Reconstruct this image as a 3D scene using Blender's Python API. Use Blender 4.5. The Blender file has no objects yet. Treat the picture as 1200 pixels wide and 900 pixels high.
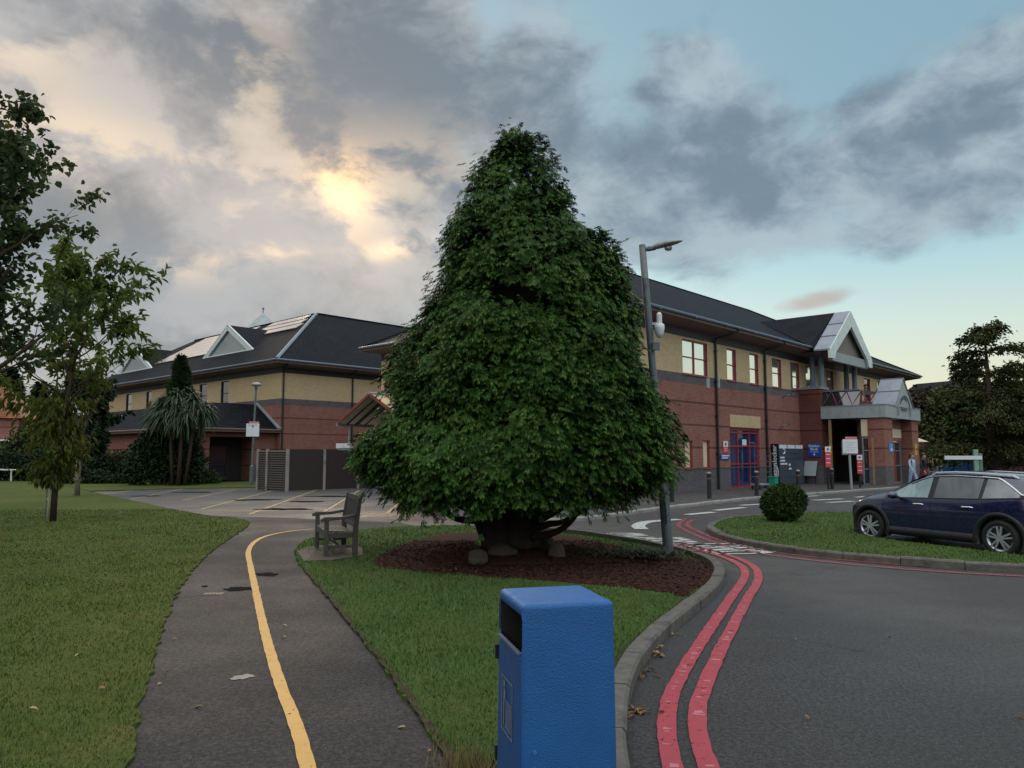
import bpy, bmesh, math, random
import numpy as np
from mathutils import Vector, Matrix
random.seed(7); rng = np.random.default_rng(7)
R = math.radians
sc = bpy.context.scene
COL = sc.collection

# ------------------------------------------------------------------ camera
F, CX, CY, EYE = 890.0, 600.0, 450.0, 1.8
PITCH = math.atan2(82.0, F)
cd = bpy.data.cameras.new('camera'); cam = bpy.data.objects.new('camera', cd); COL.objects.link(cam)
cam.location = (0, 0, EYE); cam.rotation_euler = (R(90)+PITCH, 0, 0)
cd.sensor_width = 36; cd.lens = F/1200*36; cd.clip_start = .05; cd.clip_end = 3000
sc.camera = cam
cp, sp = math.cos(PITCH), math.sin(PITCH)

def ray(px, py):
    dx, dy = (px-CX)/F, (CY-py)/F
    return Vector((dx, cp - dy*sp, sp + dy*cp))
def G(px, py, z=0.0):                       # the ground point seen at a measured place of the photograph
    d = ray(px, py); t = (z-EYE)/d.z
    return Vector((d.x*t, d.y*t, z))
def at(px, py, Y):                          # the point seen there at distance Y
    d = ray(px, py); t = Y/d.y
    return Vector((d.x*t, Y, EYE+d.z*t))

class Frame:                                # a building's own axes: u along its long front, v into it
    def __init__(s, x, y, rz):
        s.o = Vector((x, y, 0)); s.rz = rz
        s.u = Vector((math.cos(rz), math.sin(rz), 0)); s.v = Vector((-math.sin(rz), math.cos(rz), 0))
    def pt(s, u, v, z=0): return s.o + s.u*u + s.v*v + Vector((0, 0, z))
    def onv(s, px, py, v=0.0):              # (u, z) where the sight line meets the plane v
        d = ray(px, py); c = Vector((0, 0, EYE)) - s.o
        t = (v - c.dot(s.v))/d.dot(s.v); p = c + d*t
        return p.dot(s.u), p.z
    def onu(s, px, py, u=0.0):
        d = ray(px, py); c = Vector((0, 0, EYE)) - s.o
        t = (u - c.dot(s.u))/d.dot(s.u); p = c + d*t
        return p.dot(s.v), p.z
    def loc(s, p): q = Vector(p) - s.o; return Vector((q.dot(s.u), q.dot(s.v), p[2]))

# ------------------------------------------------------------------ tagging
def tag(o, label=None, cat=None, group=None, kind=None):
    if label: o['label'] = label
    if cat: o['category'] = cat
    if group: o['group'] = group
    if kind: o['kind'] = kind
    return o
def empty(name, loc, label, cat, rz=0, group=None):
    o = bpy.data.objects.new(name, None); COL.objects.link(o)
    o.location = loc; o.rotation_euler = (0, 0, rz); o.empty_display_size = .2
    return tag(o, label, cat, group)
def copy_thing(src, loc, label, rz=None, parts=True):
    c = src.copy(); COL.objects.link(c); c.location = loc
    if rz is not None: c.rotation_euler = (0, 0, rz)
    if label: c['label'] = label
    for ch in list(src.children):
        d = ch.copy(); COL.objects.link(d); d.parent = c
        for g in list(ch.children):
            e = g.copy(); COL.objects.link(e); e.parent = d
    return c

# ------------------------------------------------------------------ mesh builder
class MB:
    def __init__(s): s.v = []; s.f = []; s.m = []
    def add(s, vs, fs, m=0):
        b = len(s.v); s.v += [tuple(p) for p in vs]
        for f in fs: s.f.append(tuple(i+b for i in f)); s.m.append(m)
        return s
    def poly(s, pts, m=0): return s.add(pts, [tuple(range(len(pts)))], m)
    def bx(s, x0, x1, y0, y1, z0, z1, m=0):
        if x0 > x1: x0, x1 = x1, x0
        if y0 > y1: y0, y1 = y1, y0
        if z0 > z1: z0, z1 = z1, z0
        return s.add([(x0,y0,z0),(x1,y0,z0),(x1,y1,z0),(x0,y1,z0),(x0,y0,z1),(x1,y0,z1),(x1,y1,z1),(x0,y1,z1)],
                     [(3,2,1,0),(4,5,6,7),(0,1,5,4),(1,2,6,5),(2,3,7,6),(3,0,4,7)], m)
    def obox(s, c, ax, ay, az, m=0):        # oriented box: centre and three half-vectors
        c, ax, ay, az = Vector(c), Vector(ax), Vector(ay), Vector(az)
        P = [c+ax*i+ay*j+az*k for k in (-1,1) for j in (-1,1) for i in (-1,1)]
        return s.add(P, [(2,3,1,0),(4,5,7,6),(0,1,5,4),(1,3,7,5),(3,2,6,7),(2,0,4,6)], m)
    def bar(s, a, b, w, h, m=0, up=(0,0,1)):
        a, b = Vector(a), Vector(b); d = (b-a); L = d.length; d /= L
        sd = d.cross(Vector(up))
        if sd.length < 1e-4: sd = Vector((1,0,0))
        sd.normalize(); n = sd.cross(d).normalized()
        return s.obox((a+b)/2, d*(L/2), sd*(w/2), n*(h/2), m)
    def prism(s, pts, z0, z1, m=0, side=None):
        n = len(pts); V = [(p[0],p[1],z0) for p in pts]+[(p[0],p[1],z1) for p in pts]
        ar = sum(pts[i][0]*pts[(i+1)%n][1]-pts[(i+1)%n][0]*pts[i][1] for i in range(n))
        idx = list(range(n)) if ar > 0 else list(range(n))[::-1]
        s.add(V, [tuple(i+n for i in idx)], m); s.add(V, [tuple(reversed(idx))], m)
        q = [(idx[i], idx[(i+1)%n], idx[(i+1)%n]+n, idx[i]+n) for i in range(n)]
        return s.add(V, q, m if side is None else side)
    def tube(s, pts, rad, n=8, m=0, cap=True):
        pts = [Vector(p) for p in pts]
        if not hasattr(rad, '__len__'): rad = [rad]*len(pts)
        b = len(s.v); prev = None
        for i, p in enumerate(pts):
            d = (pts[min(i+1,len(pts)-1)]-pts[max(i-1,0)])
            d = d.normalized() if d.length > 1e-9 else Vector((0,0,1))
            if prev is None:
                a = Vector((1,0,0)) if abs(d.x) < .8 else Vector((0,1,0))
                x = d.cross(a).normalized()
            else:
                x = (prev - d*prev.dot(d)); x = x.normalized() if x.length > 1e-6 else d.orthogonal().normalized()
            prev = x; y = d.cross(x)
            for k in range(n):
                t = 2*math.pi*k/n; s.v.append(tuple(p + (x*math.cos(t)+y*math.sin(t))*rad[i]))
        for i in range(len(pts)-1):
            for k in range(n):
                s.f.append((b+i*n+k, b+i*n+(k+1)%n, b+(i+1)*n+(k+1)%n, b+(i+1)*n+k)); s.m.append(m)
        if cap:
            s.f.append(tuple(b+k for k in reversed(range(n)))); s.m.append(m)
            e = b+(len(pts)-1)*n; s.f.append(tuple(e+k for k in range(n))); s.m.append(m)
        return s
    def lathe(s, prof, c=(0,0,0), n=16, m=0):   # prof: (radius, z) from bottom to top
        return s.tube_z([(c[0],c[1],c[2]+z) for r, z in prof], [r for r, z in prof], n, m)
    def tube_z(s, pts, rad, n, m=0):
        b = len(s.v)
        for p, r in zip(pts, rad):
            for k in range(n):
                t = 2*math.pi*k/n; s.v.append((p[0]+r*math.cos(t), p[1]+r*math.sin(t), p[2]))
        for i in range(len(pts)-1):
            for k in range(n):
                s.f.append((b+i*n+k, b+i*n+(k+1)%n, b+(i+1)*n+(k+1)%n, b+(i+1)*n+k)); s.m.append(m)
        s.f.append(tuple(b+k for k in reversed(range(n)))); s.m.append(m)
        e = b+(len(pts)-1)*n; s.f.append(tuple(e+k for k in range(n))); s.m.append(m)
        return s
    def ball(s, c, rx, ry=None, rz=None, n=12, k=8, m=0, wob=0.0):
        ry = ry or rx; rz = rz or rx; b = len(s.v); ph = random.random()*9
        rows = []
        for i in range(k+1):
            th = math.pi*i/k; row = []
            for j in range(n):
                a = 2*math.pi*j/n
                x, y, z = math.sin(th)*math.cos(a), math.sin(th)*math.sin(a), -math.cos(th)
                w = 1 + wob*(math.sin(3.1*x+ph)+math.sin(4.3*y+2*ph)+math.sin(5.2*z+3*ph)+.7*math.sin(9*x+7*y+ph))/3
                row.append(len(s.v)); s.v.append((c[0]+rx*x*w, c[1]+ry*y*w, c[2]+rz*z*w))
            rows.append(row)
        for i in range(k):
            for j in range(n):
                s.f.append((rows[i][j], rows[i][(j+1)%n], rows[i+1][(j+1)%n], rows[i+1][j])); s.m.append(m)
        return s
    def build(s, name, mats, parent=None, smooth=False, bevel=0, sub=0, uv=True):
        me = bpy.data.meshes.new(name); me.from_pydata(s.v, [], s.f); me.update()
        if not isinstance(mats, (list, tuple)): mats = [mats]
        for x in mats: me.materials.append(x)
        me.polygons.foreach_set('material_index', s.m)
        if smooth: me.polygons.foreach_set('use_smooth', [True]*len(me.polygons))
        if uv:
            ul = me.uv_layers.new(name='UVMap'); Z = Vector((0,0,1)); buf = [0.0]*(2*len(me.loops))
            for p in me.polygons:
                n = p.normal
                if abs(n.z) > .97: t, b = Vector((1,0,0)), Vector((0,1,0))
                else: t = Z.cross(n).normalized(); b = n.cross(t)
                for li in p.loop_indices:
                    co = me.vertices[me.loops[li].vertex_index].co
                    buf[2*li], buf[2*li+1] = co.dot(t), co.dot(b)
            ul.data.foreach_set('uv', buf)
        o = bpy.data.objects.new(name, me); COL.objects.link(o)
        if parent: o.parent = parent
        if bevel:
            bm_ = o.modifiers.new('b', 'BEVEL'); bm_.width = bevel; bm_.segments = 2; bm_.limit_method = 'ANGLE'; bm_.angle_limit = R(40)
        if sub:
            ss = o.modifiers.new('s', 'SUBSURF'); ss.levels = sub; ss.render_levels = sub
        return o

def evaluated(o):                            # bake an object's modifiers into its mesh
    dg = bpy.context.evaluated_depsgraph_get()
    me = bpy.data.meshes.new_from_object(o.evaluated_get(dg))
    o.modifiers.clear(); old = o.data; o.data = me
    return o

def catmull(P, k=6, closed=False):
    P = [Vector(p) for p in P]; out = []; n = len(P)
    rngi = range(n if closed else n-1)
    for i in rngi:
        p0 = P[(i-1)%n] if closed or i > 0 else P[0]*2-P[1]
        p1 = P[i]; p2 = P[(i+1)%n]
        p3 = P[(i+2)%n] if closed or i+2 < n else P[-1]*2-P[-2]
        for j in range(k):
            t = j/k
            out.append(.5*((2*p1)+(p2-p0)*t+(2*p0-5*p1+4*p2-p3)*t*t+(3*p1-p0-3*p2+p3)*t**3))
    if not closed: out.append(P[-1])
    return out
def side_normals(P, closed=False):
    n = len(P); out = []
    for i in range(n):
        a = P[(i-1)%n] if closed or i > 0 else P[i]; b = P[(i+1)%n] if closed or i < n-1 else P[i]
        d = (b-a); d = Vector((d.x, d.y, 0)).normalized(); out.append(Vector((d.y, -d.x, 0)))
    return out
def ribbon(mb, P, w, z, m=0, wob=0.0):
    N = side_normals(P); L = []; 
    for p, n in zip(P, N):
        a = w/2*(1+random.uniform(-wob, wob)); b = w/2*(1+random.uniform(-wob, wob))
        L += [Vector((p.x, p.y, z))-n*a, Vector((p.x, p.y, z))+n*b]
    fs = [(2*i, 2*i+1, 2*i+3, 2*i+2) for i in range(len(P)-1)]
    return mb.add(L, fs, m)
def resample(P, step):
    out = [P[0].copy()]; acc = 0
    for a, b in zip(P[:-1], P[1:]):
        L = (b-a).length
        while L > 0 and acc + L >= step:
            t = (step-acc)/L; a = a+(b-a)*t; out.append(a.copy()); L = (b-a).length; acc = 0
        acc += L
    if (out[-1]-P[-1]).length > step*.3: out.append(P[-1].copy())
    return out
def kerb_stones(mb, P, w, z0, z1, gap=.012, stone=.9, inner=1):
    P = resample(P, .3); N = side_normals(P); k = max(1, int(stone/.3)); i = 0
    while i < len(P)-1:
        j = min(i+k, len(P)-1); idx = list(range(i, j+1)); vs = []
        dz = random.uniform(-.008, .008); do = random.uniform(-.008, .008)
        for q in idx:
            p = P[q].copy()
            if q == i and j > i: p += (P[i+1]-P[i]).normalized()*gap/2
            if q == j: p -= (P[j]-P[j-1]).normalized()*gap/2
            n = N[q]*inner
            for off, zz in ((do-.035, z0), (do-.035, z1-.025+dz), (do-.012, z1+dz), (do+w, z1+dz), (do+w, z0)):
                vs.append((p.x+n.x*off, p.y+n.y*off, zz))
        fs = []
        for q in range(len(idx)-1):
            for e in range(4):
                a, b = q*5+e, q*5+e+1
                fs.append((a, a+5, b+5, b) if inner > 0 else (b, b+5, a+5, a))
        l = (len(idx)-1)*5
        fs += [(0,1,2,3,4), (l+4,l+3,l+2,l+1,l)]
        mb.add(vs, fs); i = j
    return mb

def text_obj(name, body, size, mat, parent, M, align='CENTER', spacing=1.0, extrude=.003, bold=0.0):
    c = bpy.data.curves.new(name, 'FONT'); c.body = body; c.size = size; c.align_x = align; c.align_y = 'CENTER'
    c.extrude = extrude; c.space_character = spacing; c.offset = bold; c.resolution_u = 2
    t = bpy.data.objects.new('tmp_text', c); COL.objects.link(t)
    dg = bpy.context.evaluated_depsgraph_get()
    me = bpy.data.meshes.new_from_object(t.evaluated_get(dg)); bpy.data.objects.remove(t)
    me.transform(M); me.materials.clear(); me.materials.append(mat)
    o = bpy.data.objects.new(name, me); COL.objects.link(o); o.parent = parent
    return o
def face_m(pos, right, up):                  # text plane: x along right, y along up
    r, u = Vector(right).normalized(), Vector(up).normalized(); n = r.cross(u)
    return Matrix(((r.x,u.x,n.x,pos[0]),(r.y,u.y,n.y,pos[1]),(r.z,u.z,n.z,pos[2]),(0,0,0,1)))

# ------------------------------------------------------------------ materials
def lin(r, g, b):
    f = lambda c: (c/255/12.92) if c/255 <= .04045 else ((c/255+.055)/1.055)**2.4
    return (f(r), f(g), f(b), 1)
class NT:
    def __init__(s, nt): s.nt = nt
    def n(s, t, **kw):
        x = s.nt.nodes.new(t)
        for k, v in kw.items(): setattr(x, k, v)
        return x
    def set(s, sock, v):
        if isinstance(v, bpy.types.NodeSocket): s.nt.links.new(v, sock)
        else: sock.default_value = v
    def math(s, op, a, b=0.0, c=None, clamp=False):
        x = s.n('ShaderNodeMath', operation=op, use_clamp=clamp); s.set(x.inputs[0], a); s.set(x.inputs[1], b)
        if c is not None: s.set(x.inputs[2], c)
        return x.outputs[0]
    def noise(s, vec, scale, detail=3, rough=.55, dist=0.0, dim='3D'):
        x = s.n('ShaderNodeTexNoise', noise_dimensions=dim)
        if vec is not None: s.set(x.inputs['Vector'], vec)
        x.inputs['Scale'].default_value = scale; x.inputs['Detail'].default_value = detail
        x.inputs['Roughness'].default_value = rough; x.inputs['Distortion'].default_value = dist
        return x.outputs[0]
    def ramp(s, fac, stops, interp='LINEAR'):
        x = s.n('ShaderNodeValToRGB'); e = x.color_ramp.elements; x.color_ramp.interpolation = interp
        while len(e) < len(stops): e.new(.5)
        for el, (p, c) in zip(e, stops):
            el.position = p; el.color = c if hasattr(c, '__len__') else (c, c, c, 1)
        s.set(x.inputs[0], fac); return x.outputs[0]
    def mix(s, fac, a, b, mode='MIX'):
        x = s.n('ShaderNodeMix', data_type='RGBA', blend_type=mode); x.clamp_factor = True
        s.set(x.inputs[0], fac); s.set(x.inputs[6], a); s.set(x.inputs[7], b); return x.outputs[2]
    def mapr(s, v, a, b, c=0.0, d=1.0, smooth=True):
        x = s.n('ShaderNodeMapRange', interpolation_type='SMOOTHSTEP' if smooth else 'LINEAR')
        for i, q in enumerate((v, a, b, c, d)): s.set(x.inputs[i], q)
        return x.outputs[0]
    def bump(s, h, strength=.3, dist=.01):
        x = s.n('ShaderNodeBump'); x.inputs['Strength'].default_value = strength; x.inputs['Distance'].default_value = dist
        s.set(x.inputs['Height'], h); return x.outputs[0]
    def co(s, which='Object'): return s.n('ShaderNodeTexCoord').outputs[which]
    def mapping(s, v, scale=(1,1,1), rot=(0,0,0), loc=(0,0,0)):
        x = s.n('ShaderNodeMapping'); s.set(x.inputs[0], v); x.inputs['Scale'].default_value = scale
        x.inputs['Rotation'].default_value = rot; x.inputs['Location'].default_value = loc; return x.outputs[0]
def material(name):
    m = bpy.data.materials.new(name); m.use_nodes = True; t = NT(m.node_tree)
    return m, t, m.node_tree.nodes['Principled BSDF']
def c4(c): return tuple(c) if len(c) == 4 else (c[0], c[1], c[2], 1)
def dim(c, k): return (c[0]*k, c[1]*k, c[2]*k, 1)
def plain(name, col, rough=.6, metal=0.0, var=.2, scale=6, bump=.0, bscale=60, coat=0.0, spec=.5, grime=.0):
    m, t, b = material(name); col = c4(col); v = t.co()
    n1 = t.noise(v, scale, 5); c = t.mix(n1, dim(col, 1-var), dim(col, 1+var))
    if grime:
        g = t.mapr(t.noise(v, scale*.45, 6, .65), .48, .7); g = t.math('MULTIPLY', g, grime)
        c = t.mix(g, c, (.05,.045,.04,1))
    t.set(b.inputs['Base Color'], c); b.inputs['Metallic'].default_value = metal
    t.set(b.inputs['Roughness'], t.mapr(t.noise(v, scale*2.3, 4), .25, .75, max(.03, rough-.1), min(1, rough+.1)))
    b.inputs['Specular IOR Level'].default_value = spec
    b.inputs['Coat Weight'].default_value = coat; b.inputs['Coat Roughness'].default_value = .05
    if bump: t.set(b.inputs['Normal'], t.bump(t.noise(v, bscale, 4), bump, .01))
    return m
def brick(name, c1, c2, mortar, bw=.225, bh=.075, mw=.01, rough=.85, bands=None, stain=.35):
    m, t, b = material(name); uv = t.co('UV'); ob = t.co()
    x = t.n('ShaderNodeTexBrick'); t.set(x.inputs['Vector'], uv)
    x.inputs['Color1'].default_value = c4(c1); x.inputs['Color2'].default_value = c4(c2); x.inputs['Mortar'].default_value = c4(mortar)
    x.inputs['Scale'].default_value = 1; x.inputs['Mortar Size'].default_value = mw; x.inputs['Brick Width'].default_value = bw
    x.inputs['Row Height'].default_value = bh; x.inputs['Bias'].default_value = -.1
    c = x.outputs['Color']
    n1 = t.noise(ob, .7, 6, .65); c = t.mix(t.math('MULTIPLY', t.mapr(n1, .4, .75), stain), c, dim(c1, .45))
    n2 = t.noise(t.mapping(ob, (3, 3, 14)), 1.5, 3); c = t.mix(t.mapr(n2, .5, .8, 0, .35), c, dim(c2, 1.35))
    if bands:                                   # narrow courses darkened in colour every few rows
        s = t.n('ShaderNodeSeparateXYZ'); t.set(s.inputs[0], ob)
        w = t.math('PINGPONG', s.outputs[2], bands/2); k = t.math('LESS_THAN', w, .045)
        c = t.mix(t.math('MULTIPLY', k, .75), c, dim(c1, .3))
    t.set(b.inputs['Base Color'], c); b.inputs['Roughness'].default_value = rough
    b.inputs['Specular IOR Level'].default_value = .25
    h = t.math('ADD', t.math('MULTIPLY', x.outputs['Fac'], -1.0), t.math('MULTIPLY', t.noise(ob, 60, 3), .4))
    t.set(b.inputs['Normal'], t.bump(h, .5, .008))
    return m
def tiles(name, c1, c2, tw=.3, th=.33, rough=.62):
    m, t, b = material(name); uv = t.co('UV'); ob = t.co()
    x = t.n('ShaderNodeTexBrick'); t.set(x.inputs['Vector'], uv)
    x.inputs['Color1'].default_value = c4(c1); x.inputs['Color2'].default_value = c4(c2); x.inputs['Mortar'].default_value = dim(c1, .35)
    x.inputs['Scale'].default_value = 1; x.inputs['Mortar Size'].default_value = .022; x.inputs['Brick Width'].default_value = tw
    x.inputs['Row Height'].default_value = th
    n1 = t.noise(ob, .5, 6, .65); c = t.mix(t.mapr(n1, .42, .72, 0, .5), x.outputs['Color'], dim(c2, 1.7))
    n2 = t.noise(ob, 5, 5, .7); c = t.mix(t.mapr(n2, .62, .75, 0, .3), c, (.06,.062,.045,1))
    t.set(b.inputs['Base Color'], c); b.inputs['Roughness'].default_value = rough; b.inputs['Specular IOR Level'].default_value = .07
    s = t.n('ShaderNodeSeparateXYZ'); t.set(s.inputs[0], uv)
    saw = t.math('FRACT', t.math('DIVIDE', s.outputs[1], th))
    h = t.math('ADD', t.math('MULTIPLY', saw, -1.0), t.math('MULTIPLY', x.outputs['Fac'], -.6))
    t.set(b.inputs['Normal'], t.bump(h, .7, .03))
    return m
def leafmat(name, stops, rough=.6, scale=1.2, amt=.5, trans=.0, spec=.08):
    """leaf colour: every leaf its own tint from the stops, drifting over the crown"""
    m, t, b = material(name)
    g = t.n('ShaderNodeNewGeometry'); ri = g.outputs['Random Per Island']
    n = t.noise(t.co(), scale, 3)
    f = t.math('ADD', t.math('MULTIPLY', ri, 1-amt), t.math('MULTIPLY', t.mapr(n, .3, .7), amt))
    c = t.ramp(f, stops)
    t.set(b.inputs['Base Color'], c); b.inputs['Roughness'].default_value = rough; b.inputs['Specular IOR Level'].default_value = spec
    if trans:
        tr = t.n('ShaderNodeBsdfTranslucent'); t.set(tr.inputs[0], c)
        ms = t.n('ShaderNodeMixShader'); ms.inputs[0].default_value = trans
        t.nt.links.new(b.outputs[0], ms.inputs[1]); t.nt.links.new(tr.outputs[0], ms.inputs[2])
        t.nt.links.new(ms.outputs[0], t.nt.nodes['Material Output'].inputs[0])
    return m
def paint(name, col, wear=.5, scale=14, rough=.6, worn2=None):
    """road paint, rubbed through to the surface below in places"""
    m, t, b = material(name); v = t.co()
    c = t.mix(t.noise(v, 5, 5), dim(col, .8), dim(col, 1.12))
    if worn2: c = t.mix(t.mapr(t.noise(t.mapping(v, (1,1,1)), 5, 3), .52, .68, 0, .55), c, c4(worn2))
    t.set(b.inputs['Base Color'], c); b.inputs['Roughness'].default_value = rough
    f = t.noise(v, scale, 8, .75); k = t.mapr(f, wear-.035, wear+.035)
    tp = t.n('ShaderNodeBsdfTransparent'); ms = t.n('ShaderNodeMixShader'); t.set(ms.inputs[0], k)
    t.nt.links.new(tp.outputs[0], ms.inputs[1]); t.nt.links.new(b.outputs[0], ms.inputs[2])
    t.nt.links.new(ms.outputs[0], t.nt.nodes['Material Output'].inputs[0])
    return m
def asphalt(name, base, light, rough=.6, patch=.5, crack=True, spec=.3):
    m, t, b = material(name); v = t.co()
    n1 = t.noise(v, .35, 6, .6); n2 = t.noise(v, 2.3, 6, .65); n3 = t.noise(v, 75, 3, .7); n4 = t.noise(v, 210, 2); n5 = t.noise(v, 30, 5, .8)
    c = t.mix(t.mapr(n1, .35, .68), base, light)
    c = t.mix(t.mapr(n2, .4, .75, 0, patch), c, dim(base, .72))
    c = t.mix(t.mapr(n3, .48, .66, 0, .75), c, dim(light, 1.7))
    c = t.mix(t.mapr(n4, .46, .62, 0, .8), c, dim(base, .35))
    c = t.mix(t.mapr(n5, .45, .56, 0, .85), c, dim(base, .35)); c = t.mix(t.mapr(n5, .40, .30, 0, .6), c, dim(light, 1.5))
    vo = t.n('ShaderNodeTexVoronoi'); t.set(vo.inputs['Vector'], v); vo.inputs['Scale'].default_value = 80
    c = t.mix(t.mapr(vo.outputs['Distance'], .0, .26, .85, 0), c, dim(light, 2.4))
    h = t.math('ADD', t.math('ADD', n3, n5), t.math('MULTIPLY', n4, .6))
    if crack:
        w = t.n('ShaderNodeTexVoronoi', feature='DISTANCE_TO_EDGE')
        wv = t.n('ShaderNodeVectorMath', operation='ADD'); t.set(wv.inputs[0], v)
        nz = t.n('ShaderNodeTexNoise'); t.set(nz.inputs['Vector'], v); nz.inputs['Scale'].default_value = 1.6; nz.inputs['Detail'].default_value = 6
        t.set(wv.inputs[1], nz.outputs[1]); t.set(w.inputs['Vector'], wv.outputs[0]); w.inputs['Scale'].default_value = .22
        k = t.math('MULTIPLY', t.math('LESS_THAN', w.outputs[0], .0045), t.mapr(t.noise(v, .6, 3), .5, .58))
        c = t.mix(t.math('MULTIPLY', k, .7), c, (.008,.008,.009,1))
    t.set(b.inputs['Base Color'], c)
    t.set(b.inputs['Roughness'], t.mapr(n1, .35, .7, rough+.1, rough-.1)); b.inputs['Specular IOR Level'].default_value = spec
    t.set(b.inputs['Normal'], t.bump(h, .9, .02))
    return m
def lawnmat(name, cols, patch):
    m, t, b = material(name); v = t.co()
    n1 = t.noise(v, .32, 6, .6); n2 = t.noise(v, 1.7, 6, .7); n3 = t.noise(t.mapping(v, (1,1,1)), 45, 3, .7); n4 = t.noise(v, 6, 5, .7)
    c = t.mix(t.mapr(n1, .35, .65), cols[0], cols[1]); c = t.mix(t.mapr(n2, .48, .72, 0, patch), c, cols[2])
    c = t.mix(t.mapr(n4, .55, .75, 0, .5), c, dim(cols[0], .6)); c = t.mix(t.mapr(n3, .35, .75, 0, .8), c, dim(cols[0], .45))
    t.set(b.inputs['Base Color'], c); b.inputs['Roughness'].default_value = .9; b.inputs['Specular IOR Level'].default_value = .1
    t.set(b.inputs['Normal'], t.bump(n3, .9, .03)); return m

M = {}
M['red_brick'] = brick('red_brick', (.245,.082,.064), (.325,.125,.098), (.22,.165,.145), bands=1.05)
M['dark_brick'] = brick('dark_red_brick', (.14,.042,.032), (.19,.06,.045), (.12,.08,.07), bands=1.05)
M['yellow_brick'] = brick('yellow_brick', (.50,.37,.205), (.59,.445,.26), (.46,.36,.25), stain=.15)
M['grey_brick'] = brick('grey_brick', (.095,.09,.105), (.14,.13,.145), (.11,.1,.1))
M['old_brick'] = brick('old_brick', (.2,.085,.06), (.27,.13,.09), (.16,.13,.11))
M['slate'] = tiles('slate_tiles', (.0040,.0052,.0085), (.0080,.0098,.0145), .3, .32)
M['red_tile'] = tiles('red_tiles', (.22,.085,.05), (.3,.12,.07), .2, .2)
M['white'] = plain('white_paint', (.72,.73,.72), .5, grime=.25)
M['cream'] = plain('cream_panel', (.62,.55,.38), .6, grime=.25)
M['pale_grey'] = plain('pale_grey_panel', (.28,.325,.335), .45, grime=.2)
M['aqua_white'] = plain('weathered_white_board', (.62,.7,.69), .5, grime=.2)
M['lead'] = plain('lead_sheet', (.2,.235,.29), .42, grime=.3, scale=3)
M['brown_board'] = plain('brown_soffit_board', (.16,.11,.1), .6, grime=.15)
M['dark_tone'] = plain('dark_tone', (.028,.026,.028), .6)
M['black'] = plain('black_paint', (.014,.014,.016), .45)
M['red_frame'] = plain('red_paint', (.26,.03,.045), .4)
M['dark_glass'] = plain('dark_glass', (.012,.014,.018), .06, var=.1, spec=.8)
M['blind'] = plain('pale_blind', (.62,.66,.64), .5, var=.06)
M['tymp'] = plain('grey_render', (.2,.18,.16), .7)
M['steel_blue'] = plain('blue_grey_paint', (.13,.165,.22), .4, grime=.15)
M['galv'] = plain('galvanised_steel', (.13,.16,.18), .5, metal=.35, grime=.45, scale=9, var=.3)
M['galv_old'] = plain('lichen_steel', (.27,.29,.28), .7, grime=.5, scale=22, var=.35)
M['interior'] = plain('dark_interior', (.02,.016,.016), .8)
M['concrete'] = plain('concrete', (.25,.245,.23), .85, grime=.45, bump=.3, bscale=40)
M['kerb'] = plain('kerb_stone', (.105,.098,.086), .9, grime=.85, bump=1.0, bscale=28, scale=9, var=.6)
M['paving'] = brick('paving', (.06,.056,.058), (.085,.078,.077), (.04,.037,.035), .6, .6, .012)
M['pad_brick'] = brick('paving_brick', (.10,.075,.07), (.14,.105,.095), (.1,.09,.07), .2, .1, .01)
M['red_scraped'] = plain('scraped_red_paint', (.44,.15,.17), .6, var=.3, scale=30)
M['asphalt'] = asphalt('road_asphalt', (.054,.050,.051,1), (.106,.101,.104,1), .50, spec=.45)
M['asphalt_path'] = asphalt('path_asphalt', (.046,.044,.046,1), (.082,.079,.082,1), .68, crack=False, spec=.30)
M['asphalt_old'] = asphalt('car_park_asphalt', (.088,.086,.088,1), (.15,.147,.147,1), .5, spec=.4)
M['red_paint'] = paint('red_road_paint', (.35,.042,.060,1), .385, 16, .6, (.26,.045,.055))
M['red_paint_faint'] = paint('faded_red_road_paint', (.33,.06,.075,1), .48, 18)
M['yellow_paint'] = paint('yellow_road_paint', (.53,.31,.085,1), .37, 22, .7)
M['yellow_faint'] = paint('faded_yellow_paint', (.42,.29,.13,1), .44, 14)
M['white_paint_road'] = paint('white_road_paint', (.48,.5,.49,1), .43, 16)
M['lawn'] = lawnmat('lawn_left', ((.072,.100,.026,1), (.100,.122,.032,1), (.165,.14,.05,1)), .6)
M['lawn2'] = lawnmat('lawn_centre', ((.058,.100,.026,1), (.085,.118,.032,1), (.13,.118,.04,1)), .45)
M['mulch'] = plain('bark_mulch', (.045,.021,.017), .95, var=.6, scale=30, bump=1.0, bscale=55, spec=.1)
M['earth'] = plain('earth', (.05,.055,.03), .95, var=.4, scale=.2)
M['rock'] = plain('rock', (.075,.062,.050), .9, var=.4, scale=4, bump=.8, bscale=14, grime=.4)
M['wood_old'] = plain('weathered_wood', (.072,.066,.062), .8, var=.45, scale=14, bump=.5, bscale=40)
M['bark'] = plain('bark', (.055,.04,.032), .95, var=.5, scale=9, bump=1, bscale=22, spec=.1)
M['bark_pale'] = plain('pale_bark', (.15,.125,.1), .9, var=.4, scale=9, bump=.8, bscale=22)
M['stake'] = plain('pale_stake', (.36,.34,.3), .8, var=.3)
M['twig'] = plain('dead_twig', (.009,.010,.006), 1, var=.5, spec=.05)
M['bin_blue'] = plain('blue_textured_plastic', (.008,.104,.33), .55, var=.22, scale=4, bump=.7, bscale=150, grime=.3)
M['bin_door'] = plain('blue_plastic_door', (.010,.07,.23), .55, var=.15, bump=.2, bscale=120, grime=.2)
M['sign_blue'] = plain('sign_blue', (.015,.07,.36), .4, var=.1)
M['sign_white'] = plain('sign_white', (.66,.69,.74), .4, var=.06)
M['sign_red'] = plain('sign_red', (.55,.06,.09), .4, var=.1)
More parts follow.
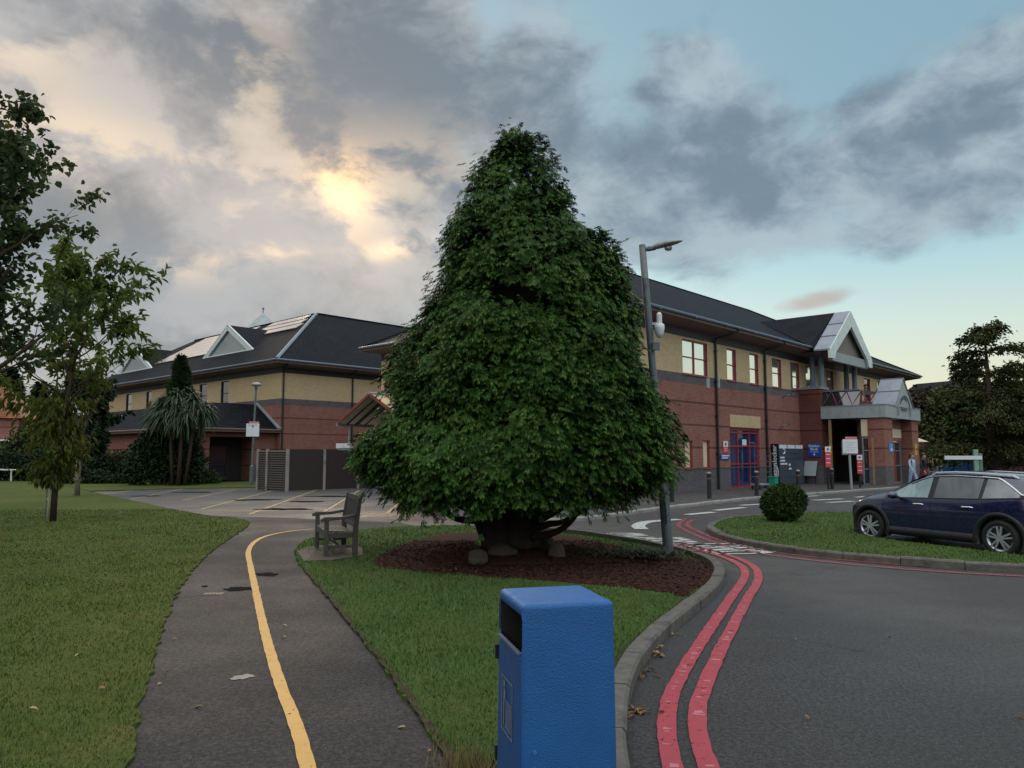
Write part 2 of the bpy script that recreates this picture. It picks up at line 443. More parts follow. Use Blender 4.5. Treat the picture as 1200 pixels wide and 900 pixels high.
M['sign_pink'] = plain('sign_pink_red', (.55,.2,.23), .4, var=.1)
M['yellow'] = plain('yellow_plastic', (.62,.36,.03), .45)
M['green_plastic'] = plain('green_plastic', (.01,.25,.17), .5)
M['locker'] = plain('locker_slate_blue', (.048,.068,.098), .4, var=.1)
M['locker_dark'] = plain('locker_black', (.009,.012,.02), .35)
M['louvre'] = plain('dark_louvre_board', (.026,.018,.019), .6, grime=.15)
M['tan'] = plain('tan_boarding', (.58,.52,.33), .7, var=.25, grime=.3)
M['hoard_blue'] = plain('blue_hoarding', (.06,.30,.70), .5, var=.2)
M['solar'] = plain('solar_panel', (.78,.70,.62), .15, metal=.5, var=.05)  # peach sky reflection is put into the panel's base colour
# ------------------------------------------------------------------ sky: Nishita behind procedural cloud
SUN_AZ, SUN_EL = -13.3, 20.0
w = bpy.data.worlds.new('World'); sc.world = w; w.use_nodes = True
t = NT(w.node_tree); bg = w.node_tree.nodes['Background']
d = t.co('Generated'); s = t.n('ShaderNodeSeparateXYZ'); t.set(s.inputs[0], d); X, Y, Z = s.outputs
DEG = 57.29578
AZ = t.math('MULTIPLY', t.math('ARCTAN2', X, Y), DEG)
EL = t.math('MULTIPLY', t.math('ARCSINE', Z), DEG)
def azel(px, py):
    q = ray(px, py).normalized(); return math.degrees(math.atan2(q.x, q.y)), math.degrees(math.asin(q.z))
def blob(px, py, sx, sy, tilt=0.0):          # soft patch of sky at a compass bearing and height, sizes in degrees
    a, e = azel(px, py)
    x = t.math('SUBTRACT', AZ, a); y = t.math('SUBTRACT', EL, e)
    if tilt: y = t.math('SUBTRACT', y, t.math('MULTIPLY', x, tilt))
    x = t.math('DIVIDE', x, sx); y = t.math('DIVIDE', y, sy)
    r = t.math('ADD', t.math('MULTIPLY', x, x), t.math('MULTIPLY', y, y))
    return t.math('EXPONENT', t.math('MULTIPLY', r, -1.0))
def acc(terms):
    o = None
    for k, v in terms:
        q = t.math('MULTIPLY', v, k); o = q if o is None else t.math('ADD', o, q)
    return o
nish = t.n('ShaderNodeTexSky', sky_type='NISHITA'); nish.sun_disc = False
nish.sun_elevation = R(SUN_EL); nish.sun_rotation = R(SUN_AZ); nish.air_density = 1.2; nish.dust_density = 1.0; nish.ozone_density = 2.0
SKY_STRENGTH = .10
skyc = t.mix(1.0, nish.outputs[0], (SKY_STRENGTH,)*3+(1,), 'MULTIPLY')
# clear sky as the evening shows it: teal above, pale and yellowish low down
low = t.mapr(EL, 2.0, 24.0)
clear = t.ramp(low, [(0, lin(226,222,190)), (.22, lin(208,224,212)), (.5, lin(176,212,216)), (1, lin(136,173,187))])
clear = t.mix(.78, skyc, clear)
# clouds
vec = t.mapping(d, (1.0, 1.0, 1.6), rot=(0, R(4), 0))
warp = t.n('ShaderNodeTexNoise'); t.set(warp.inputs[0], vec); warp.inputs['Scale'].default_value = 3.4; warp.inputs['Detail'].default_value = 5
wv = t.n('ShaderNodeVectorMath', operation='SCALE'); t.set(wv.inputs[0], warp.outputs[1]); wv.inputs['Scale'].default_value = .16
vv = t.n('ShaderNodeVectorMath', operation='ADD'); t.set(vv.inputs[0], vec); t.set(vv.inputs[1], wv.outputs[0]); vv = vv.outputs[0]
n1 = t.noise(vv, 5.6, 11, .56); n2 = t.noise(vv, 4.6, 9, .55); n3 = t.noise(vv, 11.0, 9, .6)
bias = acc([(.34, t.mapr(AZ, 8, -12)), (.34, blob(930, 215, 17, 3.8, -.05)), (.12, blob(860, 150, 8, 4)), (.14, blob(1170, 190, 8, 4)), (.27, blob(1150, 85, 12, 2.6, .14)), (.25, blob(650, 110, 6, 4.5)), (.22, blob(820, 90, 5, 3.2)),
            (.22, blob(760, 240, 10, 4.5)), (.20, blob(880, 300, 12, 2.2)), (.42, blob(960, 352, 3.8, .9, .1)), (.12, blob(1120, 325, 3.5, .7)), (.22, blob(450, 80, 10, 7)),
            (-.22, blob(1010, 25, 12, 2.2, .1)), (-.20, blob(1130, 340, 13, 3.5)), (-.25, blob(1100, 430, 18, 3)), (-.25, blob(575, 30, 2.2, 4, .3)), (.22, blob(300, 340, 15, 3.5)), (.18, blob(200, 60, 14, 6))])
dens = t.math('ADD', n1, t.math('SUBTRACT', bias, .12))
cover = t.mapr(dens, .43, .68, 0, .95)
# cloud body: slate blue away from the sun, mauve and warm towards it
side = t.mapr(AZ, 18, -24)
dark = t.mix(side, lin(112,131,147), lin(118,124,131)); lite = t.mix(side, lin(166,184,193), lin(184,183,183))
shade = t.math('ADD', t.math('MULTIPLY', n2, .55), t.math('MULTIPLY', n3, .45))
shade = t.math('ADD', shade, acc([(.10, blob(180, 70, 9, 3.5)), (.11, blob(440, 90, 7, 5.5)), (.09, blob(140, 260, 7, 3)), (.03, blob(700, 180, 12, 5)), (.05, blob(1080, 235, 10, 1.9)), (.04, blob(1150, 90, 9, 2.2)), (-.12, blob(330, 270, 9, 3)), (-.1, blob(150, 170, 8, 3)), (-.08, blob(640, 290, 9, 2.5)), (-.1, blob(900, 290, 9, 2))]))
body = t.mix(t.mapr(shade, .39, .61), lite, dark)
body = t.mix(t.math('MULTIPLY', acc([(.7, blob(180, 335, 13, 3.2)), (.4, blob(640, 300, 9, 4))]), 1.0, clamp=True), body, lin(140,154,167))
glow = acc([(1.0, blob(330, 240, 11, 7)), (.75, blob(90, 130, 10, 6)), (.75, blob(470, 335, 8, 3.2)), (2.2, blob(955, 352, 3.6, 1.0, .1)), (.35, blob(220, 360, 10, 2))])
body = t.mix(t.math('MULTIPLY', glow, .30), body, lin(208,190,176))
thin = t.mapr(t.math('ADD', n3, t.math('MULTIPLY', t.math('SUBTRACT', n1, .5), 1.1)), .58, .36)   # thin spots let the low sun through
hot = acc([(.75, blob(330, 255, 7, 2.6, -.10)), (.55, blob(300, 105, 3.5, 5)), (.9, blob(110, 165, 7, 2.4, -.1)), (.8, blob(15, 40, 4, 2.4)), (.6, blob(200, 312, 4, 1.4)), (.45, blob(480, 190, 6, 3)), (.55, blob(320, 290, 6, 1.0))])
body = t.mix(t.math('MULTIPLY', t.math('MULTIPLY', thin, hot, clamp=True), .85), body, lin(246,222,192))
core = acc([(.36, blob(403, 228, 4.4, 3.8, -.2)), (1.2, blob(402, 216, 1.9, 1.9, -.2)), (.75, blob(462, 291, 2.0, .7, .25)), (.3, blob(270, 300, 4.5, .9, .1))])
core = t.math('MULTIPLY', core, t.mapr(n3, .66, .42))
body = t.mix(1.0, body, t.mix(core, (0,0,0,1), (.82,.46,.14,1)), 'ADD')
sky = t.mix(cover, clear, body)
# unseen sky overhead and behind the viewer is brightened as added fill light
up = t.math('MAXIMUM', t.mapr(EL, 34, 60), t.math('MULTIPLY', t.mapr(Y, -.05, -.5), t.mapr(EL, 6, 34)))
bright = t.mix(t.mapr(t.math('ADD', t.math('MULTIPLY', n2, .5), t.math('MULTIPLY', n3, .5)), .40, .60), (1.36,1.38,1.38,1), (.88,.90,.92,1))
AMB = 1.28
sky = t.mix(up, sky, t.mix(1.0, bright, (AMB, AMB, AMB, 1), 'MULTIPLY'))
# dark tree-line band added behind the viewer for reflections and less low fill
tl_ = t.math('ADD', 4.0, t.math('MULTIPLY', t.noise(t.mapping(d, (9, 9, 2)), 1.0, 5), 6.0))
tree_k = t.math('MULTIPLY', t.mapr(Y, -.02, -.12), t.mapr(t.math('SUBTRACT', EL, tl_), .6, -.6))
sky = t.mix(tree_k, sky, (.022,.030,.018,1))
t.set(bg.inputs[0], sky); bg.inputs[1].default_value = 1.0

sl = bpy.data.lights.new('sun', 'SUN'); sl.energy = .6; sl.angle = R(14); sl.color = (1, .80, .58)
so = bpy.data.objects.new('sun', sl); COL.objects.link(so)
sd = Vector((math.sin(R(SUN_AZ))*math.cos(R(SUN_EL)), math.cos(R(SUN_AZ))*math.cos(R(SUN_EL)), math.sin(R(SUN_EL))))
so.rotation_euler = (-sd).to_track_quat('-Z', 'Y').to_euler()
so.location = (0, 0, 30)

vs = sc.view_settings; sc.display_settings.display_device = 'sRGB'
vs.view_transform = 'Standard'; vs.look = 'None'; vs.gamma = 1; vs.exposure = .14; vs.use_curve_mapping = False
sc.cycles.max_bounces = 6; sc.cycles.transparent_max_bounces = 12; sc.cycles.use_denoising = True

# ------------------------------------------------------------------ ground
def sheet(name, pts, z, mat, kind='structure'):
    mb = MB(); mb.poly([(p[0], p[1], z) for p in pts])
    o = mb.build(name, mat); tag(o, kind=kind)
    if o.data.polygons[0].normal.z < 0: o.data.flip_normals()
    return o
def slab(name, pts, z0, z1, mats):
    mb = MB(); mb.prism([(p[0], p[1]) for p in pts], z0, z1, 0, 1 if isinstance(mats, list) else 0)
    return tag(mb.build(name, mats), kind='structure')

sheet('ground', [(-700,-200),(700,-200),(700,1500),(-700,1500)], -.012, M['earth'])
sheet('road', [(-60,-12),(70,-12),(70,95),(-60,95)], 0, M['asphalt'])
# path past the bench and the old car park it joins
CPK = [G(*p) for p in [(20,602),(232,603.5),(330,607.5),(420,612),(470,612)]]
sheet('car_park', CPK + [Vector((-4,29,0)), Vector((-6,60,0)), Vector((-60,60,0)), Vector((-60,24,0))], .004, M['asphalt_old'])
path_left = [(120,905),(150,860),(170,815),(190,745),(205,700),(225,668),(250,645),(275,627),(250,610),(200,600)]
path_right = [(545,905),(500,840),(455,780),(415,730),(378,688),(352,655),(350,640),(372,626),(425,620),(470,618)]
pl = [G(x, y) for x, y in path_left]; pr = [G(x, y) for x, y in path_right]
PATHP = [Vector((pl[0].x+.4, -3, 0))]+[p+Vector((-.5,0,0)) for p in pl[:-3]]+[G(205,603.5), G(330,607), G(470,613)]+[p+Vector((.5,0,0)) for p in reversed(pr)]+[Vector((pr[0].x+.6, -3, 0))]
sheet('path', PATHP, .008, M['asphalt_path'])

# lawns
edgeL = catmull([G(x,y,.03) for x,y in [(140,930),(152,890),(165,830),(182,765),(200,712),(222,672),(252,642),(282,622),(291,614),(283,608),(245,604),(205,597),(165,588.5),(128,580.5),(106,576)]], 5)
edgeL = resample(edgeL, .09); LAWN1 = [(p.x + random.gauss(0,.022), p.y) for p in edgeL]
L1 = [(-1.9,-4)] + LAWN1 + [(-26.5,45),(-40,62),(-70,62),(-70,-4)]
slab('lawn', L1, -.01, .03, M['lawn'])
slab('far_lawn', [tuple(G(x,y,.05)[:2]) for x,y in [(106,575.3),(200,572.3),(303,570.6)]]+[(-12.6,48.5),(-14.5,50.2),(-24,60),(-42,62),(-26.5,44.8)], -.01, .05, M['lawn'])

edgeC = [(548,930),(528,892),(490,835),(455,785),(415,735),(377,690),(353,662),(347,650),(349,641),(366,630),(420,621),(480,616.5),(540,615.5),(600,617),(650,619),(700,624),(760,633)]
curveR = [(760,633),(800,642),(832,652),(846,663),(843,677),(828,693),(800,716),(768,743),(744,772),(731,806),(727,845),(730,885),(738,930)]
eC = resample(catmull([G(x,y,.035) for x,y in edgeC], 8), .09); eR = catmull([G(x,y,.11) for x,y in curveR], 6)
LAWN2 = [(p.x+random.gauss(0,.02),p.y+random.gauss(0,.02)) for p in eC]+[(p.x,p.y) for p in eR[1:]]+[(.33,1.2),(-.15,1.2)]
mbl = MB()
def mound(mb, ring, cx, cy, zedge, ztop, k=7, m=0, pw=2.0):
    base = len(mb.v); n = len(ring)
    for j in range(k):
        f = j/k
        for (x, y) in ring:
            mb.v.append((x+(cx-x)*f, y+(cy-y)*f, zedge+(ztop-zedge)*(1-(1-f)**pw)+random.uniform(-.006,.006)*(j>0)))
    mb.v.append((cx, cy, ztop)); c = len(mb.v)-1
    for j in range(k-1):
        for i in range(n):
            mb.f.append((base+j*n+i, base+j*n+(i+1)%n, base+(j+1)*n+(i+1)%n, base+(j+1)*n+i)); mb.m.append(m)
    for i in range(n): mb.f.append((base+(k-1)*n+i, base+(k-1)*n+(i+1)%n, c)); mb.m.append(m)
    for i in range(n):
        a, b = ring[i], ring[(i+1)%n]; q = len(mb.v)
        mb.v += [(a[0],a[1],-.01),(b[0],b[1],-.01)]; mb.f.append((q, q+1, base+(i+1)%n, base+i)); mb.m.append(m)
lw = bpy.data.meshes
mbl.prism(LAWN2, -.01, .035)
o = mbl.build('lawn', M['lawn2'], smooth=False); tag(o, kind='structure')
bm = bmesh.new(); bm.from_mesh(o.data); bmesh.ops.recalc_face_normals(bm, faces=bm.faces); bm.to_mesh(o.data); bm.free()
mulch_px = [(436,660),(455,646),(490,633),(530,626),(600,624),(660,628),(710,637),(760,648),(800,655),(835,662),(838,671),(822,686),(800,697),(775,693),(735,688),(690,684),(640,680),(585,677),(530,673),(475,668)]
MUL = [tuple(p[:2]) for p in catmull([G(x,y-1.5,.06) for x,y in mulch_px], 3, True)]
MUL = [(x+random.gauss(0,.025), y+random.gauss(0,.03)) for x, y in MUL]
mbm = MB(); mbm.prism(MUL, .0, .05); mbm.ball((-.1,13.45,.04), 1.75, 1.15, .17, 40, 16, 0, .05); mbm.ball((.9,13.2,.04), 1.5, .8, .10, 40, 16, 0, .05)
o = mbm.build('mulch_ground', M['mulch']); tag(o, kind='structure')
bm = bmesh.new(); bm.from_mesh(o.data); bmesh.ops.recalc_face_normals(bm, faces=bm.faces); bm.to_mesh(o.data); bm.free()
# kerb round the centre lawn
mk = MB(); kerb_stones(mk, list(reversed(catmull([G(x,y,.11) for x,y in [(560,616),(650,619),(700,624),(760,633)]],5)[:-1]+eR)), .115, -.02, .12, inner=-1)
tag(mk.build('kerb', M['kerb']), kind='structure')

# right-hand island
isl = [(829,617),(840,624),(862,630),(905,638),(960,645),(1040,652),(1120,658),(1200,662),(1290,666),(1500,676)]
isl_far = [(1500,662),(1290,655.5),(1215,652),(1170,647),(1100,638.5),(1050,633),(1012,626),(1003,615),(1004,600),(960,599.5),(905,602),(862,605.5),(838,610)]
iN = catmull([G(x,y,.12) for x,y in isl], 5); iF = [G(x,y,.12) for x,y in isl_far]
ISL = [(p.x,p.y) for p in iN]+[(p.x,p.y) for p in iF]
slab('lawn', ISL, -.01, .115, M['lawn2'])
mk = MB(); kerb_stones(mk, catmull(iF[-3:]+[iN[0]],3)[:-1]+iN, .13, -.02, .13, inner=-1)
tag(mk.build('kerb', M['kerb']), kind='structure')

# pavement before the long building
pv = [(560,611),(640,608.5),(690,605.5),(735,599.5),(800,591.5),(880,583),(960,577),(1045,571),(1150,565)]
pvc = catmull([G(x,y,.1) for x,y in pv], 5)
slab('pavement', [(p.x,p.y) for p in pvc]+[(45,66),(31,66),(5,33),(-6,44),(-9,46)], -.01, .095, M['paving'])
mk = MB(); kerb_stones(mk, pvc, .14, -.02, .105, inner=-1); tag(mk.build('kerb', M['concrete']), kind='structure')

# bare earth and dead grass along the edges of the centre lawn
SOIL = plain('bare_soil', (.055,.042,.028), .95, var=.6, scale=14, bump=.8, bscale=40, spec=.1)
mb = MB(); P = resample(eR, .10); Nn = side_normals(P)
ribbon(mb, [p+n_*.17 for p, n_ in zip(P, Nn)], .12, .0385, 0, .5)
P2 = [p for p in eC if p.y < 12]; Nn = side_normals(P2)
ribbon(mb, [p+n_*.015 for p, n_ in zip(P2, Nn)], .05, .0375, 0, .6)
o = mb.build('soil_edge_ground', SOIL); tag(o, kind='structure')
bm = bmesh.new(); bm.from_mesh(o.data); bmesh.ops.recalc_face_normals(bm, faces=bm.faces); bm.to_mesh(o.data); bm.free()
# painted markings
def line(name, px, w, mat, z=.012, k=8, wob=.06):
    mb = MB(); P = resample(catmull([G(x,y) for x,y in px], k), .12); ribbon(mb, P, w, z, 0, wob)
    o = mb.build(name, mat); tag(o, kind='structure')
    for p in o.data.polygons:
        if p.normal.z < 0: o.data.flip_normals(); break
    return o
line('road_marking', [(366,930),(360,900),(346,850),(327,800),(311,745),(301,700),(293,662),(291,648),(297,637),(312,629),(338,623.5),(368,620.5)], .09, M['yellow_paint'], .016, 8, .09)
red_a = [(795,935),(787,895),(781,858),(785,822),(802,785),(829,742),(856,702),(870,682),(873,671),(866,662),(845,652.5),(815,644),(790,638)]
red_b = [(842,935),(828,895),(818,858),(820,822),(834,785),(855,742),(876,702),(888,682),(887,669),(876,660),(855,651.5),(825,643.5),(798,637)]
for pp in (red_a, red_b):
    line('road_marking', pp, .122, M['red_paint'], .012, 8, .10)
    mb = MB(); P = resample(catmull([G(x,y) for x,y in pp], 8), .055); Nn = side_normals(P)      # pale scraped bars where the screed rode
    for p, n_ in zip(P, Nn):
        if random.random() < (.42 if pp is red_a else .2):
            d_ = Vector((-n_.y, n_.x, 0)); a_, l_, o_ = random.uniform(.012,.042), random.choice((.008,.014,.02,.034)), random.uniform(-.016,.016)
            mb.poly([tuple(p+n_*(o_+i*a_*random.uniform(.6,1.1))+d_*j*l_*random.uniform(.4,1.1)+Vector((0,0,.0135))) for i, j in ((-1,-1),(1,-1),(1,1),(-1,1))])
    o = mb.build('road_marking', M['red_scraped']); tag(o, kind='structure')
    if o.data.polygons[0].normal.z < 0: o.data.flip_normals()
line('road_marking', [(1520,685),(1290,674.5),(1200,670.5),(1110,666),(1030,660.5),(950,653),(890,644.5),(845,634),(818,623),(805,615.5),(812,609.5)], .11, M['red_paint_faint'])
line('road_marking', [(1520,691),(1290,680),(1200,676),(1110,671),(1030,665),(950,657),(885,648),(838,636.5),(806,623.5),(795,615.5),(803,608)], .11, M['red_paint_faint'])
line('road_marking', [(440,611),(500,608),(560,606),(640,611.5),(690,609),(735,603)], .10, M['red_paint_faint'])
line('road_marking', [(430,606.5),(480,604.5),(540,603),(640,608.8)], .10, M['red_paint_faint'])
for a, b in [((236,597),(320,575)),((292,603),(372,574)),((380,600),(421,575)),((214,586.5),(276,574)),((150,586),(215,573)),((118,580),(170,573)),((452,603),(470,588))]:
    line('road_marking', [a, ((a[0]+b[0])/2,(a[1]+b[1])/2), b], .10, M['yellow_faint'])
for k in range(7):
    line('road_marking', [(417+k*9,606.8-k*.25),(428+k*9,604.6-k*.25),(440+k*9,602.3-k*.25)], .09, M['yellow_faint'])
line('road_marking', [(415,607),(450,606),(500,604)], .09, M['yellow_faint'])
# white words and arrow on the junction
line('road_marking', [(752,620.5),(748,616.5),(757,612.2),(778,610.2),(796,609)], .34, M['white_paint_road'], .012, wob=.02)
def road_word(body, pos, ang, size, stretch):
    m = Matrix.Translation(pos) @ Matrix.Rotation(ang, 4, 'Z') @ Matrix.Diagonal((1, stretch, 1, 1))
    o = text_obj('road_marking', body, size, M['white_paint_road'], None, m, extrude=0.0, spacing=1.12, bold=.02)
    tag(o, kind='structure'); return o
def two(a, b): v = G(*b)-G(*a); return math.atan2(v.y, v.x)
road_word('ONLY', G(855,642.8)+Vector((0,0,.012)), R(100), .62, 2.9)
road_word('BUSES', G(793,636.3)+Vector((0,0,.012)), R(100), .62, 2.3)
road_word('AND', G(735,629.5)+Vector((0,0,.012)), R(100), .70, 2.3)
for a, b in [((953,586.5),(988,584.8)),((970,589.2),(1000,587.6)),((935,582.5),(960,581.2)),((1003,583),(1030,581)),((838,598.5),(872,595)),((868,592.5),(905,590.5)),((805,603.5),(836,600.5)),((1045,577),(1070,575.6))]:
    line('road_marking', [a, ((a[0]+b[0])/2,(a[1]+b[1])/2), b], .30, M['white_paint_road'], .012, 3, .02)

# wet hollows and a pale splash on the old surface
wet = plain('damp_patch', (.010,.010,.011), .9, var=.3, spec=.02)
def splat(name, px, py, rx, ry, mat, z=.014, n=26, name_kind='structure'):
    c = G(px, py); P = []; ph = random.random()*6
    for i in range(n):
        a = 2*math.pi*i/n; r = 1+.22*math.sin(2*a+ph)+.16*math.sin(5*a+2*ph)+.1*math.sin(9*a+ph)
        P.append((c.x+rx*r*math.cos(a), c.y+ry*r*math.sin(a)))
    return sheet(name, P, z, mat)
for q in [(333,597,.75,.45),(313,674,.17,.16),(280,691,.22,.13),(240,688,.05,.05),(395,582,1.2,.5),(172,581.5,.5,.35),(300,586,.9,.4),(360,588,.8,.3),(225,577,.8,.4)]: splat('puddle_water', *q, wet)
splat('path_stain', 284, 795, .075, .075, plain('pale_spill', (.26,.23,.19), .8, var=.4, scale=20), .0125)
# iron drain cover sunk beside the yellow line
dm = MB(); c = G(250, 697); 
for i in range(5): dm.bx(c.x-.1+i*.045, c.x-.075+i*.045, c.y-.06, c.y+.06, .006, .017)
dm.bx(c.x-.12, c.x+.12, c.y-.075, c.y+.075, .004, .0125)
tag(dm.build('drain_grate', M['black']), 'small black iron drain grate set in the path left of the yellow line', 'drain grate')
# ------------------------------------------------------------------ foliage meshes
def np_mesh(name, V, Fq, mat, parent=None, smooth=False):
    """V (n,3) vertices, Fq (m,k) faces of k corners each"""
    me = bpy.data.meshes.new(name); m, k = Fq.shape
    me.vertices.add(len(V)); me.vertices.foreach_set('co', V.astype(np.float32).ravel())
    me.loops.add(m*k); me.loops.foreach_set('vertex_index', Fq.astype(np.int32).ravel())
    me.polygons.add(m); me.polygons.foreach_set('loop_start', np.arange(0, m*k, k, dtype=np.int32))
    me.update(calc_edges=True); me.validate()
    me.materials.append(mat)
    o = bpy.data.objects.new(name, me); COL.objects.link(o); o.parent = parent
    return o
def unit(a): return a/np.maximum(np.linalg.norm(a, axis=1, keepdims=True), 1e-9)
def leaves(P, D, N, L, W, curl=.15, prof=((0,0),(.35,.5),(1,0))):
    """one six-cornered folded leaf per point: P base, D direction, N face normal"""
    D = unit(D); S = unit(np.cross(D, N)); N = np.cross(S, D); n = len(P)
    L = np.broadcast_to(np.asarray(L), (n,))[:,None]; W = np.broadcast_to(np.asarray(W), (n,))[:,None]
    a = P; b = P + D*L*.3 + S*W*.5 + N*L*curl*.5; c = P + D*L*.68 + S*W*.4 + N*L*curl*.2
    e = P + D*L - N*L*curl; f = P + D*L*.68 - S*W*.4 + N*L*curl*.2; g = P + D*L*.3 - S*W*.5 + N*L*curl*.5
    V = np.stack([a,b,c,e,f,g], 1).reshape(-1,3)
    i = np.arange(n)[:,None]*6
    Fq = np.concatenate([i+np.array([[0,1,2,3]]), i+np.array([[0,3,4,5]])], 0)
    return V, Fq
def spray_template(k=6, seed=0):
    """a flat fern-like cypress spray, length 1 along x, drooping at the end"""
    r = np.random.default_rng(seed); Q = []
    def dia(p, d, l, wd):
        d = d/np.linalg.norm(d); q = np.array([-d[1], d[0]])
        Q.append([p, p+d*l*.5+q*wd/2, p+d*l, p+d*l*.5-q*wd/2])
    dia(np.array([0,0.]), np.array([1,0.]), 1.0, .12)
    for i in range(k):
        x = .08+.8*i/k
        for sgn in (1,-1):
            a = r.uniform(.45,.9)*sgn; l = (.42*(1-x)+.2)*r.uniform(.75,1.25)
            dia(np.array([x+r.uniform(0,.06), 0]), np.array([math.cos(a), math.sin(a)]), l, .125)
    Q = np.array(Q)                                   # (m,4,2)
    x, y = Q[...,0], Q[...,1]
    z = -.45*x*x - .45*np.abs(y)+.07*np.sin(9*x+5*y)
    return np.stack([x,y,z], -1).reshape(-1,3)
TEMPL = [spray_template(4, s) for s in range(6)]
pick_log = []
def sprays(P, D, N, size):
    D = unit(D); S = unit(np.cross(N, D)); N = np.cross(D, S)
    Vs, Fs, off = [], [], 0; pick = rng.integers(0, len(TEMPL), len(P)); pick_log.append(pick)
    for k, T in enumerate(TEMPL):
        q = np.where(pick == k)[0]
        if not len(q): continue
        B = np.stack([D[q],S[q],N[q]], 1)*size[q][:,None,None]
        V = P[q][:,None,:] + np.einsum('mi,nij->nmj', T, B)
        V = V.reshape(-1,3); Vs.append(V); Fs.append(np.arange(len(V)).reshape(-1,4)+off); off += len(V)
    return np.concatenate(Vs), np.concatenate(Fs)
def rnd_dir(n): return unit(rng.normal(size=(n,3)))
def ellipsoid_points(cs, n, shell=.55):
    """cs: (x,y,z,rx,ry,rz) list; points through the outer part of each lobe, with the outward direction"""
    cs = np.array(cs, float); w = cs[:,3]*cs[:,4]+cs[:,4]*cs[:,5]+cs[:,3]*cs[:,5]; k = rng.choice(len(cs), n, p=w/w.sum())
    d = rnd_dir(n); r = shell+(1-shell)*rng.random(n)**.6
    return cs[k,:3]+d*cs[k,3:]*r[:,None], unit(d/cs[k,3:])
def leafy(name, cs, n, L, W, mat, parent, shell=.5, droop=.3, jitter=.9, lo=None):
    P, O = ellipsoid_points(cs, n, shell)
    if lo is not None: k = P[:,2] > lo; P, O = P[k], O[k]; n = len(P)
    D = O + rnd_dir(n)*jitter - np.array([0,0,droop]); Nn = O + rnd_dir(n)*.7+np.array([0,0,.5])
    V, Fq = leaves(P, D, Nn, L*rng.uniform(.65,1.3,n), W*rng.uniform(.7,1.2,n))
    return np_mesh(name, V, Fq, mat, parent)
def limb(mb, p, d, L, r, depth, tips, spread=.6, up=.15, n=7, segs=4, kids=(2,4), shrink=.68):
    pts = [Vector(p)]; d = Vector(d).normalized(); rad = [r]
    for i in range(segs):
        d = (d + Vector((random.gauss(0,.13), random.gauss(0,.13), random.gauss(0,.1)+up*.3))).normalized()
        pts.append(pts[-1]+d*L/segs); rad.append(r*(1-.6*(i+1)/segs))
        if depth <= 1: tips.append((pts[-1].copy(), d.copy()))
    mb.tube(pts, rad, max(4, n), 0)
    if depth > 0:
        for _ in range(random.randint(*kids)):
            k = random.randint(1, segs); q = pts[k]
            nd = (d + Vector((random.gauss(0,spread), random.gauss(0,spread), random.gauss(up,spread*.6)))).normalized()
            limb(mb, q, nd, L*random.uniform(.5,.8), rad[k]*shrink, depth-1, tips, spread, up, n-2, max(2,segs-1), kids, shrink)

LF = {}
LF['conifer'] = leafmat('cypress_green', [(0,(.010,.030,.009,1)),(.3,(.014,.042,.008,1)),(.65,(.026,.072,.012,1)),(.92,(.054,.115,.020,1)),(1,(.15,.15,.05,1))], .5, 1.6, .45, .0)
LF['dark'] = leafmat('dark_leaf', [(0,(.008,.018,.009,1)),(.5,(.018,.034,.016,1)),(1,(.034,.05,.022,1))], .5, .8, .4)
LF['birch'] = leafmat('autumn_green_leaf', [(0,(.030,.05,.022,1)),(.55,(.06,.088,.036,1)),(.88,(.085,.095,.034,1)),(1,(.30,.17,.035,1))], .5, .8, .35, .4)
LF['young'] = leafmat('young_leaf', [(0,(.042,.07,.016,1)),(.5,(.09,.125,.028,1)),(1,(.16,.18,.042,1))], .5, .8, .4, .4)
LF['yellowing'] = leafmat('yellowing_leaf', [(0,(.045,.07,.016,1)),(.5,(.105,.13,.028,1)),(.85,(.165,.155,.038,1)),(1,(.2,.12,.04,1))], .55, .9, .4, .35)
LF['column'] = leafmat('column_needle', [(0,(.014,.026,.012,1)),(.6,(.032,.056,.022,1)),(1,(.06,.09,.035,1))], .6, 1.5, .5)
LF['palm'] = leafmat('strap_leaf', [(0,(.020,.034,.019,1)),(.5,(.046,.070,.040,1)),(1,(.10,.13,.08,1))], .4, 1, .2)
LF['bush'] = leafmat('bush_leaf', [(0,(.016,.034,.012,1)),(.6,(.036,.068,.020,1)),(1,(.085,.125,.035,1))], .5, 2.5, .35)
LF['rust'] = leafmat('russet_leaf', [(0,(.022,.02,.015,1)),(.6,(.055,.040,.030,1)),(1,(.095,.06,.042,1))], .6, .5, .4)
LF['cedar'] = leafmat('cedar_needle', [(0,(.032,.044,.020,1)),(.5,(.08,.095,.038,1)),(1,(.15,.155,.06,1))], .6, .5, .5)
LF['grass'] = leafmat('grass_blade', [(0,(.056,.082,.018,1)),(.5,(.088,.124,.028,1)),(.85,(.135,.150,.040,1)),(1,(.23,.18,.075,1))], .6, .55, .55, .0, .08)
LF['grass2'] = leafmat('grass_blade_fresh', [(0,(.048,.095,.026,1)),(.5,(.072,.138,.036,1)),(.9,(.105,.17,.05,1)),(1,(.2,.18,.075,1))], .6, .55, .5, .0, .08)

# cypress sprays end in paler young growth
_m = LF['conifer']; _t = NT(_m.node_tree); _b = _m.node_tree.nodes['Principled BSDF']; _c = _b.inputs['Base Color'].links[0].from_socket
_a = _t.n('ShaderNodeAttribute', attribute_name='tip')
_k = _t.math('MULTIPLY', _t.mapr(_a.outputs['Fac'], .5, 1.05), _t.mapr(_t.noise(_t.co(), 5.0, 3), .42, .62, .1, .8))
_t.set(_b.inputs['Base Color'], _t.mix(_k, _c, (.145,.245,.055,1)))
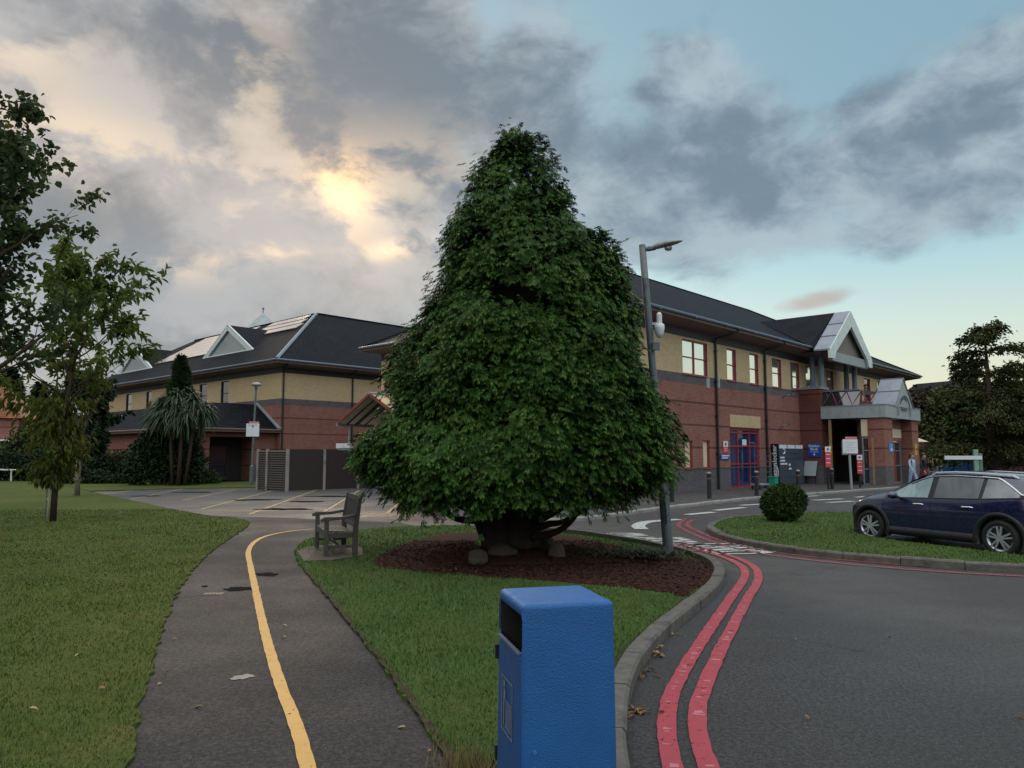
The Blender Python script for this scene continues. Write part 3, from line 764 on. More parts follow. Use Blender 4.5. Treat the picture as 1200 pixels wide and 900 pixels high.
# ------------------------------------------------------------------ the big cypress
TX, TY = -.02, 13.35
sil = [(160,602,636),(175,578,648),(200,560,664),(220,548,672),(240,540,680),(262,524,686),(278,519,712),(320,514,742),(362,498,748),(398,468,766),(440,457,772),(464,466,776),(494,456,788),(508,427,784),(540,418,786),(560,428,776),(583,468,735)]
zs, lf, rt = [], [], []
for y, a, b in reversed(sil):
    pa, pb = at(a, y, TY), at(b, y, TY); zs.append(pa.z); lf.append(TX-pa.x); rt.append(pb.x-TX)
zs, lf, rt = np.array(zs), np.array(lf)*.975, np.array(rt)*.95
def crown_r(th, z):
    l, r = np.interp(z, zs, lf), np.interp(z, zs, rt); f = .5+.5*np.cos(th); f = f*f*(3-2*f)
    n = .05*np.sin(3*th+1.3*z)+.045*np.sin(5*th-2.2*z+1)+.03*np.sin(9*th+4.1*z)
    return (l+(r-l)*f)*(1+n)
tree = empty('cypress_tree', (TX, TY, .25), 'tall dense dark green cypress on the brown mulch bed behind the blue bin', 'tree')
tl = np.array([TX, TY, .25])
z0, z1 = zs[0], zs[-1]
nb = 1050
# boughs over the crown surface, each a tuft of drooping sprays
bz = z0+(z1-z0)*(1-(1-rng.random(nb*2))**.62); bth = rng.uniform(0, 2*np.pi, nb*2)
br = crown_r(bth, bz); keep = rng.random(nb*2) < np.clip(br/np.max(br), .16, 1); bz, bth, br = bz[keep], bth[keep], br[keep]
nl = 150; lz = z0+(z1-z0)*(1-(1-rng.random(nl))**.7); lth = rng.uniform(0, 2*np.pi, nl); lr = crown_r(lth, lz)
lc = np.stack([TX+lr*np.cos(lth), TY+lr*np.sin(lth), lz], 1); ls = rng.uniform(.26,.52,nl); la = rng.uniform(.14,.37,nl)
sp3 = np.stack([TX+br*np.cos(bth), TY+br*np.sin(bth), bz], 1)
dd = ((sp3[:,None,:]-lc[None])**2).sum(2); bump = (la[None]*np.exp(-dd/ls[None]**2)).max(1)
br = (br-.24*np.clip(br/1.3, .1, 1)+bump)*rng.uniform(.92, 1.02, len(br))
bc = np.stack([TX+br*np.cos(bth), TY+br*np.sin(bth), bz], 1)
# shoulder lobe on the right-hand side, lower skirt already in the profile
sh = at(700, 300, TY-.3)
e = rnd_dir(70); bc2 = np.array([sh.x-.02, sh.y, sh.z-.5])+e*np.array([.48,.6,.85]); bc = np.concatenate([bc, bc2]); 
out = np.concatenate([np.stack([np.cos(bth), np.sin(bth), np.full(len(bth), .25)], 1), e+np.array([0,0,.2])])
out = unit(out); nb = len(bc); per = 34
k = np.repeat(np.arange(nb), per); n = len(k); up = np.array([0,0,1.])
bs = rng.uniform(.15, .30, nb)[k]
tang = unit(np.cross(out[k], up)); along = rng.random(n)
off = tang*(rng.normal(size=n)*.55*bs)[:,None] + out[k]*((along-.80)*1.7*bs)[:,None] + up[None]*((rng.normal(size=n)*.42+.45*(1-along)-.65*along**2)*bs)[:,None]
P = bc[k]+off
D = out[k]*.9 + tang*(rng.normal(size=n)*.55)[:,None] - up[None]*(rng.uniform(.05,.95,n))[:,None] + rnd_dir(n)*.2
N = up[None]*.8 + out[k]*.75 + rnd_dir(n)*.38
# inner sprays that fill the slim top
m2 = 2600; iz = z1-rng.random(m2)*1.9; ith = rng.uniform(0,2*np.pi,m2); ir = crown_r(ith, iz)*rng.uniform(.15,.85,m2)
P = np.concatenate([P, np.stack([TX+ir*np.cos(ith), TY+ir*np.sin(ith), iz], 1)]); io = np.stack([np.cos(ith), np.sin(ith), rng.uniform(-.3,.7,m2)], 1)
D = np.concatenate([D, io+rnd_dir(m2)*.4]); N = np.concatenate([N, up[None]+rnd_dir(m2)*.6]); n = len(P)
size = rng.uniform(.10, .19, n)
V, Fq = sprays(P, D, N, size)
crown = np_mesh('crown', V-tl, Fq, LF['conifer'], tree)
def tip_attr(o):
    T = np.concatenate([TEMPL[i][:,0] for i in range(len(TEMPL)) for _ in range(int((pick_log[-1] == i).sum()))])
    a = o.data.attributes.new('tip', 'FLOAT', 'POINT'); a.data.foreach_set('value', np.clip(T, 0, 1.2).astype(np.float32))
tip_attr(crown)
# ragged shoots standing out of the outline
m = 900
sz = z0+(z1-z0)*(1-(1-rng.random(m))**.8); sth = rng.uniform(0, 2*np.pi, m); sr = crown_r(sth, sz)*1.0
sr = sr-.06; P = np.stack([TX+sr*np.cos(sth), TY+sr*np.sin(sth), sz], 1); O = np.stack([np.cos(sth), np.sin(sth), rng.uniform(-.35,.6,m)], 1)
top = P[:,2] > z1-.5; O[top] += np.array([0,0,.5])
V, Fq = sprays(P-O*.08, O, up[None]+rnd_dir(m)*.6, rng.uniform(.09,.20,m))
so_ = np_mesh('shoots', V-tl, Fq, LF['conifer'], tree); tip_attr(so_)
# bare dead inner twigs that close the crown
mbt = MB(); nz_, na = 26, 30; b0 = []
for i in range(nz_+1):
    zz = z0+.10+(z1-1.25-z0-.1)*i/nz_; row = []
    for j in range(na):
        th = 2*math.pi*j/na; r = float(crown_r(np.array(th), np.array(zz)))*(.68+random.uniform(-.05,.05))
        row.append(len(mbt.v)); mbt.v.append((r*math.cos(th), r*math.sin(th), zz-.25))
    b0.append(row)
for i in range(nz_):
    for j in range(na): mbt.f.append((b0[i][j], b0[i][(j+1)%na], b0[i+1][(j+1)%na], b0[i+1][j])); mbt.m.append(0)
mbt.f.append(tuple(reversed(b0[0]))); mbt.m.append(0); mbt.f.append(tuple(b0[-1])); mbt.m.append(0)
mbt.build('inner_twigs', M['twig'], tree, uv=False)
tr = MB()
for (dx, dy, r, lx) in [(-.22,0,.26,-.25),(.12,-.05,.24,.05),(.34,.1,.17,.35),(-.42,.12,.15,-.55),(0,.25,.2,.1)]:
    tr.tube([(dx*.8,dy,-.2),(dx,dy,.15),(dx+lx*.4,dy,.7),(dx+lx,dy,1.6)], [r*1.35,r,r*.8,r*.55], 10)
for pts in [[(.3,-.1,.12),(.75,-.25,.22),(1.05,-.35,.45),(1.25,-.4,.8)],[(.3,-.1,.2),(.62,-.3,.36),(.9,-.35,.42),(1.45,-.5,.75)],[(.2,0,.45),(.6,-.2,.5),(.85,-.25,.75)],
            [(-.35,-.1,.45),(-.75,-.2,.42),(-1.05,-.3,.52),(-1.3,-.3,.85)],[(-.3,.1,.4),(-.8,.2,.6),(-1.4,.2,.9)],[(.1,.2,.3),(.6,.5,.4),(1.3,.6,.8)]]:
    tr.tube(catmull(pts,4), [.075-.045*i/12 for i in range(13)], 7)
tr.build('trunk', M['bark'], tree, smooth=True, uv=False)

# boulders at its foot
for px, py, rx, ry, rz, lab in [(589,640,.26,.18,.15,'large pale boulder at the foot of the cypress trunk'),(560,645,.17,.13,.12,'small dark boulder half sunk left of the large pale boulder'),
                           (652,640,.15,.12,.16,'angular boulder right of the cypress trunk under its low branches'),(640,630,.17,.14,.13,'rounded boulder tucked behind the angular one by the cypress')]:
    c = G(px, py+6, .2); mb = MB(); mb.ball((0,0,.02), rx, ry, rz, 18, 12, 0, .22)
    o = mb.build('boulder', M['rock'], smooth=False); o.location = (c.x, c.y, .15); tag(o, lab, 'boulder', 'boulders round the cypress')

# ------------------------------------------------------------------ broadleaf trees on the left lawn
def broadleaf(name, base, label, tip_spec, trunk_r, H, leafn, L, W, mat, group=None, trunk_mat=None, droop=.5, limbs=9, z0f=.3, reach=.33, depth=2, lean=(0,0), region=None, kid=(2,4)):
    root = empty(name, base, label, 'tree', group=group); mb = MB(); tips = []
    pts = [Vector((0,0,-.05))]; 
    for i in range(1, 7): pts.append(Vector((lean[0]*i/6+random.gauss(0,.03)*H/6, lean[1]*i/6+random.gauss(0,.03)*H/6, H*.92*i/6)))
    mb.tube(pts, [trunk_r*(1-.13*i) for i in range(7)], 9)
    for i in range(limbs):
        f = z0f+(.97-z0f)*(i+random.random()*.6)/limbs; q = pts[0].lerp(pts[-1], f); a = i*2.4+random.random()
        rr = reach*H*tip_spec(f); limb(mb, q, (math.cos(a), math.sin(a), .5+.5*f), rr*.8, trunk_r*(.5-.3*f), depth, tips, .55, .12, 6, 4, kid)
    mb.build('trunk', trunk_mat or M['bark'], root, smooth=True, uv=False)
    T = np.array([list(p)+list(d) for p, d in tips])
    if region is not None: T = T[region(T)]
    k = rng.integers(0, len(T), leafn); P = T[k,:3]+rng.normal(size=(leafn,3))*.06
    D = T[k,3:]*.5+rnd_dir(leafn)*.8-np.array([0,0,droop]); N = rnd_dir(leafn)*.8+np.array([0,0,1.])
    V, Fq = leaves(P, D, N, L*rng.uniform(.6,1.25,leafn), W*rng.uniform(.7,1.2,leafn), .2)
    np_mesh('crown', V, Fq, mat, root)
    return root, T
random.seed(21)
bl = at(-62, 600, 11.5); bl.z = 0.03
broadleaf('birch_tree', bl, 'tall dark leaved tree with a few yellow leaves overhanging at the left edge', lambda f: 1.15-.75*f, .14, 6.9, 6800, .115, .09, LF['birch'], 'trees on the left lawn', M['bark'], .5, 15, .42, .32, 3, (.25,0), None, (2,3))
ya = G(62, 611, .03)
random.seed(5)
rt_, T = broadleaf('young_tree', ya, 'young staked tree with drooping yellowish lower leaves on the left lawn', lambda f: (.5+1.6*f) if f < .45 else 1.75-1.35*f, .085, 6.7, 3900, .23, .095, LF['young'], 'trees on the left lawn', M['bark'], .7, 15, .34, .36, 3, (.45,0), None, (2,3))
nlow = 1500
P = np.stack([rng.normal(-.02,.42,nlow), rng.normal(0,.42,nlow), rng.uniform(1.0,3.3,nlow)], 1); P[:,:2] *= (.35+.42*np.clip((P[:,2:3]-.6)/1.4, 0, 1)); P[:,0] += .18*np.sin(P[:,2]*4)
D = np.concatenate([P[:,:2]*.9, np.full((nlow,1),-.55)], 1)+rnd_dir(nlow)*.45
V, Fq = leaves(P, D, rnd_dir(nlow)*.5+np.array([0,0,1.]), rng.uniform(.13,.25,nlow), rng.uniform(.04,.07,nlow), .25)
np_mesh('lower_foliage', V, Fq, LF['yellowing'], rt_)
random.seed(9)
yb = G(91, 580.5, .04)
broadleaf('young_tree', yb, 'darker young tree with a narrow crown behind the staked yellowish one', lambda f: 1.1-.55*f, .10, 5.4, 3600, .24, .13, LF['dark'], 'trees on the left lawn', M['bark_pale'], .6, 11, .3, .27, 2)
for (px, py, h, lab) in [(55.5,610,2.4,'tall pale stake on the left side of the yellowish young tree'),(58.5,611,1.3,'short pale stake beside the yellowish young tree'),(88.5,580.5,1.6,'pale stake tied to the darker young tree behind')]:
    c = G(px, py, .03); mb = MB(); mb.tube([(0,0,-.05),(.02,0,h*.5),(.05,0,h)], [.022,.021,.018], 7)
    mb.tube([(-.03,-.01,h*.45),(.03,.02,h*.45)], .03, 7)
    o = mb.build('tree_stake', M['stake'], smooth=True); o.location = (c.x, c.y-.12, .03); tag(o, lab, 'stake', 'tree stakes')

# ------------------------------------------------------------------ palm, ivy and shrubs by the left building
pc = G(207, 569, .05)
palm = empty('cabbage_palm', pc, 'cabbage palm with a mop of strap leaves on thin trunks before the left building', 'palm')
mb = MB()
for dx, dy, r, h in [(-.5,0,.09,4.1),(.25,-.1,.10,4.4),(.8,.1,.09,4.0),(.0,.3,.11,4.6)]:
    mb.tube([(dx*.5,dy,0),(dx*.8,dy,h*.5),(dx,dy,h)], [r*1.2,r,r*.9], 8)
mb.build('trunk', M['bark'], palm, smooth=True, uv=False)
hs = np.array([(-1.0,0,4.5),(-.1,-.2,5.0),(.75,0,4.8),(.3,.4,5.1),(-.55,.3,4.9),(1.2,.2,4.3),(-1.3,.2,4.1),(.1,-.5,4.2),(.6,-.4,4.0),(-.6,-.4,4.1)])
n = 2600; k = rng.integers(0, len(hs), n); O = rnd_dir(n); O[:,2] = O[:,2]*.8+.25; O = unit(O)
Lg = rng.uniform(.75, 1.25, n); Vs, Fs = [], []; S = unit(np.cross(O, np.array([0,0,1.])))
segs = 5; wv_ = [.034,.046,.042,.028,.004]
pts_ = []
for j in range(segs):
    u_ = j/(segs-1); c = hs[k]+O*(Lg*u_)[:,None]-np.array([0,0,1.])*(Lg*u_*u_*.62)[:,None]
    pts_.append(np.stack([c-S*wv_[j], c+S*wv_[j]], 1))
A = np.stack(pts_, 1).reshape(-1,3); i = np.arange(n)[:,None]*segs*2
Fq = np.concatenate([i+np.array([[2*j,2*j+1,2*j+3,2*j+2]]) for j in range(segs-1)], 0)
np_mesh('crown', A, Fq, LF['palm'], palm)
def bush(name, base, label, cat, cs, n, L, W, mat, group=None, shell=.5, droop=.2, lo=.0, stems=True):
    r = empty(name, base, label, cat, group=group)
    leafy('foliage', cs, n, L, W, mat, r, shell, droop, .9, lo)
    mb = MB()
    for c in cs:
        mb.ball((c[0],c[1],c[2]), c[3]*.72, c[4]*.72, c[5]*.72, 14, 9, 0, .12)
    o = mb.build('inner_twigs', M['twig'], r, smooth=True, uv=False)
    if stems:
        ms = MB()
        for c in cs[:6]: ms.tube([(c[0]*.3,c[1]*.3,-.05),(c[0]*.7,c[1]*.7,max(.2,c[2]*.6)),(c[0],c[1],c[2])], [.05,.04,.02], 6)
        ms.build('stems', M['bark'], r, uv=False)
    return r
iv = G(190, 568.5, .05); iv.y += .1; iv.x -= .3
bush('ivy_shrub', iv, 'dark ivy mass round the palm trunks against the left building', 'shrub', [(-1.1,0,1.2,.9,.7,1.3),(.0,.3,1.5,.9,.6,1.6),(1.6,.2,1.3,.9,.7,1.5),(-.5,.2,2.3,.9,.7,.9),(.9,.3,2.5,.8,.6,.8)], 7000, .16, .12, LF['dark'], 'shrubs by the left building')
bush('clipped_shrub', G(232, 566.5, .05), 'low rounded grey green shrub at the right foot of the palm', 'shrub', [(0,0,.35,1.2,.8,.55),(.7,0,.25,.7,.6,.4),(-.8,0,.3,.7,.6,.45)], 4000, .12, .07, LF['bush'], 'shrubs by the left building')
# slim column conifer showing above the palm
ccp = at(212, 566, 45.2); 
cr = empty('column_conifer', (ccp.x, 44.6, .05), 'slim pointed evergreen rising behind the cabbage palm', 'tree')
n = 5200; z = rng.random(n)**.8*7.4; th = rng.uniform(0,2*np.pi,n); rr = (1.35*(1-z/7.5)**.75)*(.6+.5*rng.random(n))*(1+.28*np.sin(z*5+th*3))
P = np.stack([rr*np.cos(th), rr*np.sin(th), z], 1); D = np.stack([np.cos(th), np.sin(th), np.full(n,1.0)], 1)+rnd_dir(n)*.5
V, Fq = leaves(P, D, rnd_dir(n), rng.uniform(.2,.38,n), rng.uniform(.06,.11,n)); np_mesh('crown', V, Fq, LF['column'], cr)
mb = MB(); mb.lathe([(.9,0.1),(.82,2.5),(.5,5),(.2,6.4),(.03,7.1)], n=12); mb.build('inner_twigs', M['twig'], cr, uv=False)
# hedge and low shrubs at the left end
hb = G(58, 563, .05)
bush('hedge', G(20, 563, .05), 'long dark hedge across the far side of the lawn at left', 'hedge', [(x,random.uniform(-.3,.3),.95,1.2,.9,1.0+random.uniform(-.2,.25)) for x in np.arange(-8,6.5,1.2)], 9000, .2, .13, LF['dark'], None, .6, .1)
bush('spreading_shrub', G(112, 566.5, .05), 'low dark spreading shrub against the brick wall behind the darker young tree', 'shrub', [(0,0,.35,1.5,.8,.45),(1.3,0,.2,1.1,.7,.32),(-1.4,0,.5,1.0,.8,.65)], 3000, .16, .1, LF['dark'], 'shrubs by the left building')
bush('garden_shrub', at(30, 562, 58) - Vector((0,0,0)), 'tall mid green shrub before the red tiled house', 'shrub', [(0,0,2.0,1.8,1.5,2.0),(1.6,0,2.6,1.5,1.4,1.9),(-1.8,.5,1.5,1.3,1.2,1.4)], 3500, .3, .18, LF['bush'], None)
# round bush on the right island
rb = G(919, 611, .11)
bush('round_bush', rb, 'clipped round green bush on the grass island beside the blue car', 'bush', [(0,0,.46,.49,.49,.46),(.12,-.05,.52,.41,.41,.38),(-.1,.05,.42,.43,.43,.41)], 9000, .08, .034, LF['bush'], None, .8, -.1)
# strap-leaved clump beside the lamp post
gc = G(752, 651, .12)
n = 420; a = rng.uniform(0,2*np.pi,n); b = np.stack([rng.normal(0,.30,n), rng.normal(0,.14,n), np.zeros(n)], 1)
O = np.stack([np.cos(a)*.8, np.sin(a)*.8, rng.uniform(.5,1.2,n)], 1); O = unit(O); S = unit(np.cross(O, np.array([0,0,1.]))); Lg = rng.uniform(.22,.5,n); pts_ = []
for j in range(5):
    u_ = j/4; c = b+O*(Lg*u_)[:,None]-np.array([0,0,1.])*(Lg*u_*u_*.55)[:,None]; pts_.append(np.stack([c-S*(.013*(1-u_*.9)), c+S*(.013*(1-u_*.9))], 1))
A = np.stack(pts_, 1).reshape(-1,3); i = np.arange(n)[:,None]*10
Fq = np.concatenate([i+np.array([[2*j,2*j+1,2*j+3,2*j+2]]) for j in range(4)], 0)
o = np_mesh('day_lily', A, Fq, LF['palm']); o.location = gc; tag(o, 'clump of arching strap leaves at the foot of the leaning lamp post', 'plant')

# ------------------------------------------------------------------ trees behind the entrance on the right
def cedar(base, H, label, spread, nlev, dens, group, name='cedar_tree', z0f=.12):
    r = empty(name, base, label, 'tree', group=group); mb = MB()
    mb.tube([(0,0,-.1),(.1,0,H*.5),(.05,.1,H*.97)], [.38,.24,.04], 9); PP, DD = [], []
    for i in range(nlev):
        f = z0f+(.97-z0f)*i/(nlev-1); z = H*f
        for q in range(random.randint(2,5)):
            a = random.uniform(0, 2*math.pi); L = spread*(.95-.60*f**3)*random.uniform(.4,1.2)
            pts = [Vector((math.cos(a)*L*u_, math.sin(a)*L*u_, z+L*(.16*u_-.22*u_*u_)+.25*math.sin(3*u_)*u_)) for u_ in (0,.35,.7,1)]
            mb.tube(pts, [.09,.06,.04,.012], 5)
            m = int(dens*L)
            for _ in range(m):
                u_ = random.random()**.75; j = min(2,int(u_*3)); p = pts[j].lerp(pts[j+1], u_*3-j)
                sdv = random.gauss(0,.17)*L*(.4+.6*u_); p = p+Vector((-math.sin(a)*sdv, math.cos(a)*sdv, random.gauss(.0,.19)-abs(sdv)*.3))
                PP.append(p); DD.append((math.cos(a)+random.gauss(0,.6), math.sin(a)+random.gauss(0,.6), random.gauss(-.15,.45)))
    mb.build('trunk', M['bark'], r, smooth=True, uv=False)
    P = np.array(PP); D = np.array(DD); n = len(P)
    V, Fq = leaves(P, D, rnd_dir(n)*.7+np.array([0,0,1.]), rng.uniform(.16,.42,n), rng.uniform(.05,.11,n), .3); np_mesh('crown', V, Fq, LF['cedar'], r)
    return r
random.seed(31)
GT = 'trees behind the entrance'
c = at(1163, 552, 56); c.z = 0; cedar(c, 11.3, 'tall flat tiered cedar reaching above the others at the right edge', 4.9, 13, 150, GT)
c = at(1212, 552, 61); c.z = 0; cedar(c, 10.0, 'dark cedar half out of frame behind the tall tiered one', 4.4, 11, 115, GT)
def blob_tree(px, Y, H, W, label, mat, n, L, Wl, seed, ztop=None, trunk=True, name='broad_tree', group=GT, lob=9):
    random.seed(seed); c = at(px, 552, Y); c.z = 0
    r = empty(name, c, label, 'tree', group=group)
    cs = [(random.uniform(-.55,.55)*W, random.uniform(-.4,.4)*W, H*random.uniform(.3,.78), W*random.uniform(.28,.42), W*random.uniform(.28,.42), H*random.uniform(.13,.22)) for _ in range(lob)]
    leafy('crown', cs, n, L, Wl, mat, r, .35, .2, 1.0, .2)
    mb = MB(); mb.tube([(0,0,-.1),(.1,0,H*.4),(0,0,H*.8)], [.25,.18,.04], 8)
    for q in cs: mb.tube([(0,0,H*.25),(q[0]*.5,q[1]*.5,(H*.25+q[2])/2),(q[0],q[1],q[2])], [.1,.07,.03], 5)
    mb.build('trunk', M['bark'], r, smooth=True, uv=False)
    return r
blob_tree(1082, 72, 8.9, 4.4, 'bare looking dark russet tree just right of the entrance canopy', LF['rust'], 7000, .34, .2, 3, lob=12)
blob_tree(1108, 66, 8.4, 4.0, 'dark green tree left of the tall tiered cedar', LF['cedar'], 6000, .42, .22, 4, lob=11)
blob_tree(1135, 64, 7.2, 3.8, 'mid green spreading tree under the boughs of the tiered cedar', LF['bush'], 5500, .4, .2, 6, lob=11)
blob_tree(1205, 70, 8.5, 4.8, 'dark mixed tree at the right edge behind the brick wall', LF['cedar'], 6000, .42, .22, 8, lob=11)
blob_tree(1172, 68, 5.8, 4.4, 'low dark bushy tree behind the brick wall near the cedar trunk', LF['dark'], 5000, .4, .25, 12, lob=9)
# dark conifers beyond the red tiled house, left
GL = 'conifers beyond the red tiled house'
for i, (px, Y, H, Wd, lab) in enumerate([(6,105,13.8,3.4,'broad dark conifer directly behind the red tiled house'),(42,112,12.4,2.6,'slim dark conifer in the sky gap right of the tiled house'),(-22,100,13.0,3.8,'dark conifer at the far left edge beyond the house'),(66,108,11.0,3.4,'shorter dark conifer behind the young trees')]):
    c = at(px, 550, Y); r = empty('far_conifer', (c.x, Y, 0), lab, 'tree', group=GL)
    n = 3000; z = rng.random(n)**.9; th = rng.uniform(0,2*np.pi,n); lev = .75+.35*np.abs(np.sin(z*17+th)); rr = Wd*(1-z)**.7*lev*(.5+.5*rng.random(n))
    P = np.stack([rr*np.cos(th), rr*np.sin(th), .6+z*(H-.8)], 1); D = np.stack([np.cos(th), np.sin(th), np.full(n,-.1)], 1)+rnd_dir(n)*.6
    V, Fq = leaves(P, D, rnd_dir(n)+np.array([0,0,.8]), rng.uniform(.5,1.0,n), rng.uniform(.25,.45,n)); np_mesh('crown', V, Fq, LF['dark'], r)
    mb = MB(); mb.tube([(0,0,-.1),(0,0,H*.96)], [.3,.03], 7); mb.build('trunk', M['bark'], r, uv=False)

# ------------------------------------------------------------------ grass blades on the near lawns
def inside(P, poly):
    x, y = P[:,0], P[:,1]; c = np.zeros(len(P), bool); poly = np.array([p[:2] for p in poly]); j = len(poly)-1
    for i in range(len(poly)):
        xi, yi, xj, yj = *poly[i], *poly[j]
        k = ((yi > y) != (yj > y)) & (x < (xj-xi)*(y-yi)/(yj-yi+1e-12)+xi); c ^= k; j = i
    return c
def blades(poly, dens, z, mat, label, ymax, hole=None, hgt=.034, wid=.0042):
    parts = []
    for y0 in np.arange(3.0, ymax, .8):
        y1 = y0+.8; xl, xr = -.72*y1, .72*y1; f = min(1.0, (5.5/(y0+.4))**1.55); n = int((xr-xl)*.8*dens*f)
        P = np.stack([rng.uniform(xl,xr,n), rng.uniform(y0,y1,n)], 1); P = P[inside(P, poly)]
        if hole is not None and len(P): P = P[~inside(P, hole)]
        if len(P): parts.append(np.concatenate([P, np.full((len(P),1), 1/math.sqrt(f))], 1))
    Q = np.concatenate(parts); n = len(Q); s_ = Q[:,2]
    clump = .95+.28*np.sin(Q[:,0]*3.1+np.sin(Q[:,1]*2.3))*np.sin(Q[:,1]*2.7+1.3*np.sin(Q[:,0]*1.7))
    h = hgt*rng.uniform(.5,1.25,n)*clump; a = rng.uniform(0,2*np.pi,n); ln = rng.uniform(.1,.8,n)*h
    zz = z(Q) if callable(z) else np.full(n, z)
    B = np.stack([Q[:,0],Q[:,1],zz-.004], 1); wv = np.stack([np.cos(a),np.sin(a),np.zeros(n)], 1)*(wid*s_*rng.uniform(.7,1.3,n))[:,None]
    ld = np.stack([np.cos(a+1.57+rng.normal(0,.5,n)), np.sin(a+1.57), np.zeros(n)], 1)*ln[:,None]
    T = B+ld+np.array([0,0,1.])*h[:,None]
    V = np.stack([B-wv, B+wv, T], 1).reshape(-1,3)
    o = np_mesh('grass', V, np.arange(3*n).reshape(-1,3), mat); tag(o, label, 'grass', kind='stuff'); return o
blades(L1, 2600, .03, LF['grass'], 'short mown grass with yellowed patches on the left lawn', 24)
blades(LAWN2, 3000, .035, LF['grass2'], 'short green grass round the mulch bed on the centre lawn', 21, MUL, .038)
blades(ISL, 2400, .115, LF['grass2'], 'short green grass on the right hand island', 24, None, .042)
# bark chips over the mulch bed
n = 26000; Q = np.stack([rng.uniform(-3.6,3.4,n), rng.uniform(9.5,15.6,n)], 1); Q = Q[inside(Q, MUL)]; n = len(Q)
zq = np.full(n, .05)
for (ex,ey,rx,ry,rz_) in ((-.1,13.45,1.75,1.15,.17),(.9,13.2,1.5,.8,.10)):
    q = 1-((Q[:,0]-ex)/rx)**2-((Q[:,1]-ey)/ry)**2; zq = np.maximum(zq, np.where(q > 0, .04+rz_*np.sqrt(np.maximum(q,0)), 0))
V, Fq = leaves(np.stack([Q[:,0],Q[:,1],zq+rng.uniform(0,.012,n)],1), rnd_dir(n)*np.array([1,1,.25]), rnd_dir(n)*.5+np.array([0,0,1.]), rng.uniform(.025,.07,n), rng.uniform(.012,.03,n), .08)
chip = leafmat('bark_chip', [(0,(.018,.009,.008,1)),(.5,(.052,.024,.018,1)),(.9,(.095,.045,.032,1)),(1,(.15,.09,.065,1))], .9, .8, .3)
o = np_mesh('bark_chips', V, Fq, chip); tag(o, 'loose brown bark chips covering the bed under the cypress', 'bark chips', kind='stuff')
# longer dry tuft at the foot of the bin
n = 500; a = rng.uniform(0,2*np.pi,n); b = np.stack([rng.normal(-.24,.09,n), rng.normal(4.30,.13,n), np.full(n,.05)], 1)
T = b+np.stack([np.cos(a)*.07, np.sin(a)*.07, rng.uniform(.06,.16,n)], 1); w_ = np.stack([-np.sin(a),np.cos(a),np.zeros(n)], 1)*.003
dry = leafmat('dry_grass', [(0,(.09,.075,.03,1)),(.6,(.16,.12,.055,1)),(1,(.24,.18,.09,1))], .8)
o = np_mesh('dry_grass', np.stack([b-w_,b+w_,T],1).reshape(-1,3), np.arange(3*n).reshape(-1,3), dry); tag(o, 'tuft of dry straw coloured grass at the foot of the blue bin', 'grass', kind='stuff')
# fallen leaves
def fallen(n, pts, lab, zf=.016):
    P = np.array([[G(x,y).x+random.gauss(0,s_), G(x,y).y+random.gauss(0,s_), zf+random.uniform(0,.01)] for x, y, s_ in pts for _ in range(n)]); m = len(P)
    V, Fq = leaves(P, rnd_dir(m)*np.array([1,1,.08]), rnd_dir(m)*.35+np.array([0,0,1.]), rng.uniform(.035,.07,m), rng.uniform(.02,.04,m), .2)
    o = np_mesh('fallen_leaves', V, Fq, LITTER); tag(o, lab, 'leaf litter', kind='stuff')
LITTER = leafmat('fallen_leaf', [(0,(.10,.045,.02,1)),(.5,(.22,.13,.06,1)),(.8,(.34,.26,.14,1)),(1,(.42,.38,.3,1))], .7)
fallen(20, [(760,770,.07),(752,790,.06),(768,760,.06),(780,742,.08),(742,835,.06),(805,712,.1)], 'brown leaves caught along the kerb gutter by the red lines')
fallen(1, [(423,828,.01),(243,829,.02),(198,790,.02),(190,803,.02),(334,749,.02),(935,752,.02),(1042,748,.02),(1188,843,.02),(470,857,.02),(510,885,.02),(330,735,.02),(198,750,.02),(945,843,.02)], 'single pale and brown leaves scattered over the path and road')
fallen(1, [(88,812,.02),(115,818,.02),(28,842,.02),(25,730,.02),(95,775,.02),(55,690,.02),(30,655,.02)], 'single pale leaves lying on the left lawn', .065)
# ------------------------------------------------------------------ buildings
AZB = 42.6; RZ = R(90-AZB)
def wall_grid(mb, frame_pt, u0, u1, zcuts, holes, mats_for_z, depth=.12, reveal_m=0, flip=False):
    """wall in a vertical plane cut into cells round rectangular holes; frame_pt(u, dv, z) gives the local point, dv>0 into the wall"""
    us = sorted(set([u0,u1]+[h[0] for h in holes]+[h[1] for h in holes])); us = [x for x in us if u0-1e-6 <= x <= u1+1e-6]
    z_ = sorted(set(list(zcuts)+[h[2] for h in holes]+[h[3] for h in holes]))
    for a, b in zip(us[:-1], us[1:]):
        for c, d_ in zip(z_[:-1], z_[1:]):
            um, zm = (a+b)/2, (c+d_)/2
            if any(h[0] < um < h[1] and h[2] < zm < h[3] for h in holes): continue
            q = [frame_pt(a,0,c), frame_pt(b,0,c), frame_pt(b,0,d_), frame_pt(a,0,d_)]
            mb.poly(q[::-1] if flip else q, mats_for_z(zm))
    for h in holes:
        a, b, c, d_ = h[:4]; P = lambda u, w_, z: frame_pt(u, w_, z)
        for q in ([P(a,0,c),P(b,0,c),P(b,depth,c),P(a,depth,c)], [P(a,0,d_),P(a,depth,d_),P(b,depth,d_),P(b,0,d_)],
                  [P(a,0,c),P(a,depth,c),P(a,depth,d_),P(a,0,d_)], [P(b,0,c),P(b,0,d_),P(b,depth,d_),P(b,depth,c)]):
            mb.poly(q[::-1] if flip else q, reveal_m)
WALLM = ['red_brick','grey_brick','yellow_brick','dark_tone']
ZB = [.0, 1.14, 5.06, 5.5, 7.22, 7.66]
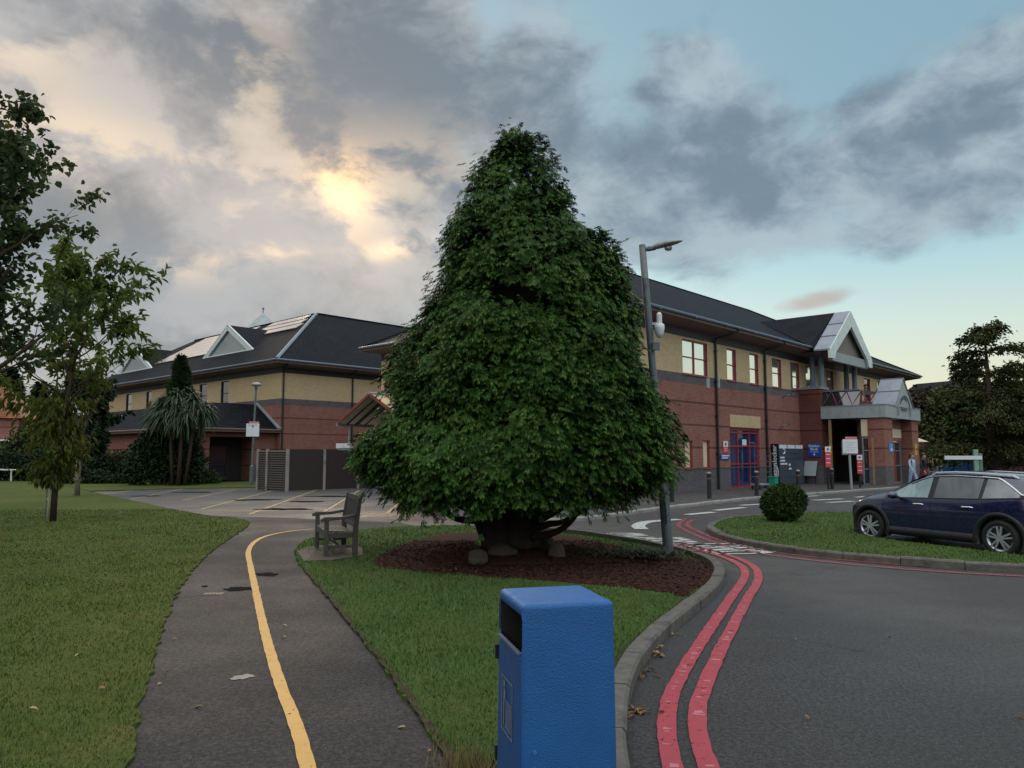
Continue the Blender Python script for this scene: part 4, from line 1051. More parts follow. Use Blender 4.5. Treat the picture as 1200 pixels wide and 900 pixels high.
def zmat(z): return 1 if z < 1.14 else 0 if z < 5.06 else 1 if z < 5.5 else 2 if z < 7.22 else 3  # topmost band under the eaves takes the darkest colour
def window(parent, fp, a, b, c, d_, rows=(.55,), cols=(), frame='red_frame', pane='blind', dep=.10, fw=.055, name='window', sill=True):
    """framed window: frame is the part, its panes and sill the sub-parts"""
    mb = MB()
    def bar(u0,u1,z0,z1,w0=dep-.05,w1=dep+.02):
        P = [fp(u,w_,z) for z in (z0,z1) for w_ in (w0,w1) for u in (u0,u1)]
        mb.add(P, [(0,1,5,4),(2,6,7,3),(0,4,6,2),(1,3,7,5),(4,5,7,6),(0,2,3,1)])
    bar(a,a+fw,c,d_); bar(b-fw,b,c,d_); bar(a+fw,b-fw,c,c+fw); bar(a+fw,b-fw,d_-fw,d_)
    for r in rows: z = c+(d_-c)*r; bar(a+fw,b-fw,z-fw*.4,z+fw*.4)
    for k in cols: u = a+(b-a)*k; bar(u-fw*.5,u+fw*.5,c+fw,d_-fw,dep-.045,dep+.02)
    f = mb.build(name, M[frame], parent)
    g = MB(); g.poly([fp(a+.01,dep+.005,c+.01),fp(b-.01,dep+.005,c+.01),fp(b-.01,dep+.005,d_-.01),fp(a+.01,dep+.005,d_-.01)])
    g.build('pane', M[pane], f)
    if sill:
        m2 = MB(); P = [fp(u,w_,z) for z in (c-.05,c-.004) for w_ in (-.05,dep-.06) for u in (a-.03,b+.03)]
        m2.add(P, [(0,1,5,4),(2,6,7,3),(0,4,6,2),(1,3,7,5),(4,5,7,6),(0,2,3,1)]); m2.build('sill', M[frame], f)
    return f
def glassmat(name, base, coat=.6, rough=.05, var=.3):
    m, t_, b = material(name); v = t_.co()
    t_.set(b.inputs['Base Color'], t_.mix(t_.noise(v, 1.3, 3), dim(base,1-var), dim(base,1+var))); b.inputs['Roughness'].default_value = rough
    b.inputs['Specular IOR Level'].default_value = .9; b.inputs['IOR'].default_value = 1.6; b.inputs['Coat Weight'].default_value = coat; b.inputs['Coat IOR'].default_value = 1.7; b.inputs['Coat Roughness'].default_value = .02
    return m
M['pane_sky'] = glassmat('sky_reflecting_pane', (.86,.90,.87,1), var=.04); M['pane_sky'].node_tree.nodes['Principled BSDF'].inputs['Metallic'].default_value = .85  # sky reflection is strengthened by the near-white metallic base colour
M['pane_dark'] = glassmat('dark_pane', (.02,.022,.026,1))
M['pane_blue'] = glassmat('blue_tinted_pane', (.012,.035,.115,1))

# ---- the long two-storey block with the entrance
B1 = Frame(5.5, 32.2, RZ); L1x, D1 = 38.3, 17.9
b1 = empty('hospital_building', B1.o, 'long two storey red and yellow brick block with slate roof and gabled entrance', 'building', RZ)
front = lambda u, w_, z: (u, w_, z)
uz = B1.onv
holes, wins = [], []
def win_px(xa, xb, z0=5.5, z1=7.12, v=0.0):
    a, b = uz(xa, 430, v)[0], uz(xb, 430, v)[0]; return (a, b, z0, z1)
W_up = [((800,829),(.5,),(.5,),'pane_sky'),((852,862.5),(.5,),(),'pane_sky'),((878.5,888.5),(.5,),(),'pane_sky'),((904.8,915.2),(.5,),(),'pane_sky'),((926,936.3),(.5,),(),'pane_sky'),
        ((944,953.2),(.45,),(),'pane_sky'),((968,976),(.5,),(),'pane_sky'),((988.6,993.5),(.5,),(),'pane_dark'),((1011.3,1018.8),(.5,),(),'pane_dark'),((1027,1031.6),(.5,),(),'pane_dark'),((1042,1050.8),(),(.5,),'pane_dark')]
for (xa,xb),rows,cols,pane in W_up:
    h = win_px(xa, xb); holes.append(h); wins.append((h, rows, cols, pane))
low = []
for xa, xb in ((803,811.8),(824,831.8)):
    a, b = uz(xa,530)[0], uz(xb,530)[0]; low.append((a, b, 1.14, uz(xa,516)[1]))
da, db = uz(856,535)[0], uz(890.5,535)[0]; door_h = (da, db, .1, uz(873,502.5)[1])
# opening behind the porch (sliding doors) 
po = (18.2, 22.2, .1, 3.3)
mb = MB(); wall_grid(mb, front, 0, L1x, ZB, holes+low+[door_h, po], zmat, .14, 0)
mb.poly([(0,D1,0),(0,D1,7.66),(0,0,7.66),(0,0,0)][::-1], 2) if False else None
def endwall(mb, x, y0, y1, flip):
    for c, d_ in zip(ZB[:-1], ZB[1:]):
        q = [(x,y0,c),(x,y1,c),(x,y1,d_),(x,y0,d_)]; mb.poly(q[::-1] if flip else q, zmat((c+d_)/2))
endwall(mb, 0, 0, D1, True); endwall(mb, L1x, 0, D1, False)
for c, d_ in zip(ZB[:-1], ZB[1:]): mb.poly([(L1x,D1,c),(0,D1,c),(0,D1,d_),(L1x,D1,d_)], zmat((c+d_)/2))
for h in holes+low+[door_h]: pass
mb.build('wall', [M[k] for k in WALLM], b1)
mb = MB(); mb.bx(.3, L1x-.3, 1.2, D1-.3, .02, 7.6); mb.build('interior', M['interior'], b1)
for (a,b,c,d_),rows,cols,pane in wins: window(b1, front, a, b, c, d_, rows, cols, pane=pane)
for a,b,c,d_ in low:
    window(b1, front, a, b, c, d_, (), (), pane='cream', dep=.12, fw=.05)
# door with its side lights
a,b,c,d_ = door_h
f = window(b1, front, a, b, c, d_, (.40,.70,.93), (.30,.70), pane='pane_blue', dep=.12, fw=.10, name='door', sill=False)
mb = MB(); mb.bx(a+(b-a)*.38, a+(b-a)*.40, -.0, .05, 1.0, 1.9); mb.build('handle', M['galv'], f)
mb = MB(); mb.bx(a+(b-a)*.46, a+(b-a)*.60, .095, .101, 2.25, 2.55); mb.build('door_notice', M['sign_white'], f)
a2,b2 = uz(855,493)[0], uz(890.5,493)[0]; z_l, z_h = uz(870,501)[1], uz(870,486.8)[1]
mb = MB(); mb.bx(a2, b2, -.03, .1, z_l, z_h); mb.build('lintel_panel', M['yellow_brick'], b1)
# plinth capping and movement joints
mb = MB(); mb.bx(0, L1x, -.025, 0.0, 1.11, 1.15); mb.build('plinth_cap', M['grey_brick'], b1)
for px in (829.5, 841.5): a_, z_ = uz(px, 448); g = MB(); g.bx(a_-.16, a_+.16, -.02, -.001, z_-.27, z_+.27); g.build('vent_plate', M['pale_grey'], b1)
# roof
OV = .9; ZE = 7.98; ZR = 13.25; YR = D1/2
def hip_roof(mb, x0, x1, y0, y1, ze, zr):
    h = (y1-y0)/2; ym = (y0+y1)/2
    mb.poly([(x0,y0,ze),(x1,y0,ze),(x1-h,ym,zr),(x0+h,ym,zr)]); mb.poly([(x1,y1,ze),(x0,y1,ze),(x0+h,ym,zr),(x1-h,ym,zr)])
    mb.poly([(x0,y1,ze),(x0,y0,ze),(x0+h,ym,zr)]); mb.poly([(x1,y0,ze),(x1,y1,ze),(x1-h,ym,zr)])
mb = MB(); hip_roof(mb, -OV, L1x+OV, -OV, D1+OV, ZE, ZR)
roof = mb.build('roof', M['slate'], b1)
mb = MB(); h = (D1+2*OV)/2
for p, q in [((-OV,-OV,ZE),(h-OV,YR,ZR)),((-OV,D1+OV,ZE),(h-OV,YR,ZR)),((L1x+OV,-OV,ZE),(L1x+OV-h,YR,ZR)),((h-OV,YR,ZR),(L1x+OV-h,YR,ZR))]:
    mb.tube([p, q], .09, 6)
mb.build('ridge_tiles', M['slate'], roof)
# eaves: soffit, fascia, gutter
mb = MB(); zs0, zf0 = 7.60, 7.80
mb.poly([(-OV+.02,-OV+.02,zf0),(0,0,zs0),(L1x,0,zs0),(L1x+OV-.02,-OV+.02,zf0)][::-1]); mb.poly([(-OV+.02,D1+OV,zf0),(0,D1,zs0),(0,0,zs0),(-OV+.02,-OV+.02,zf0)][::-1])
mb.poly([(L1x+OV-.02,-OV+.02,zf0),(L1x,0,zs0),(L1x,D1,zs0),(L1x+OV-.02,D1+OV,zf0)][::-1])
mb.bx(-OV, L1x+OV, -OV, -OV+.03, 7.79, 7.93); mb.bx(-OV, -OV+.03, -OV+.03, D1+OV, 7.79, 7.93); mb.bx(L1x+OV-.03, L1x+OV, -OV+.03, D1+OV, 7.79, 7.93)
mb.build('soffit', M['brown_board'], b1)
mb = MB(); mb.tube([(-OV-.06,-OV-.06,7.97),(L1x+OV+.06,-OV-.06,7.97)], .075, 8); mb.tube([(-OV-.06,-OV-.06,7.97),(-OV-.06,D1+OV,7.97)], .075, 8); mb.tube([(L1x+OV+.06,-OV-.06,7.97),(L1x+OV+.06,D1,7.97)], .075, 8)
for k in range(14): mb.bx(k*3-.05, k*3+.03, -OV-.15, -OV-.02, 7.88, 7.98)
mb.build('gutter', M['steel_blue'], b1)
for px in (838.5, 896.3):
    u_ = uz(px, 480)[0]; mb = MB(); mb.tube([(u_+.75,-OV-.05,7.9),(u_+.7,-OV+.05,7.72),(u_+.05,-.12,7.45),(u_,-.09,7.25),(u_,-.09,.1)], .062, 8)
    for z in (1.8,3.6,5.3,6.8): mb.bx(u_-.09,u_+.09,-.16,-.0,z,z+.06)
    mb.build('downpipe', M['black'], b1)
u_ = uz(1040.5, 450)[0]; mb = MB(); mb.tube([(u_+.4,-OV,7.85),(u_,-.1,7.5),(u_,-.08,.1)], .06, 8); mb.build('downpipe', M['black'], b1)
# small wall lamp heads on brackets
for px, py in ((917,463.5),(913.5,499)):
    u_, z_ = uz(px, py); mb = MB(); mb.tube([(u_-.1,0,z_-.15),(u_-.05,-.25,z_),(u_+.25,-.45,z_+.08)], .03, 6); mb.bx(u_+.15,u_+.42,-.53,-.38,z_+.04,z_+.12)
    mb.build('wall_lamp', M['galv'], b1)
# the dark brick stair bay that carries the gable columns
GU0, GU1, GC = 16.35, 23.55, 19.95
BQ = 1.25; bx0 = uz(937.3,500)[0]; bu1 = bx0+1.05
mb = MB()
for x0_, x1_ in ((bx0, bx0+1.2), (GU1-.8, GU1+.4)):
    mb = MB()
    for c, d_, m_ in ((.0,1.14,1),(1.14,5.55,0)): mb.bx(x0_, x1_, -BQ, -.001, c, d_, m_)
    bay = mb.build('brick_bay', [M['dark_brick'], M['grey_brick']], b1)
    mb = MB(); mb.bx(x0_-.06, x1_+.06, -BQ-.06, -.0, 5.555, 5.68); mb.build('coping', M['lead'], bay)
for u_ in (bx0+.72, GU1-.35):
    for dq in (.22, .72):
        mb = MB(); mb.lathe([(.20,5.68),(.20,5.76),(.155,5.8),(.155,7.6),(.19,7.64),(.19,7.7)], (u_, -BQ+dq-.05, 0), 14); mb.build('column', M['steel_blue'], b1, smooth=False)
# gable over the entrance
GQ = 2.05; HW = (GU1-GU0)/2; ZA, ZG = 10.45, 7.80
slope = (ZA-ZG)/HW
g = MB()
yb = (ZA-ZE)/((ZR-ZE)/(YR+OV))-OV           # where its ridge meets the main slope
g.poly([(GU0,-GQ+.9,ZG),(GC,-GQ+.9,ZA),(GC,yb,ZA),(GU0,-OV+.0,ZG+.25)][::-1]); g.poly([(GU1,-GQ+.9,ZG),(GC,-GQ+.9,ZA),(GC,yb,ZA),(GU1,-OV,ZG+.25)])
gr = g.build('gable_roof', M['slate'], b1)
g = MB()
for sgn in (-1,1):
    e0 = GC+sgn*HW; g.add([(e0,-GQ,ZG),(GC,-GQ,ZA),(GC,-GQ+.9,ZA),(e0,-GQ+.9,ZG),(e0,-GQ,ZG-.1),(GC,-GQ,ZA-.1),(GC,-GQ+.9,ZA-.1),(e0,-GQ+.9,ZG-.1)],
      [(0,1,2,3),(7,6,5,4),(0,4,5,1),(3,2,6,7),(0,3,7,4)])
    for k in (.33,.66): g.bar((e0+(GC-e0)*k,-GQ,ZG+(ZA-ZG)*k+.02),(e0+(GC-e0)*k,-GQ+.9,ZG+(ZA-ZG)*k+.02),.05,.04)
g.build('lead_flashing', M['lead'], gr)
g = MB()                                      # barge boards: a chevron band with squared feet
bw = .78
for sgn in (-1,1):
    e0 = GC+sgn*HW; fi = .62
    pts = [(e0,ZG-.02),(GC,ZA+.0),(GC,ZA-bw*1.25),(e0-sgn*(fi+.25),ZG+ (HW-(HW-fi-.25))*slope-bw*1.0),(e0-sgn*fi,ZG-.55),(e0,ZG-.55)]
    V = [(x,-GQ-.05,z) for x,z in pts]+[(x,-GQ+.10,z) for x,z in pts]; n_ = len(pts)
    fs = [tuple(range(n_)), tuple(range(n_,2*n_))[::-1]]+[(i,i+n_,(i+1)%n_+n_,(i+1)%n_) for i in range(n_)]
    g.add(V, fs)
o = g.build('barge_board', M['aqua_white'], b1)
bm = bmesh.new(); bm.from_mesh(o.data); bmesh.ops.recalc_face_normals(bm, faces=bm.faces); bm.to_mesh(o.data); bm.free()
g = MB(); g.poly([(GU0+.5,-GQ+.35,ZG-.1),(GU1-.5,-GQ+.35,ZG-.1),(GC,-GQ+.35,ZA-.25)]); g.build('tympanum', M['tymp'], b1)
g = MB(); g.bx(GU0+.7, GU1-.3, -GQ+.12, -GQ+.34, ZG-.62, ZG-.08); 
g.build('gable_beam', M['pale_grey'], b1)
g = MB(); g.poly([(GU0+.05,-GQ+.36,ZG-.13),(GU1-.05,-GQ+.36,ZG-.13),(GU1-.05,-.02,ZG-.13),(GU0+.05,-.02,ZG-.13)][::-1]); g.build('gable_soffit', M['brown_board'], b1)
# entrance canopy: fascia, pediment, piers, railings
CU0 = bx0; CU1 = CU0+6.6; CQ = 4.75; ZC0, ZC1 = 3.80, 4.48
g = MB()
g.bx(CU0-.06, CU0+.06, -CQ, -BQ-.01, ZC0, ZC1); g.bx(CU0+.061, CU1-.061, -CQ, -CQ+.12, ZC0, ZC1); g.bx(CU1-.06, CU1+.06, -CQ, -BQ-.01, ZC0, ZC1)
g.build('canopy_fascia', M['pale_grey'], b1)
g = MB(); g.bx(CU0-.08, CU1+.08, -CQ-.03, -BQ, ZC1+.002, ZC1+.05); 
for k in (1.6,3.2): g.bx(CU0-.068, CU0-.058, -BQ-k-.01, -BQ-k+.01, ZC0, ZC1)
g.bx(CU0+.1, CU1-.1, -CQ+.15, -.02, ZC0+.1, ZC0+.14); g.build('canopy_roof', M['lead'], b1)
pc_ = CU0+3.25; pw_ = 1.75; pz = ZC1+1.62                    # pediment
g = MB(); V = [(pc_-pw_,ZC1-.02),(pc_+pw_,ZC1-.02),(pc_+.12,pz),(pc_-.12,pz)]
g.add([(x,-CQ-.04,z) for x,z in V]+[(x,-CQ+.1,z) for x,z in V], [(0,1,2,3),(7,6,5,4),(0,4,5,1),(1,5,6,2),(2,6,7,3),(3,7,4,0)])
ped = g.build('pediment', M['pale_grey'], b1)
g = MB()
for sgn in (-1,1):
    g.add([(pc_+sgn*(pw_+.1),-CQ-.09,ZC1+.05),(pc_,-CQ-.09,pz+.10),(pc_,-CQ+1.15,pz+.10),(pc_+sgn*(pw_+.1),-CQ+1.15,ZC1+.05),(pc_+sgn*(pw_+.1),-CQ-.09,ZC1-.0+.0),(pc_,-CQ-.09,pz+.03),(pc_,-CQ+1.15,pz+.03),(pc_+sgn*(pw_+.1),-CQ+1.15,ZC1)],
          [(0,1,2,3),(7,6,5,4),(0,4,5,1),(3,2,6,7),(0,3,7,4)])
    for k in (.5,.97): g.bar((pc_+sgn*(pw_+.1)*(1-k),-CQ-.09,ZC1+.07+(pz+.05-ZC1)*k),(pc_+sgn*(pw_+.1)*(1-k),-CQ+1.15,ZC1+.07+(pz+.05-ZC1)*k),.05,.05)
g.build('pediment_roof', M['lead'], ped)
arc = [(pc_+1.15*math.cos(a), -CQ-.06, ZC1-.32+1.0*math.sin(a)+0.02) for a in np.linspace(math.pi, 0, 15)]
g = MB(); g.tube([(pc_-1.15,-CQ-.06,ZC1-.52)]+arc+[(pc_+1.15,-CQ-.06,ZC1-.52)], .035, 5); g.build('arch_moulding', M['lead'], ped)
M['letter_grey'] = plain('grey_lettering', (.1,.12,.16), .5)
text_obj('lettering', 'BLOCK', .30, M['letter_grey'], ped, face_m((pc_+.05,-CQ-.055,ZC1-.12),(1,0,0),(0,0,1)), extrude=.01, bold=.005)
for i, ch in enumerate('SHELDON'):
    a = math.radians(140-i*80/6); r_ = .82
    text_obj('lettering', ch, .27, M['letter_grey'], ped, face_m((pc_+(r_+.05)*math.cos(a),-CQ-.055,ZC1-.32+.95*math.sin(a)*.9),(math.sin(a),0,-math.cos(a)),(math.cos(a),0,math.sin(a))), extrude=.01)
for x0_, x1_ in ((CU0+.05,CU0+1.5),(CU1-1.35,CU1-.05)):
    g = MB()
    for c, d_, m_ in ((.08,1.14,1),(1.14,ZC0,0)): g.bx(x0_, x1_, -CQ+.14, -CQ+1.0, c, d_-.003, m_)
    g.build('pier', [M['red_brick'], M['grey_brick']], b1)
g = MB()                                                   # cross wall and doors between the piers
g.bx(CU0+1.5, CU1-1.35, -CQ+.72, -CQ+.9, 2.55, ZC0-.01); g.build('pier_wall', M['red_brick'], b1)
g = MB(); g.bx(CU0+1.9, CU1-1.5, -CQ+.69, -CQ+.719, 2.75, 3.25); g.build('cream_panel', M['cream'], b1)
fp = lambda u, w_, z: (u, -CQ+.75+w_, z)
f = window(b1, fp, CU0+1.55, CU1-1.4, .1, 2.52, (.42,.78), (.33,.67), frame='lead', pane='pane_dark', dep=.08, fw=.07, name='entrance_door', sill=False)
g = MB(); g.bx(CU0+1.55+1.0, CU1-1.4-1.0, -CQ+.78, -CQ+.80, .2, 1.9); g.build('door_panel', plain('dark_red_door', (.2,.012,.02), .5), f)
# side of the porch: return wall with its own doorway, cream fascia and pale posts
sp_ = lambda q, w_, z: (CU0+.12+w_, -q, z)
vq = lambda px, py: -B1.onu(px, py, CU0+.12)[0]
q1, q2 = vq(1010,530), vq(1028,530)
g = MB(); g.bx(CU0+.12, CU0+.3, -q2, -q1, 2.75, ZC0-.01); g.build('porch_side_wall', M['dark_brick'], b1)
g = MB(); g.bx(CU0+.09, CU0+.119, -q2+.05, -q1-.02, 2.78, 3.72); g.build('cream_panel', M['cream'], b1)
f = window(b1, sp_, q1+.03, q2-.03, .1, 2.73, (.33,.72), (.5,), frame='lead', pane='pane_dark', dep=.06, fw=.07, name='side_door', sill=False)
for px, w_, zt_2 in ((974.5,.075,ZC0-.02),(1024,.06,2.7)):
    q_ = vq(px, 540); g = MB(); g.bx(CU0+.04, CU0+.11, -q_-w_, -q_+w_, .1, zt_2); g.build('timber_post', plain('tan_post', (.27,.18,.09), .6), b1)
q_a, q_b = vq(983,530), vq(1000,530)
g = MB(); g.bx(CU0+.6, CU0+.64, -q_b, -q_a, 1.75, 2.55); g.build('notice_panel', plain('pale_green_notice', (.25,.36,.32), .5), b1)
# railing with red braces above the canopy
M['brace_red'] = plain('dull_red_paint', (.11,.028,.032), .5)
g = MB(); zt_ = 5.42; xr = CU0+.45
g.bar((xr,-BQ+.1,zt_),(xr,-CQ+1.45,zt_),.09,.08); rail = g.build('railing', M['steel_blue'], b1)
for k in range(7):
    y_ = -BQ-.05-k*.42; g = MB(); g.bar((xr,y_ if k%2 else y_-.42,zt_-.03),(CU0+.1,y_-.42 if k%2 else y_,ZC1+.06),.045,.045); g.build('brace', M['brace_red'], rail)
g = MB(); g.poly([(xr+.02,-BQ,zt_-.04),(CU0+.08,-BQ,ZC1+.06),(CU0+.08,-CQ+1.4,ZC1+.06),(xr+.02,-CQ+1.4,zt_-.04)]); g.poly([(xr+.05,-BQ,zt_-.04),(CU1-.5,-BQ,zt_+.1),(CU1-.5,-CQ+1.4,zt_+.1),(xr+.05,-CQ+1.4,zt_-.04)])
g.build('rooflight', M['pane_dark'], b1)

# ---- the left block, an L round its corner
B2 = Frame(-15.4, 50.5, RZ)
b2 = empty('hospital_building', B2.o, 'left yellow and red brick block with hipped slate roof, glazed gablets and solar panels', 'building', RZ)
LA, LB, DW = 36.0, 30.0, 14.4
left = lambda s_, w_, z: (w_, s_, z)
vz = B2.onu
holes2 = []
for xa, xb in ((268,259),(242.5,234),(178,172),(155,148.5)):
    a, b = sorted((vz(xa,455)[0], vz(xb,455)[0])); holes2.append((a, b, 5.52, 7.15))
mb = MB(); wall_grid(mb, left, 0, LA, ZB, holes2, zmat, .14, 0, True)
for c, d_ in zip(ZB[:-1], ZB[1:]):
    mb.poly([(0,0,c),(LB,0,c),(LB,0,d_),(0,0,d_)], zmat((c+d_)/2))
    mb.poly([(LB,0,c),(LB,DW,c),(LB,DW,d_),(LB,0,d_)], zmat((c+d_)/2)); mb.poly([(0,LA,c),(0,LA,d_),(DW,LA,d_),(DW,LA,c)], zmat((c+d_)/2))
    mb.poly([(DW,LA,c),(DW,LA,d_),(DW,DW,d_),(DW,DW,c)], zmat((c+d_)/2)); mb.poly([(DW,DW,c),(DW,DW,d_),(LB,DW,d_),(LB,DW,c)], zmat((c+d_)/2))
mb.build('wall', [M[k] for k in WALLM], b2)
for a,b,c,d_ in holes2: window(b2, left, a, b, c, d_, (.45,), (), frame='dark_tone', pane='pane_dark', dep=.1, fw=.05)
mb = MB(); H = DW/2; E0 = -OV; I = DW+OV
Cc = (H,H,13.1); ze, zr = ZE, 13.1
mb.poly([(E0,LA+OV,ze),(E0,E0,ze),Cc,(H,LA-H,zr)]); mb.poly([(E0,E0,ze),(LB+OV,E0,ze),(LB-H,H,zr),Cc])
mb.poly([(I,I,ze),(I,LA+OV,ze),(H,LA-H,zr),Cc]); mb.poly([(LB+OV,I,ze),(I,I,ze),Cc,(LB-H,H,zr)])
mb.poly([(I,LA+OV,ze),(E0,LA+OV,ze),(H,LA-H,zr)]); mb.poly([(LB+OV,E0,ze),(LB+OV,I,ze),(LB-H,H,zr)])
roof2 = mb.build('roof', M['slate'], b2)
mb = MB(); mb.tube([(E0,E0,ze+.03),Cc], .13, 6); mb.build('hip_flashing', M['lead'], roof2)
mb = MB(); mb.tube([Cc,(H,LA-H,zr)], .10, 6); mb.tube([Cc,(LB-H,H,zr)], .10, 6); mb.build('ridge_tiles', M['slate'], roof2)
mb = MB()
mb.poly([(E0+.02,E0+.02,zf0),(0,0,zs0),(LB,0,zs0),(LB+OV,E0+.02,zf0)][::-1]); mb.poly([(E0+.02,LA+OV,zf0),(0,LA,zs0),(0,0,zs0),(E0+.02,E0+.02,zf0)][::-1])
mb.bx(E0, LB+OV, E0, E0+.03, 7.78, 7.93); mb.bx(E0, E0+.03, E0+.03, LA+OV, 7.78, 7.93); mb.build('soffit', M['brown_board'], b2)
mb = MB(); mb.tube([(E0-.06,E0-.06,7.97),(LB+OV,E0-.06,7.97)], .075, 8); mb.tube([(E0-.06,E0-.06,7.97),(E0-.06,LA+OV,7.97)], .075, 8); mb.build('gutter', M['steel_blue'], b2)
for u_ in (.12, B2.onv(412,480)[0]):
    mb = MB(); mb.tube([(u_-.2,E0,7.9),(u_-.1,-.5,7.55),(u_,-.09,7.2),(u_,-.09,.1)], .06, 8); mb.build('downpipe', M['black'], b2)
rs = (zr-ze)/(H+OV)                                       # slope of the roof
for s0 in (7.1, 25.4):                                    # glazed triangular gablets on the left slope
    xg = 1.75; zb_ = ze+rs*(xg+OV)-.25; w_ = 8.0; za_ = zb_+2.45; c_ = s0+w_/2; xb_ = (za_-ze)/rs-OV
    g = MB(); g.poly([(xg-.1,s0-.15,zb_-.05),(xg-.1,c_,za_+.08),(xb_,c_,za_+.08),(xg+.35,s0-.15,zb_-.05)][::-1]); g.poly([(xg-.1,s0+w_+.15,zb_-.05),(xg-.1,c_,za_+.08),(xb_,c_,za_+.08),(xg+.35,s0+w_+.15,zb_-.05)])
    gt = g.build('gablet', M['slate'], b2)
    g = MB(); g.poly([(xg+.06,s0+.3,zb_),(xg+.06,c_,za_-.2),(xg+.06,s0+w_-.3,zb_)]); g.build('pane', glassmat('pale_gablet_glass', (.16,.2,.2,1), .8), gt)
    g = MB()
    for p, q in [((s0,zb_),(c_,za_-.16)),((c_,za_-.16),(s0+w_,zb_))]: g.bar((xg-.02,p[0],p[1]+.05),(xg-.02,q[0],q[1]+.05),.14,.42,up=(1,0,0)) if False else g.bar((xg-.02,p[0],p[1]+.05),(xg-.02,q[0],q[1]+.05),.14,.40,up=(0,0,1))
    g.bx(xg-.1,xg+.05,s0+.05,s0+w_-.05,zb_-.12,zb_+.28); g.build('gablet_frame', M['aqua_white'], gt)
def on_slope(s_, f, lift=.07):                            # point on the left slope: along s, f = 0 eave .. 1 ridge
    x = E0+(H+OV)*f; return Vector((x, s_, ze+(zr-ze)*f))+Vector((-rs,0,1)).normalized()*lift
nS = Vector((-rs,0,1)).normalized()
for (sa, sb, sc_, sd_, f0, f1) in ((13.6,26.0,15.6,27.5,.36,.985),(8.3,9.6,8.3,16.5,.62,.985)):
    pass
def panel_field(rows):
    for (s0,s1,f0,f1) in rows:
        n_ = max(1,int(round((s1-s0)/1.7))); 
        for k in range(n_):
            a, b = s0+(s1-s0)*k/n_+.015, s0+(s1-s0)*(k+1)/n_-.015
            P = [on_slope(a,f0,.05),on_slope(b,f0,.05),on_slope(b,f1,.05),on_slope(a,f1,.05)]; Q = [p+nS*.06 for p in P]
            yield P+Q
rowsP = []
for i, f0 in enumerate(np.linspace(.40,.86,6)): rowsP.append((13.4+i*.35, 26.2-i*.15, f0, f0+.088))
for i, f0 in enumerate(np.linspace(.66,.88,3)): rowsP.append((E0+(H+OV)*(f0+.088)+.5, 13.0+i*.1, f0, f0+.088))
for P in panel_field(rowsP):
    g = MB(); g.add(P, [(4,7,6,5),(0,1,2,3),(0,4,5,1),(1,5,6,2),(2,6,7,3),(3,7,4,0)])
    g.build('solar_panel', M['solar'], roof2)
# lantern pyramid above the ridge
lp = B2.loc(at(308,378,73)); g = MB()
zz = at(308,380,73).z-1.2; g.bx(lp.x-1.4,lp.x+1.4,lp.y-1.4,lp.y+1.4,zz-3,zz); g.add([(lp.x-1.7,lp.y-1.7,zz),(lp.x+1.7,lp.y-1.7,zz),(lp.x+1.7,lp.y+1.7,zz),(lp.x-1.7,lp.y+1.7,zz),(lp.x,lp.y,zz+2.35)],[(3,2,1,0),(0,1,4),(1,2,4),(2,3,4),(3,0,4)])
ln = g.build('lantern', plain('lantern_lead', (.36,.43,.43), .5, grime=.3), b2); g = MB(); g.tube([(lp.x,lp.y,zz+2.2),(lp.x,lp.y,zz+2.85)], .05, 6); g.ball((lp.x,lp.y,zz+2.75),.12); g.build('finial', M['lead'], ln)
# single-storey wing round the left side
X0, YL, ZE2, ZT2 = -6.3, 36.0, 3.42, 5.2
g = MB(); g.poly([(X0,0,ZE2),(0,0,ZE2),(0,3,ZT2),(X0+3,3,ZT2)]); g.poly([(X0,YL,ZE2),(X0,0,ZE2),(X0+3,3,ZT2),(X0+3,YL,ZT2)]); g.poly([(X0+3,3,ZT2),(0,3,ZT2),(0,YL,ZT2),(X0+3,YL,ZT2)])
lr = g.build('lean_to_roof', M['slate'], b2)
g = MB(); g.bar((.03,-.05,ZE2+.05),(.03,3.05,ZT2+.1),.34,.12); g.build('flashing', M['pale_grey'], lr)
g = MB(); g.tube([(X0-.05,YL,ZE2-.05),(X0-.05,-.05,ZE2-.05),(0,-.05,ZE2-.05)], .06, 6); g.bx(X0,0,0,.03,ZE2-.22,ZE2-.06); g.bx(X0,X0+.03,.03,YL,ZE2-.22,ZE2-.06); g.build('gutter', M['brown_board'], b2)
g = MB(); zb2 = [.0,1.14,3.36]; wx, wy = X0+.6, .6
zm2 = lambda z: 1 if z < 1.14 else 0
wall_grid(g, lambda s_,w_,z: (wx+w_, s_, z), wy, YL, zb2, [], zm2, .1, 0, True)
wall_grid(g, lambda u_,w_,z: (u_, wy+w_, z), wx, 0, zb2, [(wx+1.2,wx+4.2,.05,2.9)], zm2, 1.6, 0)
g.build('wing_wall', [M['red_brick'], M['grey_brick']], b2)
g = MB(); g.bx(wx+1.2,wx+4.2,wy+1.6,wy+1.7,.0,3.0); g.build('porch_back', M['interior'], b2)
f = window(b2, lambda u_,w_,z: (u_, wy+1.5+w_, z), wx+2.0, wx+3.2, .1, 2.3, (.45,), (), frame='dark_tone', pane='pane_dark', dep=.08, fw=.08, name='door', sill=False)
g = MB(); s_ = B2.onu(162,525,wx)[0]; g.bx(wx-.12,wx-.001,s_-.15,s_+.15,2.05,2.4); g.build('wall_lamp', M['white'], b2)

